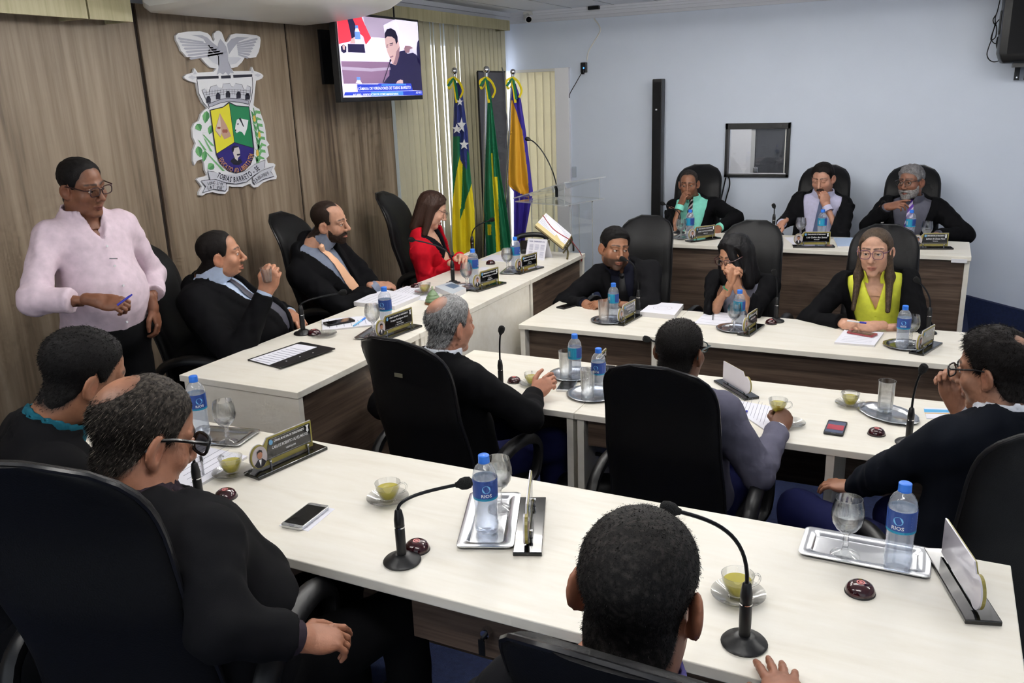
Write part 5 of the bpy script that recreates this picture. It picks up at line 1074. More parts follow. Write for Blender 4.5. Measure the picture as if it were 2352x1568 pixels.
# ------------------------------------------------------------------ back row
tray_rect('steel tray of the man in the mint green shirt', [(1536,548),(1560,539),(1592,540),(1572,552)], T); gob('at the man in mint green on the back row', (1564, 549), zt, .115); bott('at the man in mint green on the back row', (1584, 547), zt, 3.0)
nameplate('name plate of the man in the mint green shirt', (1580,556), (1649,547), T, [('EDNEO SANTOS DE SANTANA', .72, .010, .068)]+VR)
phone('black phone at the left end of the back row desk', (1523,531), (1529,528), T, M_BLACK)
mic('gooseneck microphone at the man in the mint green shirt', (1560,535), (1521,467), T, .35)
mic('gooseneck microphone between the man in mint and the man with a moustache', (1776,534), (1777,472), T, .7)
gob('on the back row at the man with a moustache', (1838, 547), zt, .115); bott('on the back row at the man with a moustache', (1886, 549), zt, 3.3)
nameplate('name plate of the man with a moustache', (1820,567), (1916,567), T, [('Luiz Carlos dos Santos', .74, .012, .068), ('Vereador', .2, .006, .052)], shear=.25)
slab('paper_stack', 'sheet half under the name plate of the man with a moustache', 'paper', [(1802,546),(1838,543),(1850,560),(1822,562)], T, .0015, M_PAPER)
slab('booklet', 'pale blue folder on the back row desk', 'booklet', [(1924,568),(1914,548),(1972,548),(1982,567)], T, .008, mat('folder_blue', (176, 196, 226), .5), M_LINEN)
mic('gooseneck microphone at the hand of the grey bearded man', (2024,540), (2029,465), T, .6)
gob('on the back row at the grey bearded man', (2126, 558), zt, .10); bott('on the back row at the grey bearded man', (2088, 552), zt, 3.0)
nameplate('name plate of the grey bearded man', (2092,571), (2187,571), T, [('Lailson de Souza Neto', .72, .012, .068), ('Vereador', .2, .006, .052)], shear=.25)
tag(MB().box(-.045, .045, -.002, .002, -.012, .012).build('desk_tag', M_LETT), 'small white tag under the edge of the back row desk', 'tag').location = tuple(at(2203, 599, 1, 6.037))

# ------------------------------------------------------------------ people: continuous surfaces from blended distance fields
def nrm(v): v = np.array(v, float); return v/np.linalg.norm(v)
def sm(a, b, k):
    h = np.clip(.5+.5*(b-a)/k, 0, 1); return b+(a-b)*h-k*h*(1-h)
def smx(a, b, k): return -sm(-a, -b, k)
def ell(p, c, r):
    r = np.array(r, np.float32); q = (p-np.array(c, np.float32))/r; q2 = q/r; k0 = np.sqrt(np.einsum('ij,ij->i', q, q)); k1 = np.sqrt(np.einsum('ij,ij->i', q2, q2))+1e-9; return k0*(k0-1)/k1
def cap(p, a, b, ra, rb):
    a = np.array(a, np.float32); b = np.array(b, np.float32); pa = p-a; ba = b-a; h = np.clip((pa@ba)/max(1e-9, float(ba@ba)), 0, 1); d = pa-h[:, None]*ba; return np.sqrt(np.einsum('ij,ij->i', d, d))-(ra+(rb-ra)*h)
def surf(fn, lo, hi, h):
    """surface nets on a sparse grid; returns vertices and quads"""
    lo = np.array(lo, float); hi = np.array(hi, float); B = 4; nb = np.maximum(2, np.ceil((hi-lo)/(B*h)).astype(int)+1); n = nb*B+1
    ax = [lo[i]+h*np.arange(0, n[i], B) for i in range(3)]
    G = np.stack(np.meshgrid(*ax, indexing='ij'), -1).reshape(-1, 3).astype(np.float32); Dc = fn(G).reshape(nb+1)
    mn = Dc.copy(); R = B*h*1.4
    act = np.zeros(nb, bool); sg = np.zeros(nb, np.float32)
    for i in (0, 1):
        for j in (0, 1):
            for k in (0, 1):
                c = Dc[i:i+nb[0], j:j+nb[1], k:k+nb[2]]; act |= np.abs(c) < R; sg += np.sign(c)
    D = np.full(n, 1., np.float32); M = np.zeros(n, bool)
    D[:-1, :-1, :-1] = np.repeat(np.repeat(np.repeat(np.where(sg < 0, -1., 1.), B, 0), B, 1), B, 2)
    a = np.argwhere(act)
    if len(a) == 0: return np.zeros((0, 3)), np.zeros((0, 4), int)
    for i in range(B+1):
        for j in range(B+1):
            for k in range(B+1): M[a[:, 0]*B+i, a[:, 1]*B+j, a[:, 2]*B+k] = True
    idx = np.argwhere(M); D[M] = fn((lo+idx*h).astype(np.float32))
    S = D < 0; cnt = np.zeros(n-1, np.int8)
    for i in (0, 1):
        for j in (0, 1):
            for k in (0, 1): cnt += S[i:i+n[0]-1, j:j+n[1]-1, k:k+n[2]-1]
    cells = np.argwhere((cnt > 0) & (cnt < 8)); vid = np.full(n-1, -1, np.int32); vid[cells[:, 0], cells[:, 1], cells[:, 2]] = np.arange(len(cells))
    cor = [(i, j, k) for i in (0, 1) for j in (0, 1) for k in (0, 1)]; val = np.stack([D[cells[:, 0]+c[0], cells[:, 1]+c[1], cells[:, 2]+c[2]] for c in cor], 1)
    acc = np.zeros((len(cells), 3)); num = np.zeros(len(cells))
    for p in range(8):
        for q in range(p+1, 8):
            if sum(abs(cor[p][t]-cor[q][t]) for t in range(3)) != 1: continue
            a_, b_ = val[:, p], val[:, q]; m = (a_ < 0) != (b_ < 0); t = np.where(m, a_/np.where(m, a_-b_, 1), 0)
            pt = np.array(cor[p])+t[:, None]*(np.array(cor[q])-np.array(cor[p])); acc += pt*m[:, None]; num += m
    V = lo+h*(cells+acc/num[:, None]); F = []
    for axs in range(3):
        u, v = [(1, 2), (2, 0), (0, 1)][axs]; s0 = [slice(None)]*3; s1 = [slice(None)]*3; s0[axs] = slice(0, -1); s1[axs] = slice(1, None)
        A, C = S[tuple(s0)], S[tuple(s1)]; e = np.argwhere(A != C); e = e[(e[:, u] > 0) & (e[:, v] > 0) & (e[:, u] < n[u]-1) & (e[:, v] < n[v]-1)]
        if len(e) == 0: continue
        du = np.zeros(3, int); dv = np.zeros(3, int); du[u] = 1; dv[v] = 1
        g = lambda x: vid[x[:, 0], x[:, 1], x[:, 2]]
        q = np.stack([g(e-du-dv), g(e-dv), g(e), g(e-du)], 1); flip = ~A[e[:, 0], e[:, 1], e[:, 2]]; q[flip] = q[flip][:, ::-1]; F.append(q[(q >= 0).all(1)])
    return V, np.concatenate(F)
def mesh_obj(name, parts, m, parent, org, cols=None):
    """parts: list of (V,F) islands of one mesh; cols: per-vertex pigment"""
    V = np.concatenate([p[0] for p in parts]); off = np.cumsum([0]+[len(p[0]) for p in parts[:-1]]); Fq = [p[1]+o for p, o in zip(parts, off)]
    me = bpy.data.meshes.new(name); nq = sum(len(f) for f in Fq); F = np.concatenate(Fq)
    me.vertices.add(len(V)); me.vertices.foreach_set('co', (V-np.array(org)).astype(np.float32).ravel())
    me.loops.add(nq*4); me.loops.foreach_set('vertex_index', F.astype(np.int32).ravel()); me.polygons.add(nq); me.polygons.foreach_set('loop_start', np.arange(0, nq*4, 4, dtype=np.int32)); me.polygons.foreach_set('use_smooth', np.ones(nq, bool))
    if cols is not None:
        at_ = me.color_attributes.new('Col', 'FLOAT_COLOR', 'POINT'); at_.data.foreach_set('color', np.concatenate([cols, np.ones((len(cols), 1))], 1).astype(np.float32).ravel())
    me.materials.append(m); me.update(calc_edges=True)
    o = bpy.data.objects.new(name, me); COL.objects.link(o); o.parent = parent; return o
def wrinkle(p, a): return a*(np.sin(38*p[:, 0]+3*np.sin(21*p[:, 2]))*np.sin(33*p[:, 2]+2.5*np.sin(24*p[:, 1]))+.6*np.sin(61*p[:, 1]+4*np.sin(29*p[:, 0])))

def head_core(q, o):
    f = o.get('fat', 1.)
    d = ell(q, (0, -.012, .045), (.0755, .097, .080)); d = sm(d, ell(q, (0, .020, -.028), (.060*f, .070, .084)), .03)
    d = sm(d, ell(q, (.036*f, .002, -.058), (.027*f, .052, .040)), .03); d = sm(d, ell(q, (0, .068, -.100), (.026*f, .020, .019)), .028)
    return d
def head_sdf(p, o):
    q = p.copy(); q[:, 0] = np.abs(q[:, 0]); f = o.get('fat', 1.)
    d = head_core(q, o)
    d = sm(d, ell(q, (.040*f, .056, -.020), (.025*f, .024, .024)), .022)
    d = sm(d, cap(q, (.010, .084, .034), (.048, .066, .031), .010, .009), .014)
    d = smx(d, -ell(q, (.031, .097, .0115), (.0185, .017, .0105)), .012)
    d = sm(d, cap(q, (.018, .0855, .0166), (.032, .0868, .0180), .0042, .0046), .003); d = sm(d, cap(q, (.032, .0868, .0180), (.045, .0765, .0145), .0046, .0040), .003)
    if o.get('shut'): d = sm(d, ell(q, (.031, .0765, .010), (.014, .0115, .011)), .003)
    d = sm(d, cap(q, (.020, .084, .0038), (.044, .0755, .0058), .0034, .0034), .004)
    d = sm(d, cap(q, (0, .087, .024), (0, .110, -.020), .0075, .0115), .012); d = sm(d, ell(q, (0, .1125, -.0255), (.0115, .012, .0105)), .008); d = sm(d, ell(q, (.0140, .099, -.030), (.0085, .011, .0085)), .006)
    d = smx(d, -ell(q, (.0065, .108, -.0395), (.0035, .006, .0035)), .003)
    d = sm(d, cap(q, (0, .0955, -.0595), (.023, .083, -.0625), .0062, .0032), .006); d = sm(d, cap(q, (0, .0940, -.0725), (.019, .083, -.0705), .0072, .0035), .006)
    mo = o.get('mouth', .0018); d = smx(d, -cap(q, (0, .1015, -.0655), (.0255, .0865, -.0655), mo, mo*.8), .003)
    # ears
    qe = q.copy(); qe[:, 0] = q[:, 0]-np.clip(-.0-q[:, 1], -.01, .04)*.42; e = ell(qe, (.0795, -.012, -.001), (.0082, .0215, .0340)); e = smx(e, -ell(qe, (.0885, -.005, .004), (.0080, .0125, .0215)), .004); e = sm(e, ell(qe, (.0775, -.003, -.028), (.0070, .0095, .0100)), .008)
    d = sm(d, e, .006)
    return d
def neck_sdf(q, o): return cap(q, (0, -.022, -.05), (0, -.045, -.20), .052*o.get('fat', 1.), .060*o.get('fat', 1.))
def finger_chain(base, dirv, side, L_, curl, spread):
    """three bent phalanges in hand space (fingers +y, back of hand +z)"""
    pts = [np.array(base, float)]; ang = 0; sp = spread
    for k, (fr, bend) in enumerate(((.46, 1.05), (.30, 1.45), (.24, .85))):
        ang += curl*bend; d = np.array([math.sin(sp)*math.cos(ang), math.cos(sp)*math.cos(ang), -math.sin(ang)]); pts.append(pts[-1]+d*L_*fr)
    return pts
def hand_fn(s, curl, thumb, spread, sc):
    """s: +1 thumb towards +x, -1 towards -x"""
    if not hasattr(curl, '__len__'): curl = [curl]*4
    ch = []
    for i, (bx, by, L_) in enumerate(((.029, .088, .074), (.0095, .092, .082), (-.0095, .089, .075), (-.0275, .081, .060))):
        ch.append((finger_chain((s*bx, by, 0), None, s, L_, curl[i], s*spread*(.16, .04, -.06, -.18)[i]), (.0092, .0080, .0066) if i < 3 else (.0080, .0070, .0058)))
    tb = np.array([s*.026, .022, -.006]); a = thumb   # 0 = out to the side, 1 = folded across the palm
    t1 = tb+np.array([s*(.032-.016*a), .030, -.006-.022*a]); t2 = t1+np.array([s*(.012-.020*a), .029, -.006-.010*a]); t3 = t2+np.array([s*(.002-.016*a), .022, -.004-.004*a])
    ch.append(([tb, t1, t2, t3], (.0130, .0105, .0085)))
    def fn(p):
        p = p/sc
        d = ell(p, (0, .050, -.001), (.0420, .0560, .0150)); d = sm(d, ell(p, (s*.016, .030, -.009), (.024, .034, .0150)), .012); d = sm(d, ell(p, (-s*.022, .042, -.006), (.018, .038, .0125)), .012)
        d = sm(d, ell(p, (0, -.004, 0), (.0285, .030, .0190)), .02); d = sm(d, cap(p*np.array([1, 1, 1.25], np.float32), (0, -.05, 0), (0, -.005, 0), .029, .0255), .02)
        for pts, rr in ch:
            f = cap(p, pts[0], pts[1], rr[0]*1.02, rr[0]*.98); f = sm(f, cap(p, pts[1], pts[2], rr[0]*.98, rr[1]), .003); f = sm(f, cap(p, pts[2], pts[3], rr[1], rr[2]), .003); d = sm(d, f, .0045)
        return d*sc
    allp = np.concatenate([np.array(c[0]) for c in ch]+[np.array([[.045, -.13, -.03], [-.045, .1, .03]])])
    return fn, allp.min(0)*sc-.02, allp.max(0)*sc+.02, [(c[0][-1]*sc, c[0][-2]*sc) for c in ch]
def elbow(S, W, l1, l2, pole):
    S, W = np.array(S, float), np.array(W, float); d = W-S; L_ = np.linalg.norm(d)
    if L_ > (l1+l2)*.995: k = L_/((l1+l2)*.995); l1 *= k; l2 *= k
    a = (l1*l1-l2*l2+L_*L_)/(2*L_); h = math.sqrt(max(0, l1*l1-a*a)); u = d/L_; p = np.array(pole, float); p -= u*np.dot(p, u); p = nrm(p); return S+u*a+p*h

SKIN = vcol('skin', .48, 0, (320, .06), .45); HAIR = vcol('hair', .65, 0, (420, .32), .18, 240); HAIRL = vcol('long_hair', .5, 0, (1, .5), .3, 1, (330, 330, 18))
M_EYE = mat('eye_white', (214, 206, 200), .2, coat=.5); M_IRIS = mat('iris', (34, 20, 14), .15, coat=.6)
def cloth(name, c, rough=.85, weave=900, b=.15): return mat(name, c, rough, bump=(weave, b), var=(40, .08), spec=.12)
BLK = cloth('black_suit', (13, 13, 16)); BLK2 = cloth('charcoal_suit', (19, 19, 22)); NAVY = cloth('navy_suit', (17, 21, 30)); GREY = cloth('grey_suit', (98, 97, 114)); RED = cloth('red_jacket', (196, 20, 38), .8); PINK = cloth('pink_shirt', (220, 200, 212), .85); WHT = cloth('white_shirt', (226, 230, 244)); LBLUE = cloth('light_blue_shirt', (188, 204, 230)); MINT = cloth('mint_shirt', (140, 226, 206)); GRYS = cloth('grey_shirt', (96, 96, 108)); YEL = cloth('yellow_blouse', (232, 238, 84), .7); DKS = cloth('dark_blue_shirt', (28, 30, 44)); JEAN = cloth('blue_jeans', (26, 30, 70)); BTR = cloth('black_trousers', (12, 12, 14)); HEA = cloth('heather_top', (150, 152, 170)); LIL = cloth('lilac_shirt', (200, 198, 226)); PURS = cloth('violet_shirt', (96, 90, 150)); TEAL = cloth('teal_shirt', (24, 84, 100))
def tie_mat(name, c1, c2=None, n=60):
    if name in MATS: return MATS[name]
    if not c2: return mat(name, c1, .5, bump=(600, .1))
    m, nt, b = nodes_of(name); tc = nt.nodes.new('ShaderNodeTexCoord'); mp = nt.nodes.new('ShaderNodeMapping'); mp.inputs['Rotation'].default_value = (0, math.radians(-40), 0)
    wv = nt.nodes.new('ShaderNodeTexWave'); wv.inputs['Scale'].default_value = n/6; wv.bands_direction = 'X'; r = nt.nodes.new('ShaderNodeValToRGB'); e = r.color_ramp.elements; e[0].color = (*lin(c1), 1); e[1].color = (*lin(c2), 1); e[0].position = .55; e[1].position = .62
    nt.links.new(tc.outputs['Object'], mp.inputs[0]); nt.links.new(mp.outputs[0], wv.inputs[0]); nt.links.new(wv.outputs['Fac'], r.inputs[0]); nt.links.new(r.outputs[0], b.inputs['Base Color']); b.inputs['Roughness'].default_value = .5; MATS[name] = m; return m

HL_Y = [-.13, -.07, -.045, -.022, -.004, .012, .028, .040, .058, .075, .11]; HL_Z = [-.088, -.086, -.060, -.020, .034, .004, .012, .052, .072, .082, .09]
def person(label, floor, pelvis, neck, tyaw, head, hyaw, hpitch, hroll, skin, hair, arms, top, h=None, hs=.95, fat=1., belly=0., pose='sit', knees=None, beard=None, glasses=None, legs=BTR, eyes=True, bald=None, long_=None, brow=(26, 20, 18), face={}, tie=None, look_h=.0042, chest=.445, gray=0., shoulder=1., hat=None):
    pelvis, neck, head = [np.array(v, float) for v in (pelvis, neck, head)]
    neck = neck+nrm(neck-pelvis)*((head[2]-.138-neck[2])/nrm(neck-pelvis)[2])
    org = np.array([pelvis[0], pelvis[1], floor]); root = thing('person', label, 'person', org)
    u = nrm(neck-pelvis); L_ = np.linalg.norm(neck-pelvis); zl = L_/.48; a = R_(tyaw); f0 = np.array([math.sin(a), math.cos(a), 0]); rt = nrm(np.cross(f0, u)); fw = np.cross(u, rt); TR = np.column_stack([rt, fw, u])
    tl = lambda P: ((P-pelvis.astype(np.float32))@TR.astype(np.float32))/np.array([1, 1, zl], np.float32)
    tw = lambda v: pelvis+TR@(np.array(v, float)*[1, 1, zl])
    # head frame: x right, y face, z up
    ya, pi_, ro = R_(hyaw), R_(hpitch), R_(hroll); hf = np.array([math.sin(ya)*math.cos(pi_), math.cos(ya)*math.cos(pi_), math.sin(pi_)]); hr = np.array([math.cos(ya), -math.sin(ya), 0]); hu = np.cross(hr, hf)
    hr, hu = hr*math.cos(ro)-hu*math.sin(ro), hu*math.cos(ro)+hr*math.sin(ro); HR = np.column_stack([hr, hf, hu])
    hl = lambda P: ((P-head.astype(np.float32))@HR.astype(np.float32))/np.float32(hs); hw = lambda v: head+HR@(np.array(v, float)*hs)
    o = dict(face); o['fat'] = face.get('fat', fat if fat < 1.2 else 1.12)
    SH = {'R': tw((.168*shoulder, -.012, .435)), 'L': tw((-.168*shoulder, -.012, .435))}
    nb = hw((0, -.03, -.085)); nbase = tw((0, -.02, .47))
    def torso(P, off):
        q = tl(P); q[:, 0] = np.abs(q[:, 0]); F_ = fat
        d = ell(q, (0, -.01, .02), (.172*F_+off, .125*F_+off, .13+off)); d = sm(d, ell(q, (0, .012+.5*belly, .17), (.150*F_+off+belly*.5, .112*F_+off+belly, .17+off)), .06)
        d = sm(d, ell(q, (0, 0, .345), (.158*F_+off, .112*F_+off, .145+off)), .06); d = sm(d, cap(q, (.02, -.015, .445), (.152*shoulder, -.012, .425), .058+off, .056+off), .05); d = sm(d, cap(q, (.03, -.025, .455), (.05, -.03, .50), .05+off, .03+off), .04)
        return d
    # --- arms
    sleeves = []; hands = []; wr = {}
    for sd in ('R', 'L'):
        if sd not in arms: continue
        A_ = arms[sd]; W = np.array(A_['w'], float); S = SH[sd]; sg = 1 if sd == 'R' else -1
        pole = np.array(A_.get('pole', None) if A_.get('pole') is not None else rt*sg*.6-u*.7-fw*.3); E = np.array(A_['e'], float) if 'e' in A_ else elbow(S, W, .305, .262, pole)
        fd = nrm(A_['fd'] if 'fd' in A_ else W-E); nd = np.array(A_.get('nd', (0, 0, 1)), float); nd = nrm(nd-fd*np.dot(nd, fd)); X = np.cross(fd, nd); HM = np.column_stack([X, fd, nd])
        sleeves.append((S, E, W, nrm(W-E))); wr[sd] = (S, E, W); hands.append((sd, W, HM, A_))
    # --- skin: head and neck, hands with forearms, slim body under the clothes -> one mesh
    isl = []; cols = []; sk = np.array(lin(skin)); lipc = np.array(lin([skin[0]*.80+14, skin[1]*.60+10, skin[2]*.60+12])); brc = np.array(lin(brow))
    hx, hy, hz = np.array(nb), None, None
    cor = np.array([hw((x, y, z)) for x in (-.1, .1) for y in (-.13, .14) for z in (-.15, .145)]+[nbase-.09, nbase+.09]); lo, hi = cor.min(0)-.01, cor.max(0)+.01
    def fhead(P):
        q = hl(P); d = head_sdf(q, o)*hs; d = sm(d, cap(P, hw((0, -.025, -.045)), nbase, .053*o['fat'], .062*o['fat']), .03)
        return np.maximum(sm(d, torso(P, -.016), .03), -(tl(P)[:, 2]-chest)*zl)
    V, F = surf(fhead, lo, hi, look_h); q = hl(V.astype(np.float32)).astype(float); xa = np.abs(q[:, 0]); qs = q.copy(); qs[:, 0] = xa; qs = qs.astype(np.float32)
    C = np.tile(sk, (len(V), 1)); n_ = .5+.5*np.sin(q[:, 0]*90+q[:, 2]*70)*np.sin(q[:, 1]*80)
    mixc = lambda C, c, w: C*(1-w[:, None])+np.array(c)*w[:, None]
    rosy = np.clip(1-np.linalg.norm(qs-np.array([.045, .07, -.02]), axis=1)/.035, 0, 1)*.25+np.clip(1-np.linalg.norm(qs-np.array([.0, .112, -.026]), axis=1)/.02, 0, 1)*.25+np.clip(1-np.linalg.norm(qs-np.array([.08, -.008, 0]), axis=1)/.04, 0, 1)*.45
    C = mixc(C, sk*np.array([1.05, .68, .62]), np.clip(rosy, 0, 1))
    lw = np.clip(1-np.minimum(cap(qs, (0, .0975, -.0600), (.022, .085, -.0635), .0048, .0022), cap(qs, (0, .0965, -.0720), (.018, .085, -.0700), .0058, .0025))/.002, 0, 1); C = mixc(C, lipc, lw*.8)
    gl = np.clip(1-cap(qs, (0, .099, -.0657), (.025, .086, -.0657), .0012, .001)/.002, 0, 1); C = mixc(C, lipc*.25, gl*.8)
    bt = o.get('brow_t', 1.); bw = np.clip(1-cap(qs, (.012, .094, .0385), (.036, .086, .0425), .0042*bt, .0042*bt)/.0025, 0, 1); bw = np.maximum(bw, np.clip(1-cap(qs, (.036, .086, .0425), (.052, .068, .037), .0040*bt, .0022*bt)/.0025, 0, 1)); C = mixc(C, brc, bw*.85)
    ew = np.clip(1-cap(qs, (.0185, .0875, .0152), (.044, .079, .0148), .0012, .0012)/.003, 0, 1); C = mixc(C, brc*.8, ew*.6)
    if beard and beard[0] in ('stubble', 'full', 'goatee'):
        zz = q[:, 2]; jl = np.clip((-.036-.35*np.clip(.06-q[:, 1], 0, .1)*(beard[0] != 'full')-zz)/.012, 0, 1)*np.clip((q[:, 1]-(.005 if beard[0] != 'goatee' else .055))/.01, 0, 1)*np.clip((zz+.135)/.02, 0, 1)*(1-lw)
        if beard[0] == 'goatee': jl *= np.clip((.036-xa)/.008, 0, 1)
        C = mixc(C, np.array(lin(beard[1])), jl*beard[2])
    hc = np.array(lin(hair['c'])); hg = np.array(lin(hair.get('g', hair['c'])))
    if hair.get('style', 'short') != 'none':     # hair pigment of the scalp
        zl_ = np.interp(q[:, 1], HL_Y, HL_Z)+hair.get('nape', 0)*(q[:, 1] < -.04); pm = (q[:, 2]-zl_)/.022; fl = .074-hair.get('recede', 0)*np.clip(xa/.05, 0, 1)-hair.get('front', 0); fl = np.where(xa > .056, np.maximum(fl, .030), fl); fr_ = (fl-q[:, 1])/.020+np.clip((q[:, 2]-.10)/.02, 0, 4)*(1 if hair.get('recede', 0) < .02 and hair.get('front', 0) < .01 else 0); pm = np.minimum(pm, np.where(q[:, 2] > .03, fr_, pm))
        if bald:
            for (bc, br) in bald: pm = np.minimum(pm, (np.linalg.norm((q-np.array(bc))/np.array(br), axis=1)-1)*1.0+.05)
        pm = np.clip(pm*1.1+.45, 0, 1)*(np.abs(q[:, 0]) < .0785)*np.clip(1-(np.linalg.norm(qs-np.array([.08, -.01, 0]), axis=1) < .036), 0, 1); C = mixc(C, hc*(1-.5*hair.get('mix', 0))+hg*.5*hair.get('mix', 0), pm*.85)
    isl.append((V, F)); cols.append(C)
    # eyeballs
    if eyes and not o.get('shut'):
        for s in (-1, 1):
            ec = np.array([s*.031, .0765, .0112]); m = MB(); m.lathe([(0, -.0118)]+[(.0118*math.cos(t), .0118*math.sin(t)) for t in np.linspace(-1.35, 1.35, 9)]+[(0, .0118)], 14)
            gz = nrm(o.get('gaze', (0, 1, -.05))); R1 = np.column_stack([nrm(np.cross(gz, (0, 0, 1))), gz, nrm(np.cross(nrm(np.cross(gz, (0, 0, 1))), gz))])
            m.v = [tuple(hw(ec+np.array(v))) for v in m.v]; k = len(m.v)
            dsk = [(.0122*math.sin(r)*math.cos(t), .0122*math.cos(r), .0122*math.sin(r)*math.sin(t)) for r in (.02, .3, .52) for t in np.linspace(0, 2*math.pi, 12, False)]
            m.add([hw(ec+R1@np.array(v)) for v in dsk], [(i*12+j, i*12+(j+1) % 12, i*12+12+(j+1) % 12, i*12+12+j) for i in range(2) for j in range(12)]+[tuple(range(12))], 1)
            m.build('eye', [M_EYE, M_IRIS], root, smooth=True, org=org)
    for sd, W, HM, A_ in hands:
        if A_.get('hide'): continue
        sg = 1 if sd == 'L' else -1; fn, l0, h0, tips = hand_fn(sg, A_.get('curl', .35), A_.get('thumb', .3), A_.get('spread', .6), A_.get('sc', .93))
        hh = look_h*.82; V, F = surf(fn, l0, h0, hh); c_ = np.tile(sk*np.array([.96, .92, .90]), (len(V), 1))
        for k, (t3, t2) in enumerate(tips):
            dn = np.array([0, 0, 1.]) if k < 4 else np.array([sg*.5, 0, .8]); dd = nrm(np.array(t3)-np.array(t2)); dn = dn-dd*np.dot(dn, dd); dn = nrm(dn); w_ = np.clip(1.4-np.linalg.norm(V-(np.array(t3)+dn*.0055), axis=1)/.0052, 0, 1); c_ = mixc(c_, np.minimum(1, sk*np.array([1.15, .98, .98])+.05), w_*.7)
        kn = np.clip(1-np.abs(V[:, 1]-.088)/.01, 0, 1)*(V[:, 2] > .004); c_ = mixc(c_, sk*.82, kn*.4)
        isl.append(((HM@V.T).T+W, F)); cols.append(c_)
    # hidden inner body, coarse
    HP = {s: pelvis+rt*.09*sg+u*-.02 for s, sg in (('R', 1), ('L', -1))}
    if pose == 'sit':
        kn = knees or {}; fh = nrm(np.array([fw[0], fw[1], 0])); KN = {s: np.array(kn[s]) if s in kn else np.array([*(pelvis+fh*.43+rt*.13*sg)[:2], floor+.52]) for s, sg in (('R', 1), ('L', -1))}; AN = {s: np.array([*(KN[s]+fh*.02)[:2], floor+.09]) for s in 'RL'}
    else:
        fh = nrm(np.array([fw[0], fw[1], 0])); KN = {s: np.array([*(pelvis+fh*.03+rt*.10*sg)[:2], floor+.50]) for s, sg in (('R', 1), ('L', -1))}; AN = {s: np.array([*(KN[s]-fh*.02)[:2], floor+.09]) for s in 'RL'}
    def fbody(P):
        d = torso(P, -.02)
        for S, E, W, fd in sleeves: d = sm(d, sm(cap(P, S, E, .044, .036), cap(P, E, W-fd*.01, .036, .022), .02), .03)
        for s in 'RL': d = sm(d, sm(cap(P, HP[s], KN[s], .07, .048), cap(P, KN[s], AN[s], .046, .034), .03), .04)
        return d
    pts = np.array([p for s in sleeves for p in s[:3]]+[HP['R'], HP['L'], *KN.values(), *AN.values(), tw((-.25, -.16, -.1)), tw((.25, .2, .5)), tw((-.25, .2, -.1)), tw((.25, -.16, .5))])
    V, F = surf(fbody, pts.min(0)-.12, pts.max(0)+.12, .026); isl.append((V, F)); cols.append(np.tile(sk, (len(V), 1)))
    mesh_obj('body', isl, SKIN, root, org, np.concatenate(cols))
    # --- trousers and shoes
    def ftr(P):
        d = ell(tl(P), (0, -.005, .0), (.185*fat, .140*fat+belly*.5, .13))
        for s in 'RL': d = sm(d, sm(cap(P, HP[s], KN[s], .094*min(1.15, fat), .070), cap(P, KN[s], AN[s]+np.array([0, 0, -.02]), .068, .056), .04), .05)
        return d+wrinkle(P, .0022)
    pts = np.array([*HP.values(), *KN.values(), *AN.values()]); mesh_obj('trousers', [surf(ftr, pts.min(0)-.22, pts.max(0)+.2, .018)], legs, root, org)
    for s in 'RL':
        b_ = AN[s]; fs = lambda P, b_=b_: np.maximum(sm(cap(P, b_+np.array([0, 0, -.04])-fh*.04, b_+fh*.15+np.array([0, 0, -.055]), .042, .038), cap(P, b_, b_+np.array([0, 0, -.04]), .045, .045), .03), -(P[:, 2]-floor))
        mesh_obj('shoe', [surf(fs, b_-np.array([.22, .22, .11]), b_+np.array([.25, .25, .08]), .02)], M_LEATH, root, org)
    # --- clothing on the torso
    kind = top['kind']; ch_ = h or .0098
    tb = np.array([tw(v) for v in ((-.3, -.2, -.13), (.3, .3, .56), (-.3, .3, -.13), (.3, -.2, .56), (.3, .3, -.13), (-.3, -.2, .56))]+[p for s in sleeves for p in s[:3]]); lo, hi = tb.min(0)-.09, tb.max(0)+.09
    neckd = lambda P: cap(P, hw((0, -.025, -.045)), tw((0, -.03, .40)), .058*o['fat'], .074*o['fat'])
    def sleeve(P, off, trim, flare=0):
        d = np.full(len(P), 1e3, np.float32)
        for S, E, W, fd in sleeves:
            t = trim; w_ = W-fd*t; k = cap(P, S, E, .058*fat**.5+off, .050*fat**.5+off); k = sm(k, cap(P, E, w_, .050*fat**.5+off, .036+off+flare), .025)
            k = np.maximum(k, (P-(W-fd*t).astype(np.float32))@fd.astype(np.float32)); d = np.minimum(d, k+wrinkle(P, .0026))
        return d
    def hem(P, z): return -(tl(P)[:, 2]-z)*zl
    if kind == 'suit':
        zb, w0 = top.get('vz', .20), top.get('vw', .075); lw_ = top.get('lapel', .06)
        def fj(P):
            q = tl(P); x = np.abs(q[:, 0]); z = q[:, 2]
            hwid = np.where(z > zb, w0*np.clip((z-zb)/(.45-zb), 0, 1.0)**.8+top.get('open', .004), top.get('open', .004)+np.clip(zb-z, 0, 1)*top.get('skirt', .18))
            lap = np.clip((lw_*np.clip((z-zb)/.12, 0, 1)*np.clip((.52-z)/.06+.35, 0, 1)-(x-hwid))/.003, 0, 1)*(q[:, 1] > .02)*(z > zb)
            d = sm(torso(P, .018+belly*.1), sleeve(P, .010, .022), .035)-.0065*lap
            d = np.maximum(d, hem(P, top.get('hem', -.10))); d = np.maximum(d, -np.maximum(np.maximum(x-hwid, -(q[:, 1]-.0)), -(z+.2)))
            col_ = np.maximum(np.abs(neckd(P)-.014)-.008, np.maximum((z-.522-np.clip(-q[:, 1], 0, .06)*.4)*zl, -(z-.42)*zl)); col_ = np.maximum(col_, -np.maximum(x-hwid-.004, -(q[:, 1]-.0)))
            d = np.maximum(d, -(neckd(P)-.006)); d = np.minimum(d, col_)
            return d+wrinkle(P, .0012)
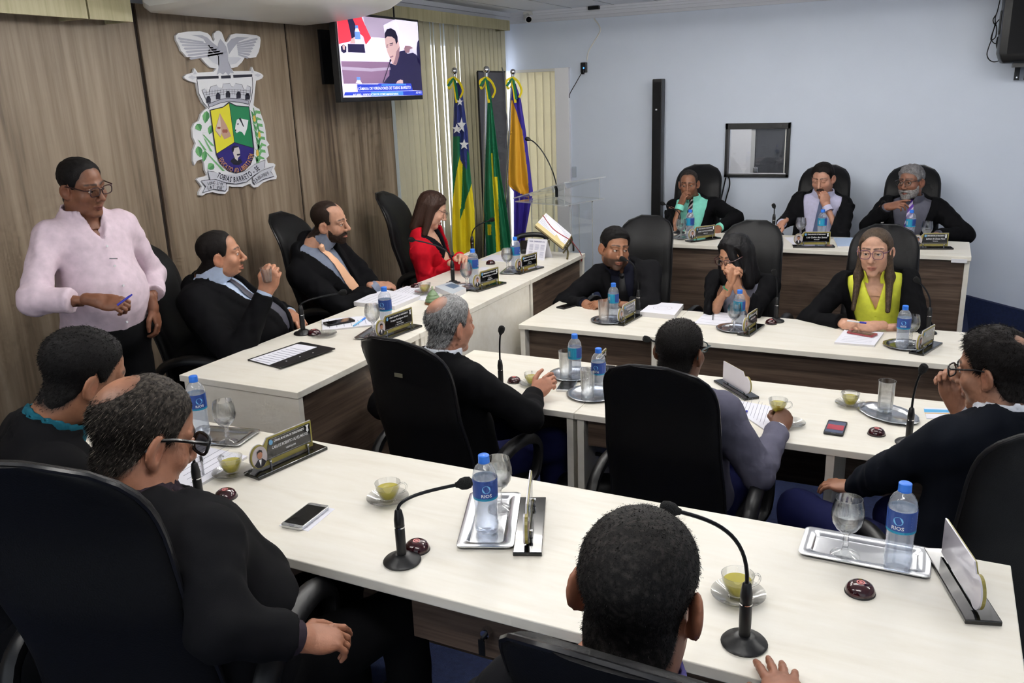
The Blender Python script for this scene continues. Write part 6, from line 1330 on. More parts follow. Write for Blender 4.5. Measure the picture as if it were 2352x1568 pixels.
        mesh_obj('jacket', [surf(fj, lo, hi, ch_)], top['m'], root, org)
        inner = top.get('shirt')
        if inner:
            sz = top.get('sneck', .0)
            def fs(P):
                q = tl(P); x = np.abs(q[:, 0]); z = q[:, 2]; d = torso(P, .004+belly*.06); d = np.maximum(d, -(q[:, 1]+.03)); d = np.maximum(d, -(neckd(P)-.001)); d = np.maximum(d, (x-.15)); d = np.maximum(d, -(z+.06))
                if sz: d = np.maximum(d, -np.maximum(x-sz*np.clip((z-.30)/.17, 0, 2), -(q[:, 1])))
                cz = np.maximum(np.abs(neckd(P)-.0085)-.0058, np.maximum((z-.545-np.clip(-q[:, 1], -.05, .06)*.3)*zl, -(z-.44)*zl))
                cz = np.maximum(cz, -np.maximum(x-top.get('cgap', .006)-np.clip((.505-z)*0+(z-.48)*.25, 0, .03), -(q[:, 1])))
                return (d if top.get('nocollar') else np.minimum(d, cz))+wrinkle(P, .0006)
            a0 = np.array([tw(v) for v in ((-.2, -.1, -.1), (.2, .3, .62), (-.2, .3, -.1), (.2, -.1, .62), (.2, .3, -.1), (-.2, -.1, .62))]); mesh_obj('shirt', [surf(fs, a0.min(0)-.03, a0.max(0)+.03, top.get('sh', .0064))], inner, root, org)
            if top.get('cuff', True):
                for sd, W, HM, A_ in hands:
                    if A_.get('hide'): continue
                    S, E, _ = wr[sd]; fd = nrm(W-E); MB().tube([W-fd*.05, W-fd*.008], [.0375, .036], 18).build('cuff', inner, root, smooth=True, org=org)
    else:   # plain shirt worn loose
        def fj(P):
            q = tl(P); x = np.abs(q[:, 0]); z = q[:, 2]; d = sm(torso(P, .014), sleeve(P, .006, top.get('trim', .03), top.get('flare', 0)), .035); d = np.maximum(d, hem(P, top.get('hem', -.12)+0)-np.where(q[:, 1] > 0, np.clip(.05-x, 0, .05)*0, 0)); d = np.maximum(d, -(neckd(P)-.004))
            d = np.maximum(d, -np.maximum(x-.045*np.clip((z-.40)/.08, 0, 2), -(q[:, 1]-.02)))
            cz = np.maximum(np.abs(neckd(P)-.010)-.005, np.maximum((z-.535-np.clip(-q[:, 1], 0, .06)*.3)*zl, -(z-.42)*zl)); cz = np.maximum(cz, -np.maximum(x-.012-np.clip((z-.44)*.5, 0, .04), -q[:, 1]))
            pl = np.clip((.015-x)/.002, 0, 1)*(q[:, 1] > .03)*.003
            return np.minimum(d, cz)-pl+wrinkle(P, .0016)
        mesh_obj('shirt', [surf(fj, lo, hi, ch_)], top['m'], root, org)
        if top.get('buttons'):
            for z in (.38, .30, .22, .14, .06):
                y = .05
                for _ in range(40):
                    if torso(np.array([tw((0, y, z))], np.float32), .014)[0] > 0: break
                    y += .008
                b_ = tw((0, y+.004, z)); MB().tube([b_-fw*.003, b_+fw*.002], .005, 8).build('button', M_LETT, root, org=org)
    if tie:
        m = MB(); z0, z1 = .475, top.get('tiez', .16); n = 16; wd = []; C_ = []
        for i in range(n+1):
            t = i/n; z = z0+(z1-z0)*t; y = .02
            for _ in range(60):
                if torso(np.array([tw((0, y, z))], np.float32), .004+belly*.06)[0] > .0075: break
                y += .005
            w_ = .016 if i < 2 else .014+.030*min(1, t*1.2); C_.append((y, z, w_))
        for k, (y, z, w_) in enumerate(C_): m.v += [tuple(tw((-w_, y-.004, z))), tuple(tw((0, y+.003, z))), tuple(tw((w_, y-.004, z))), tuple(tw((0, y-.010, z)))]
        for k in range(n):
            b0 = k*4
            for j in range(4): m.f.append((b0+j, b0+(j+1) % 4, b0+4+(j+1) % 4, b0+4+j)); m.m.append(0)
        tm = m.build('tie', tie, root, smooth=True, org=org)
        y, z, _ = C_[0]; MB().tube([tw((0, y+.002, z+.018)), tw((0, y+.006, z+.010)), tw((0, y+.004, z-.018))], [.014, .019, .011], 10).build('tie_knot', tie, tm, smooth=True, org=org)
    # --- hair
    th = hair.get('t', .010); gm = hair.get('mix', 0.)
    if hair.get('style', 'short') != 'none':
        fy, rec = hair.get('front', 0.), hair.get('recede', 0.)
        def mask(q):
            x = np.abs(q[:, 0]); zl_ = np.interp(q[:, 1], HL_Y, HL_Z)+hair.get('nape', 0)*(q[:, 1] < -.04); m_ = (q[:, 2]-zl_)/.022
            fl = np.where(x > .056, np.maximum(.074-rec*np.clip(x/.05, 0, 1)-fy, .030), .074-rec*np.clip(x/.05, 0, 1)-fy); fr_ = (fl-q[:, 1])/.020+np.clip((q[:, 2]-.10)/.02, 0, 4)*(1 if rec < .02 and fy < .01 else .0); m_ = np.minimum(m_, np.where(q[:, 2] > .03, fr_, m_))
            if bald:
                for (bc, br) in bald: m_ = np.minimum(m_, (np.linalg.norm((q-np.array(bc))/np.array(br), axis=1)-1)*1.0)
            return np.clip(m_, -1, 1)
        def fh_(P):
            q = hl(P); qa = q.copy(); qa[:, 0] = np.abs(qa[:, 0]); d = sm(head_core(qa, o)*hs, cap(P, hw((0, -.025, -.045)), nbase, .053*o['fat'], .062*o['fat']), .03)/hs; mk = mask(q); nz = hair.get('noise', .002)*(np.sin(160*q[:, 0]+3*np.sin(70*q[:, 2]))*np.sin(150*q[:, 2]+2*np.sin(90*q[:, 1]))+np.sin(130*q[:, 1]+3*np.sin(90*q[:, 0]))*.7)
            tt = th*np.clip(.50+.5*(q[:, 2]-(-.02))/.09, .22, 1.1)+hair.get('topx', 0.)*np.clip((q[:, 2]-.05)/.05, 0, 1)*np.clip((q[:, 1]+.06)/.1, 0, 1)
            if hair.get('strand'): nz = nz+hair['strand']*np.sin(260*(q[:, 0]+.25*np.sin(14*q[:, 1])))*.8
            dd = (d-(tt+nz)*(lambda s: s*s*(3-2*s))(np.clip(mk*.9+.1, 0, 1))+.010*np.clip(-mk-.02, 0, 1)**.7+.0012)*hs
            if long_: dd = long_(P, q, hw, dd, hs)
            return dd
        ex = hair.get('ext', .03); cor = np.array([hw((x, y, z)) for x in (-.11-ex, .11+ex) for y in (-.14-ex, .12+ex) for z in (-.11-hair.get('down', 0), .16)])
        V, F = surf(fh_, cor.min(0), cor.max(0), look_h*1.15); q = hl(V.astype(np.float32)).astype(float)
        r0 = RNG.random(len(V)); g_ = np.clip(gm*(1.1-.6*hair.get('gtop', 0)*np.clip(q[:, 2]/.1, 0, 1))+(r0-.5)*.5*(gm > 0), 0, 1); Ch = hc*(1-g_[:, None])+hg*g_[:, None]; Ch = Ch*(.85+.3*RNG.random(len(V)))[:, None]
        parts = [(V, F)]; cl = [Ch]
        nb_ = hair.get('blades', 0)
        if nb_ and len(V):
            # short individual hairs standing off the scalp
            Dn = fh_((V+0).astype(np.float32)); eps = .002; gr = np.stack([fh_((V+np.eye(3)[k]*eps).astype(np.float32))-Dn for k in range(3)], 1); gr /= (np.linalg.norm(gr, axis=1)[:, None]+1e-9)
            mk = mask(q.astype(np.float32)); pw = np.clip(mk+.30, 0, .6)**1.5; pw = pw/pw.sum(); pick = RNG.choice(len(V), nb_, p=pw); bl_l = hair.get('blen', .010)
            tang = RNG.normal(size=(nb_, 3)); comb = np.array(HR@np.array(hair.get('comb', (0, -.5, -.6)))); d0 = gr[pick]*hair.get('lift', .7)+comb*hair.get('flow', .5)+tang*.28; d0 /= np.linalg.norm(d0, axis=1)[:, None]
            sd_ = np.cross(d0, tang); sd_ /= np.linalg.norm(sd_, axis=1)[:, None]; b_ = V[pick]-gr[pick]*.002+gr[pick]*np.clip(-mk[pick]*.012, 0, .006)[:, None]+RNG.normal(size=(nb_, 3))*.0018; ln = bl_l*(.5+.8*RNG.random(nb_))[:, None]; wv = hair.get('bw', .0006)
            m1 = b_+d0*ln*.55; tp = b_+(d0+comb*.35)/np.linalg.norm(d0+comb*.35, axis=1)[:, None]*ln; BV = np.stack([b_-sd_*wv, b_+sd_*wv, m1+sd_*wv*.8, m1-sd_*wv*.8, tp+sd_*wv*.3, tp-sd_*wv*.3], 1).reshape(-1, 3); i6 = np.arange(nb_)[:, None]*6
            parts.append((BV, np.concatenate([i6+np.array([0, 1, 2, 3]), i6+np.array([3, 2, 4, 5])]))); g2 = (RNG.random(nb_) < gm)[:, None]; bc = (hc*(1-g2)+hg*g2)*(.7+.7*RNG.random(nb_))[:, None]; cl.append(np.repeat(bc, 6, 0))
        mesh_obj('hair', parts, HAIRL if long_ else HAIR, root, org, np.concatenate(cl))
    if beard and beard[0] in ('full', 'goatee', 'moustache') and len(beard) > 3:
        tb_ = beard[3]; bc = np.array(lin(beard[1])); bg = np.array(lin(beard[4] if len(beard) > 4 else beard[1]))
        def fb(P):
            q = hl(P); qa = q.copy(); qa[:, 0] = np.abs(qa[:, 0]); x = qa[:, 0]; d = head_core(qa, o); d = sm(d, cap(qa, (0, .0955, -.0595), (.023, .083, -.0625), .0062, .0032), .006); d = sm(d, cap(qa, (0, .0940, -.0725), (.019, .083, -.0705), .0072, .0035), .006)
            z, y = q[:, 2], q[:, 1]; mu = 1-cap(qa, (0, .1, -.0500), (.026, .084, -.0585), .0055, .0045)/.004
            if beard[0] == 'moustache': m_ = mu
            else:
                jw = np.minimum((-.042-np.clip(.075-y, 0, .1)*-.45*(beard[0] == 'full')-z)/.008, (y-(.010 if beard[0] == 'full' else .05))/.008); jw = np.minimum(jw, (z+.15)/.01); jw = np.minimum(jw, (cap(qa, (0, .098, -.066), (.023, .084, -.066), .0105, .006))/.003)
                if beard[0] == 'goatee': jw = np.minimum(jw, (.034-x)/.006)
                m_ = np.maximum(jw, mu)
            m_ = np.clip(m_, -1, 1); nz = .0012*np.sin(300*q[:, 0]+4*np.sin(120*z))*np.sin(240*z); return (d-(tb_+nz+.004*np.clip((-.08-z)/.03, 0, 1)*(tb_ > .006))*np.clip(m_, 0, 1)**.5+.008*(m_ <= 0))*hs
        cor = np.array([hw((x, y, z)) for x in (-.085, .085) for y in (-.02, .13) for z in (-.16, .02)]); V, F = surf(fb, cor.min(0), cor.max(0), look_h)
        if len(V): r0 = RNG.random((len(V), 1)); r0 = np.clip(r0*1.3-.15, 0, 1); mesh_obj('moustache' if beard[0] == 'moustache' else 'beard', [(V, F)], HAIR, root, org, bc*(1-r0)+bg*r0)
    if glasses:
        gm_ = mat('frame_'+glasses[0], glasses[1], .3, coat=.3); g = MB(); w_, hh_ = glasses[2], glasses[3]; yz = .012; g0 = None
        fr = MB()
        for s in (-1, 1):
            P = []
            for k in range(20):
                t = 2*math.pi*k/20; ex_ = .65; P.append(hw((s*.0325+math.copysign(abs(math.cos(t))**ex_, math.cos(t))*w_, .112-.10*(abs(s*.0325+w_*math.cos(t))**2)*10*.09-.004, yz+math.copysign(abs(math.sin(t))**ex_, math.sin(t))*hh_)))
            fr.tube(P, glasses[4]*hs, 6, closed=True)
        g0 = fr.build('glasses', gm_, root, smooth=True, org=org)
        MB().tube([hw((-.0325+w_, .110, yz+.006)), hw((0, .114, yz+.009)), hw((.0325-w_, .110, yz+.006))], glasses[4]*hs, 6).build('bridge', gm_, g0, smooth=True, org=org)
        for s in (-1, 1):
            MB().tube([hw((s*(.0325+w_), .103, yz+.010)), hw((s*.076, .092, yz+.012)), hw((s*.083, .02, yz+.014)), hw((s*.085, -.015, yz+.010)), hw((s*.084, -.03, yz-.015))], glasses[4]*1.15*hs, 6).build('temple', gm_, g0, smooth=True, org=org)
            P = [hw((s*.0325+w_*.96*math.cos(t), .106, yz+hh_*.96*math.sin(t))) for t in np.linspace(0, 2*math.pi, 16, False)]; MB().add(P, [tuple(range(16))]).build('lens', glass('lens_'+glasses[0], glasses[5] if len(glasses) > 5 else (.93, .95, .95), refl=1.0), g0, org=org)
    return dict(root=root, tw=tw, hw=hw, org=org, HR=HR, wr=wr)

# ------------------------------------------------------------------ the people
def hand(w, fd, nd=(0, 0, 1), curl=.35, thumb=.3, spread=.6, **k): return dict(w=w, fd=fd, nd=nd, curl=curl, thumb=thumb, spread=spread, **k)
X_, Y_, Z_ = np.eye(3)
def seatp(x, y, floor): return (x, y, floor+.545)
# man in the pink shirt standing against the wood wall
H = at(190, 432, 0, -3.20); rh = at(226, 690, 0, -2.95); lh = at(352, 705, 0, -3.10)
PS = person('standing man in a pale pink shirt and black trousers holding a blue pen', .2, (-3.24, 2.46, 1.10), (H[0]-.04, H[1]+.02, 1.575), 100, H, 86, -12, 6, (128, 84, 62), dict(c=(20, 17, 17), t=.010, noise=.001, front=.013, recede=.01),
       dict(R=hand(rh, at(285, 698, 0, -2.86)-rh, (.5, -.5, .8), .75, .75, pole=(-.3, -.7, -.5)), L=hand(lh, (.15, .05, -1), (.5, .3, 0), .45, .3, pole=(-.4, .5, 0))),
       dict(kind='shirt', m=PINK, hem=-.17, trim=.10, flare=.008, buttons=True), fat=1.0, belly=.045, shoulder=.95, pose='stand', glasses=('dark', (52, 24, 26), .026, .019, .0024), face=dict(fat=1.10))
# man lifting a glass at the main table
H = at(507, 588, 0, -3.12); rh = at(610, 668, 0, -2.80); cp = at(612, 622, 0, -2.77)
PG = person('heavy man in a black suit in profile, raising a small glass', .2, seatp(-3.02, 3.14, .2), (H[0]-.07, H[1]-.02, 1.13), 68, H, 48, 2, 4, (178, 126, 98), dict(c=(24, 20, 19), t=.008, noise=.0008, front=.012, recede=.02),
       dict(R=hand(rh, (.30, .30, .85), (.5, -.8, .15), [.8, .85, .9, .95], .6, .2, sc=1.05, e=at(545, 828, 0, -2.86)), L=hand(at(668, 722, 0, -2.95), (.8, -.2, -.3), (0, 0, 1), .5, hide=False, pole=(-.3, .8, -.5))),
       dict(kind='suit', m=BLK, shirt=LBLUE, vz=.02, vw=.085, skirt=.3, tiez=.10, lapel=.055), fat=1.28, belly=.06, tie=tie_mat('tie_grey', (66, 66, 78)), face=dict(fat=1.16, gaze=(.1, 1, -.05), mouth=.003), hs=.98)
# bearded man with the peach tie
H = at(758, 512, 0, -3.06)
person('bearded balding man in a black suit with a peach coloured tie', .2, seatp(-3.10, 4.08, .2), (H[0]-.09, H[1]-.02, 1.145), 84, H, 74, -6, 12, (176, 130, 106), dict(c=(42, 30, 24), t=.006, noise=.0006, recede=.045, front=.022),
       dict(R=hand(at(868, 655, 0, -2.86), (.35, .75, -.1), (.3, -.2, .9), .45, .4, pole=(-.2, -.8, -.5)), L=hand(at(872, 672, 0, -2.90), (.3, -.8, 0), (.2, 0, .9), .4, .4, pole=(-.2, .8, -.5))),
       dict(kind='suit', m=BLK, shirt=cloth('steel_shirt', (120, 128, 146)), vz=.10, vw=.075, tiez=.12), fat=1.02, tie=tie_mat('tie_peach', (238, 186, 150)), beard=('full', (40, 29, 24), .7, .0016, (56, 40, 32)), hs=.98)
# woman in red
def long_red(P, q, hw, d, hs):
    qa = q.copy(); qa[:, 0] = np.abs(qa[:, 0]); k = cap(qa, (.066, -.02, .03), (.078, .005, -.17), .036, .022); k = sm(k, cap(qa, (.03, -.075, .02), (.04, -.075, -.16), .045, .03), .05); k = np.maximum(k, -(cap(qa, (0, .07, -.02), (0, .06, -.12), .052, .05))); return sm(d, k*hs+.0008*np.sin(220*q[:, 0]+60*q[:, 1]), .02)
H = at(992, 483, 0, -3.02); rh = at(1052, 602, 0, -2.76); lh = at(1058, 590, 0, -2.68)
person('woman in a red jacket looking down at her phone', .2, seatp(-3.12, 5.10, .2), (H[0]-.05, H[1]-.01, 1.12), 72, H, 52, -26, 0, (206, 160, 136), dict(c=(58, 36, 26), t=.016, noise=.0012, strand=.001, down=.10, ext=.02),
       dict(R=hand(rh, (.75, .45, .1), (.1, -.3, .9), .5, .5, e=at(980, 650, 0, -3.02)), L=hand(lh, (.5, -.5, .15), (.1, .3, .9), .5, .5, e=at(1040, 640, 0, -2.92))),
       dict(kind='suit', m=RED, shirt=cloth('black_top', (20, 20, 26)), vz=-.05, vw=.075, open=.02, lapel=.0, sneck=.05, nocollar=True, cuff=False), fat=.92, shoulder=.94, long_=long_red, glasses=('dark2', (30, 30, 40), .024, .018, .0013), face=dict(fat=.94, shut=True), hs=.93, chest=.34)
# bearded man of the middle row
H = at(1412, 572, 1, 5.02); rh = at(1346, 698, 1, 4.83); lh = at(1398, 694, 1, 4.82)
PM1 = person('bearded man in a black suit and dark shirt speaking into a microphone', 0, seatp(-1.72, 5.26, 0), (H[0]+.03, H[1]+.10, .915), 172, H, 138, -4, -6, (150, 104, 78), dict(c=(20, 18, 18), t=.014, noise=.0015),
       dict(R=hand(rh, (.75, -.6, -.15), (-.3, -.2, .9), [.35, .5, .6, .65], .6, pole=(-.8, .1, -.4)), L=hand(lh, (-.8, -.35, -.1), (.2, -.3, .9), [.3, .5, .6, .6], .6, pole=(.9, .1, -.4))),
       dict(kind='suit', m=BLK2, shirt=DKS, vz=.10, vw=.07, tiez=.15), fat=1.08, tie=tie_mat('tie_black', (18, 18, 22)), beard=('full', (44, 32, 27), .85), face=dict(fat=1.06, gaze=(-.4, 1, 0)), hs=1.04)
# woman with clasped hands
def long_blk(P, q, hw, d, hs):
    qa = q.copy(); qa[:, 0] = np.abs(qa[:, 0]); k = cap(qa, (.062, -.015, .04), (.088, .02, -.15), .042, .036); k = sm(k, cap(qa, (.03, -.075, .02), (.05, -.07, -.17), .05, .045), .05); fr = cap(q, (-.02, .06, .095), (-.075, .075, -.06), .022, .024); k = sm(k, fr, .03); k = np.maximum(k, -(cap(q, (.02, .08, .0), (.02, .08, -.12), .050, .05))); return sm(d, k*hs+.002*np.sin(200*q[:, 0]+50*q[:, 1])*np.sin(30*q[:, 2]), .025)
H = at(1688, 592, 1, 5.04); ha = at(1676, 655, 1, 4.87); hb = at(1690, 650, 1, 4.87)
PM2 = person('woman with a dark bob and glasses, hands clasped before her mouth', 0, seatp(-1.0, 5.20, 0), (H[0]+.03, H[1]+.09, .885), 182, H, 206, -14, 3, (178, 130, 102), dict(c=(15, 13, 16), t=.02, noise=.0015, strand=.001, down=.09, ext=.03),
       dict(R=hand(ha, (.25, -.05, .9), (-.8, -.5, .2), .85, .6, .2, e=at(1640, 712, 1, 4.90)), L=hand(hb, (-.3, -.1, .9), (.75, -.6, .1), .85, .6, .2, e=at(1728, 712, 1, 4.90))),
       dict(kind='suit', m=BLK, shirt=HEA, vz=-.02, vw=.085, open=.03, lapel=.03, sneck=.02, nocollar=True, cuff=False), fat=.95, shoulder=.95, long_=long_blk, glasses=('tortoise', (70, 30, 34), .025, .019, .0022), hs=1.0)
# woman in yellow
def long_yel(P, q, hw, d, hs):
    qa = q.copy(); qa[:, 0] = np.abs(qa[:, 0]); k = cap(qa, (.062, -.018, .05), (.080, .005, -.13), .020, .022); k = sm(k, cap(qa, (.080, .005, -.13), (.088, .080, -.30), .022, .012), .03); k = sm(k, cap(qa, (.03, -.075, .02), (.05, -.08, -.2), .045, .035), .05); k = np.maximum(k, -(cap(q, (0, .085, .07), (0, .075, -.13), .068, .060))); return sm(d, k*hs+.0008*np.sin(240*q[:, 0]+50*q[:, 1]), .02)
H = at(2010, 580, 1, 5.02); rh = at(1938, 742, 1, 4.80); lh = at(2010, 748, 1, 4.78)
PY = person('woman with long brown hair, glasses and a yellow blouse under a black blazer', 0, seatp(-.20, 5.17, 0), (H[0]+.015, H[1]+.07, .92), 180, H, 186, -3, 2, (196, 150, 126), dict(c=(52, 40, 32), g=(112, 92, 70), mix=.25, t=.009, noise=.0004, strand=.0005, down=.24, ext=.04, front=.014),
       dict(R=hand(rh, (.5, -.6, .1), (-.4, -.3, .8), .8, .7, .2, pole=(-.9, .2, -.5)), L=hand(lh, (-.7, -.5, .0), (.3, -.4, .8), [.5, .65, .7, .7], .6, .3, pole=(.9, .2, -.5))),
       dict(kind='suit', m=BLK, shirt=YEL, vz=-.05, vw=.085, open=.055, lapel=.05, sneck=.055, cgap=.03, cuff=False), fat=.95, shoulder=.96, long_=long_yel, glasses=('plum', (90, 50, 84), .027, .023, .0017), hs=1.02, chest=.34)
# back row
H = at(1582, 424, 1, 7.0); rh = at(1563, 470, 1, 6.84); lh = at(1650, 524, 1, 6.66)
person('man in a black suit, mint green shirt and striped tie, hand at his mouth', .2, seatp(-1.80, 7.06, .2), (H[0]+.02, H[1]+.07, 1.135), 176, H, 172, -8, 2, (146, 100, 76), dict(c=(34, 28, 26), g=(90, 84, 80), mix=.2, t=.006, noise=.0005, recede=.02, front=.012),
       dict(R=hand(rh, (.35, -.1, .9), (-.7, -.7, .1), .7, .5, .3, e=at(1542, 538, 1, 6.72)), L=hand(lh, (-.2, -.8, -.3), (.2, 0, 1), .4, .3, e=at(1690, 500, 1, 6.86))),
       dict(kind='suit', m=BLK, shirt=MINT, vz=.02, vw=.10, open=.03, tiez=.05), tie=tie_mat('tie_stripe', (40, 24, 30), (190, 180, 180), 70), face=dict(fat=.98), hs=.93, look_h=.0046, h=.0115)
H = at(1890, 412, 1, 7.0); lh = at(1898, 472, 1, 6.87); rh = at(1795, 514, 1, 6.72)
person('man with a moustache and blue tie resting his chin on his fist', .2, seatp(-.80, 7.05, .2), (H[0]-.0, H[1]+.07, 1.14), 178, H, 190, -16, 2, (186, 138, 116), dict(c=(22, 18, 18), t=.012, noise=.0015, topx=.008, recede=.02),
       dict(L=hand(lh, (-.25, -.05, .95), (.6, -.8, .1), .95, .6, .1, e=at(1930, 545, 1, 6.76)), R=hand(rh, (-.4, -.6, -.4), (-.3, 0, 1), .5, .3, e=at(1815, 500, 1, 7.0))),
       dict(kind='suit', m=BLK2, shirt=LIL, vz=.0, vw=.10, open=.04, tiez=.02), tie=tie_mat('tie_blue', (70, 84, 122)), beard=('moustache', (44, 32, 28), .6, .0035, (60, 44, 38)), face=dict(fat=1.05, shut=True), hs=.95, look_h=.0046, h=.0115)
H = at(2092, 420, 1, 6.98); rh = at(2040, 474, 1, 6.72); lh = at(2150, 540, 1, 6.75)
person('grey bearded man with glasses and a violet striped tie, gesturing', .2, seatp(-.15, 7.05, .2), (H[0]+.02, H[1]+.08, 1.135), 182, H, 206, -2, 2, (140, 96, 76), dict(c=(70, 68, 70), g=(150, 148, 150), mix=.5, t=.014, noise=.003, topx=.006),
       dict(R=hand(rh, (.8, -.4, .25), (-.3, -.5, .7), [.1, .5, .6, .7], .4, .4, e=at(1995, 520, 1, 6.88)), L=hand(lh, (-.6, -.6, 0), (0, 0, 1), .4, .3, pole=(.9, .2, -.4))),
       dict(kind='suit', m=BLK, shirt=GRYS, vz=.02, vw=.10, open=.03, tiez=.04), tie=tie_mat('tie_violet', (84, 40, 150), (214, 200, 230), 60), fat=1.08, beard=('full', (104, 100, 98), .6, .006, (166, 162, 160)), glasses=('black', (20, 20, 22), .026, .020, .0018), face=dict(fat=1.05, mouth=.004), hs=.97, look_h=.0046)
# lower desks, backs to the camera
H = at(1033, 748, 1, 2.86); rh = at(1225, 905, 1, 3.16); lh = np.array([-1.92, 3.02, .60])
person('grey haired man with a bald crown in a black suit, seen from behind', 0, seatp(-1.70, 2.88, 0), (H[0]-.02, H[1]-.05, .995), 18, H, 24, -3, 3, (182, 128, 104), dict(c=(54, 52, 52), g=(178, 178, 178), mix=.5, t=.007, noise=.0008, blades=9000, blen=.013, lift=.2, flow=.8, comb=(0, -.6, -.8)),
       dict(R=hand(rh, (.55, .40, .50), (.3, -.6, .6), [.45, .6, .65, .7], .0, .5, pole=(.75, -.5, -.5)), L=hand(lh, (.6, .6, 0), (0, 0, 1), .4, pole=(-.8, 0, -.5))),
       dict(sh=.010, kind='suit', m=BLK, shirt=WHT, vz=.2, vw=.07), fat=1.05, legs=JEAN, bald=[((-.008, -.062, .090), (.044, .042, .050))], hs=1.0, look_h=.0046, h=.0115)
H = at(1562, 812, 1, 2.88); rh = at(1788, 985, 1, 3.17); lh = at(1480, 930, 1, 3.20)
PT = person('man in a grey suit with cropped hair and glasses, seen from behind', 0, seatp(-.755, 2.92, 0), (H[0]+.0, H[1]-.03, .985), 6, H, 12, -4, 0, (112, 74, 54), dict(c=(22, 19, 18), t=.008, noise=.0005, blades=7000, blen=.005, lift=1, flow=.1),
       dict(R=hand(rh, (.12, .55, .35), (.5, -.3, .75), [.75, .75, .8, .8], .7, .2, e=at(1740, 1085, 1, 2.86)), L=hand(lh, (.5, .7, 0), (0, 0, 1), .4, e=at(1432, 1050, 1, 2.92))),
       dict(sh=.010, kind='suit', m=GREY, shirt=WHT, vz=.2, vw=.07), fat=1.05, legs=JEAN, glasses=('teal', (26, 58, 62), .026, .02, .0024), hs=.98, look_h=.0046, h=.0115)
H = at(2285, 856, 1, 2.76); rh = at(2196, 925, 1, 2.92); lh = at(1962, 1118, 1, 2.98)
person('man in a navy suit and glasses at the right edge, chin on his hand', 0, seatp(.20, 2.72, 0), (H[0]+.03, H[1]-.05, 1.03), -32, H, -66, -10, 0, (158, 112, 88), dict(c=(24, 20, 19), t=.013, noise=.0024, topx=.008, blades=7000, blen=.013, lift=.35, flow=.8, comb=(0, .3, -.3)),
       dict(R=hand(rh, (-.35, .1, .92), (.2, .9, .2), .7, .4, .3, pole=(.2, .8, -.6)), L=hand(lh, (-.85, .35, -.15), (-.1, -.1, 1), .3, .3, pole=(-.4, -.7, -.2))),
       dict(sh=.010, kind='suit', m=NAVY, shirt=WHT, vz=.2, vw=.07), fat=1.08, legs=JEAN, knees=dict(L=at(1835, 1150, 1, 3.0)*[1, 1, 0]+np.array([0, 0, .53]), R=np.array([-.02, 3.14, .50])), bald=[((0, -.07, .085), (.026, .022, .03))], glasses=('black2', (24, 22, 24), .026, .019, .0026), hs=1.0, look_h=.0046)
# front desk
H = at(192, 868, 1, 1.36); rh = np.array([-1.86, 1.30, .78])
person('dark haired man in a black suit stooping at the far left of the front desk', .2, seatp(-2.02, 1.18, .2), (H[0]-.06, H[1]-.09, 1.215), 25, H, 18, -22, 6, (152, 104, 78), dict(c=(20, 18, 18), t=.009, noise=.0010, blades=11000, blen=.006, lift=.4, flow=.6, comb=(0, -.4, -.7)),
       dict(R=hand(rh, (.3, .8, 0), (0, 0, 1), .4, pole=(.3, -.5, -.8)), L=hand(np.array([-2.2, 1.30, .78]), (.3, .8, 0), (0, 0, 1), .4, pole=(-.2, -.5, -.8))),
       dict(sh=.010, kind='suit', m=BLK, shirt=TEAL, vz=.2, vw=.07), fat=1.05, hs=1.0, look_h=.0046, h=.0115)
H = at(325, 1008, 1, 1.18); rh = at(690, 1465, 1, 1.16)
person('balding man with sunglasses in a black suit, hand on the chair arm', .2, seatp(-1.39, 1.24, .2), (H[0]+.06, H[1]-.02, 1.19), 12, H, 16, -24, 4, (164, 112, 86), dict(c=(30, 25, 22), g=(120, 110, 100), mix=.12, t=.0065, noise=.0008, blades=15000, blen=.012, lift=.22, flow=.9, comb=(.1, -.5, -.8), bw=.0005),
       dict(R=hand(rh, at(765, 1462, 1, 1.22)-rh, (.1, -.35, .9), [.25, .45, .55, .5], .2, .8, e=at(505, 1440, 1, 1.02)), L=hand(np.array([-1.62, 1.34, .78]), (.3, .8, 0), (0, 0, 1), .4, pole=(-.7, -.3, -.6))),
       dict(sh=.010, kind='suit', m=BLK2, shirt=cloth('dark_plum_shirt', (52, 44, 52)), vz=.1, vw=.07, hem=-.12), fat=1.08, belly=.03, bald=[((-.012, -.068, .082), (.042, .040, .045))], glasses=('sun', (14, 13, 14), .028, .020, .0034, (.12, .12, .13)), hs=1.12, look_h=.0046, h=.0115)
H = at(1465, 1372, 1, 1.00); rh = at(1806, 1618, 2, T+.035)
person('man with cropped dark hair at the bottom edge, hand flat on the desk', .2, seatp(-.31, .98, .2), (H[0]+.01, H[1]-.045, 1.205), 4, H, -2, -10, 2, (150, 100, 76), dict(c=(14, 12, 12), g=(90, 84, 80), mix=.02, t=.008, noise=.0005, nape=-.004, blades=24000, blen=.0032, lift=.5, flow=.6, comb=(0, -.2, -.7), bw=.00035),
       dict(R=hand(rh, at(1776, 1490, 2, T+.02)-rh, (0, 0, 1), [.08, .06, .08, .12], .3, .9, pole=(.6, -.6, -.4)), L=hand(np.array([-.55, 1.36, .93]), (.2, .9, .1), (0, 0, 1), .4, pole=(-.7, -.3, -.5))),
       dict(sh=.010, kind='suit', m=BLK2, shirt=PURS, vz=.1, vw=.07), fat=1.05, hs=1.0, look_h=.0046)
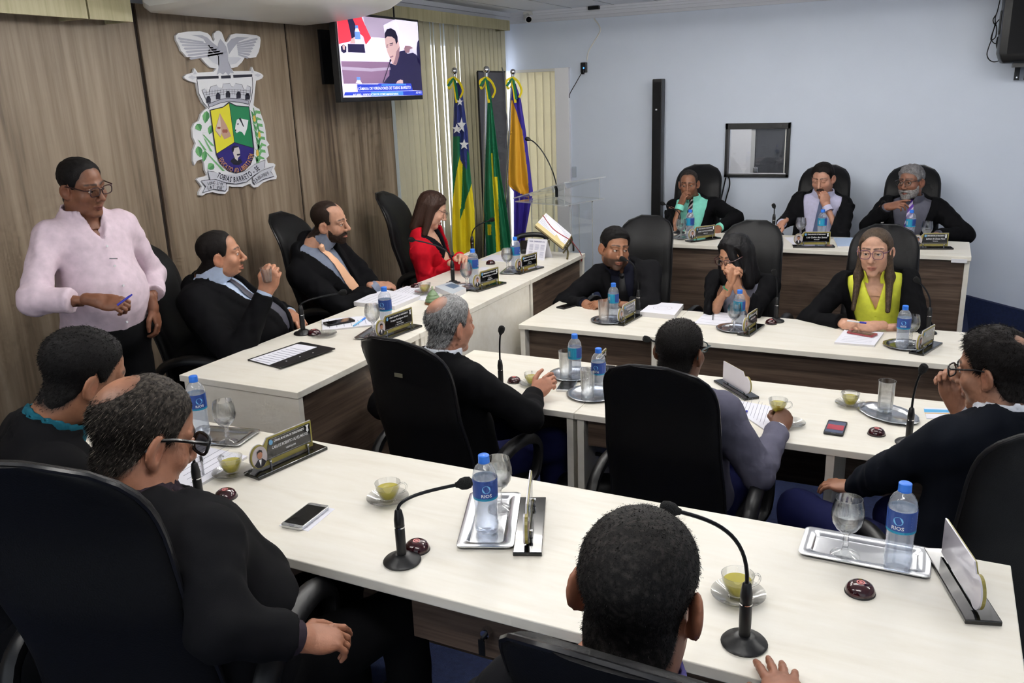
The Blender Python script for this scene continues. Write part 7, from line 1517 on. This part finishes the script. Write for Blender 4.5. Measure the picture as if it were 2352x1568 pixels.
# things held in the hands
g = thing('small_glass', 'small clear glass in the raised hand of the heavy man', 'glass', cp+np.array([0, 0, -.05]))
MB().lathe([(0, 0), (.020, 0), (.0215, .003), (.027, .068), (.0255, .068), (.0195, .006), (0, .006)], 22).build('glass_body', M_GLASS, g, smooth=True); g.rotation_euler = (.15, .1, 0)
q = at(284, 690, 0, -2.84); d = at(298, 680, 0, -2.83)-q; d /= np.linalg.norm(d); pn = thing('ballpoint_pen', 'blue pen in the hand of the standing man', 'pen', q); MB().tube([q-d*.03, q+d*.02], .0045, 8).build('barrel', mat('pen_blue', (30, 40, 170), .4), pn, smooth=True, org=q)
MB().tube([q+d*.02, q+d*.04], [.005, .003], 8).build('cap', mat('pen_blue', (30, 40, 170), .4), pn, smooth=True, org=q)
q0, q1 = at(1946, 736, 1, 4.72), at(1990, 742, 1, 4.71); pn = thing('ballpoint_pen', 'blue and white pen between the hands of the woman in yellow', 'pen', q0); MB().tube([q0, q0+(q1-q0)*.65], .0045, 8).build('barrel', M_LETT, pn, smooth=True, org=q0); MB().tube([q0+(q1-q0)*.65, q1], .005, 8).build('cap', mat('pen_blue', (30, 40, 170), .4), pn, smooth=True, org=q0)
cu = inst('cup', make_cup, 'glass cup of green tea lifted by the man in the grey suit', 'cup', at(1786, 945, 1, 3.24), 0, 'glass tea cups')
q = at(1068, 586, 0, -2.66); pz = thing('smartphone', 'white phone held by the woman in red', 'phone', q); MB().obox(q, np.column_stack([nrm((.6, .4, .3)), nrm((-.5, .75, 0)), nrm((-.3, -.2, .8))]), (.07, .034, .004)).build('body', M_WHITE, pz, org=q, bevel=.002)
# small worn things
def band(P, sd, name, m, r, tr, back=.0):
    S, E, W = P['wr'][sd]; d = nrm(W-E); a = nrm(np.cross(d, Z_)); b = np.cross(d, a); c = W-d*back
    return MB().tube([c+(a*math.cos(t)+b*math.sin(t)*.86)*r for t in np.linspace(0, 2*math.pi, 20, False)], tr, 6, closed=True, sq=.6).build(name, m, P['root'], smooth=True, org=P['org'])
band(PM1, 'L', 'wrist_watch', M_CHROME, .031, .006, -.004); band(PM2, 'R', 'bracelet', mat('green_band', (40, 130, 84), .5), .030, .004, .02)
q = PS['tw']((.0, .165, .33)); MB().tube([q-R2*.016, q+R2*.016], .003, 6).build('clip_pen', M_CHROME, PS['root'], smooth=True, org=PS['org'])
# bag standing under the lower desk
bc = at(1366, 1108, 1, 3.24); hb = thing('handbag', 'black handbag standing under the lower desk beside the desk joint', 'bag', (bc[0], bc[1], 0), .3)
MB().box(-.17, .17, -.075, .075, 0, max(.2, bc[2]+.03)).build('bag_body', M_LEATH, hb, smooth=True, bevel=.045, seg=4)
zt_ = max(.2, bc[2]+.03); MB().tube([(-.12, -.02, zt_-.02), (.12, -.02, zt_-.02)], .004, 6).build('zip', M_CHROME, hb, smooth=True); MB().obox((.06, -.082, zt_-.08), np.eye(3), (.006, .004, .022)).build('zip_pull', M_CHROME, hb, bevel=.002)
MB().tube(cat_rom([(-.10, 0, zt_-.01), (-.09, 0, zt_+.07), (0, 0, zt_+.11), (.09, 0, zt_+.07), (.10, 0, zt_-.01)], 5), .009, 8).build('handle', M_LEATH, hb, smooth=True)
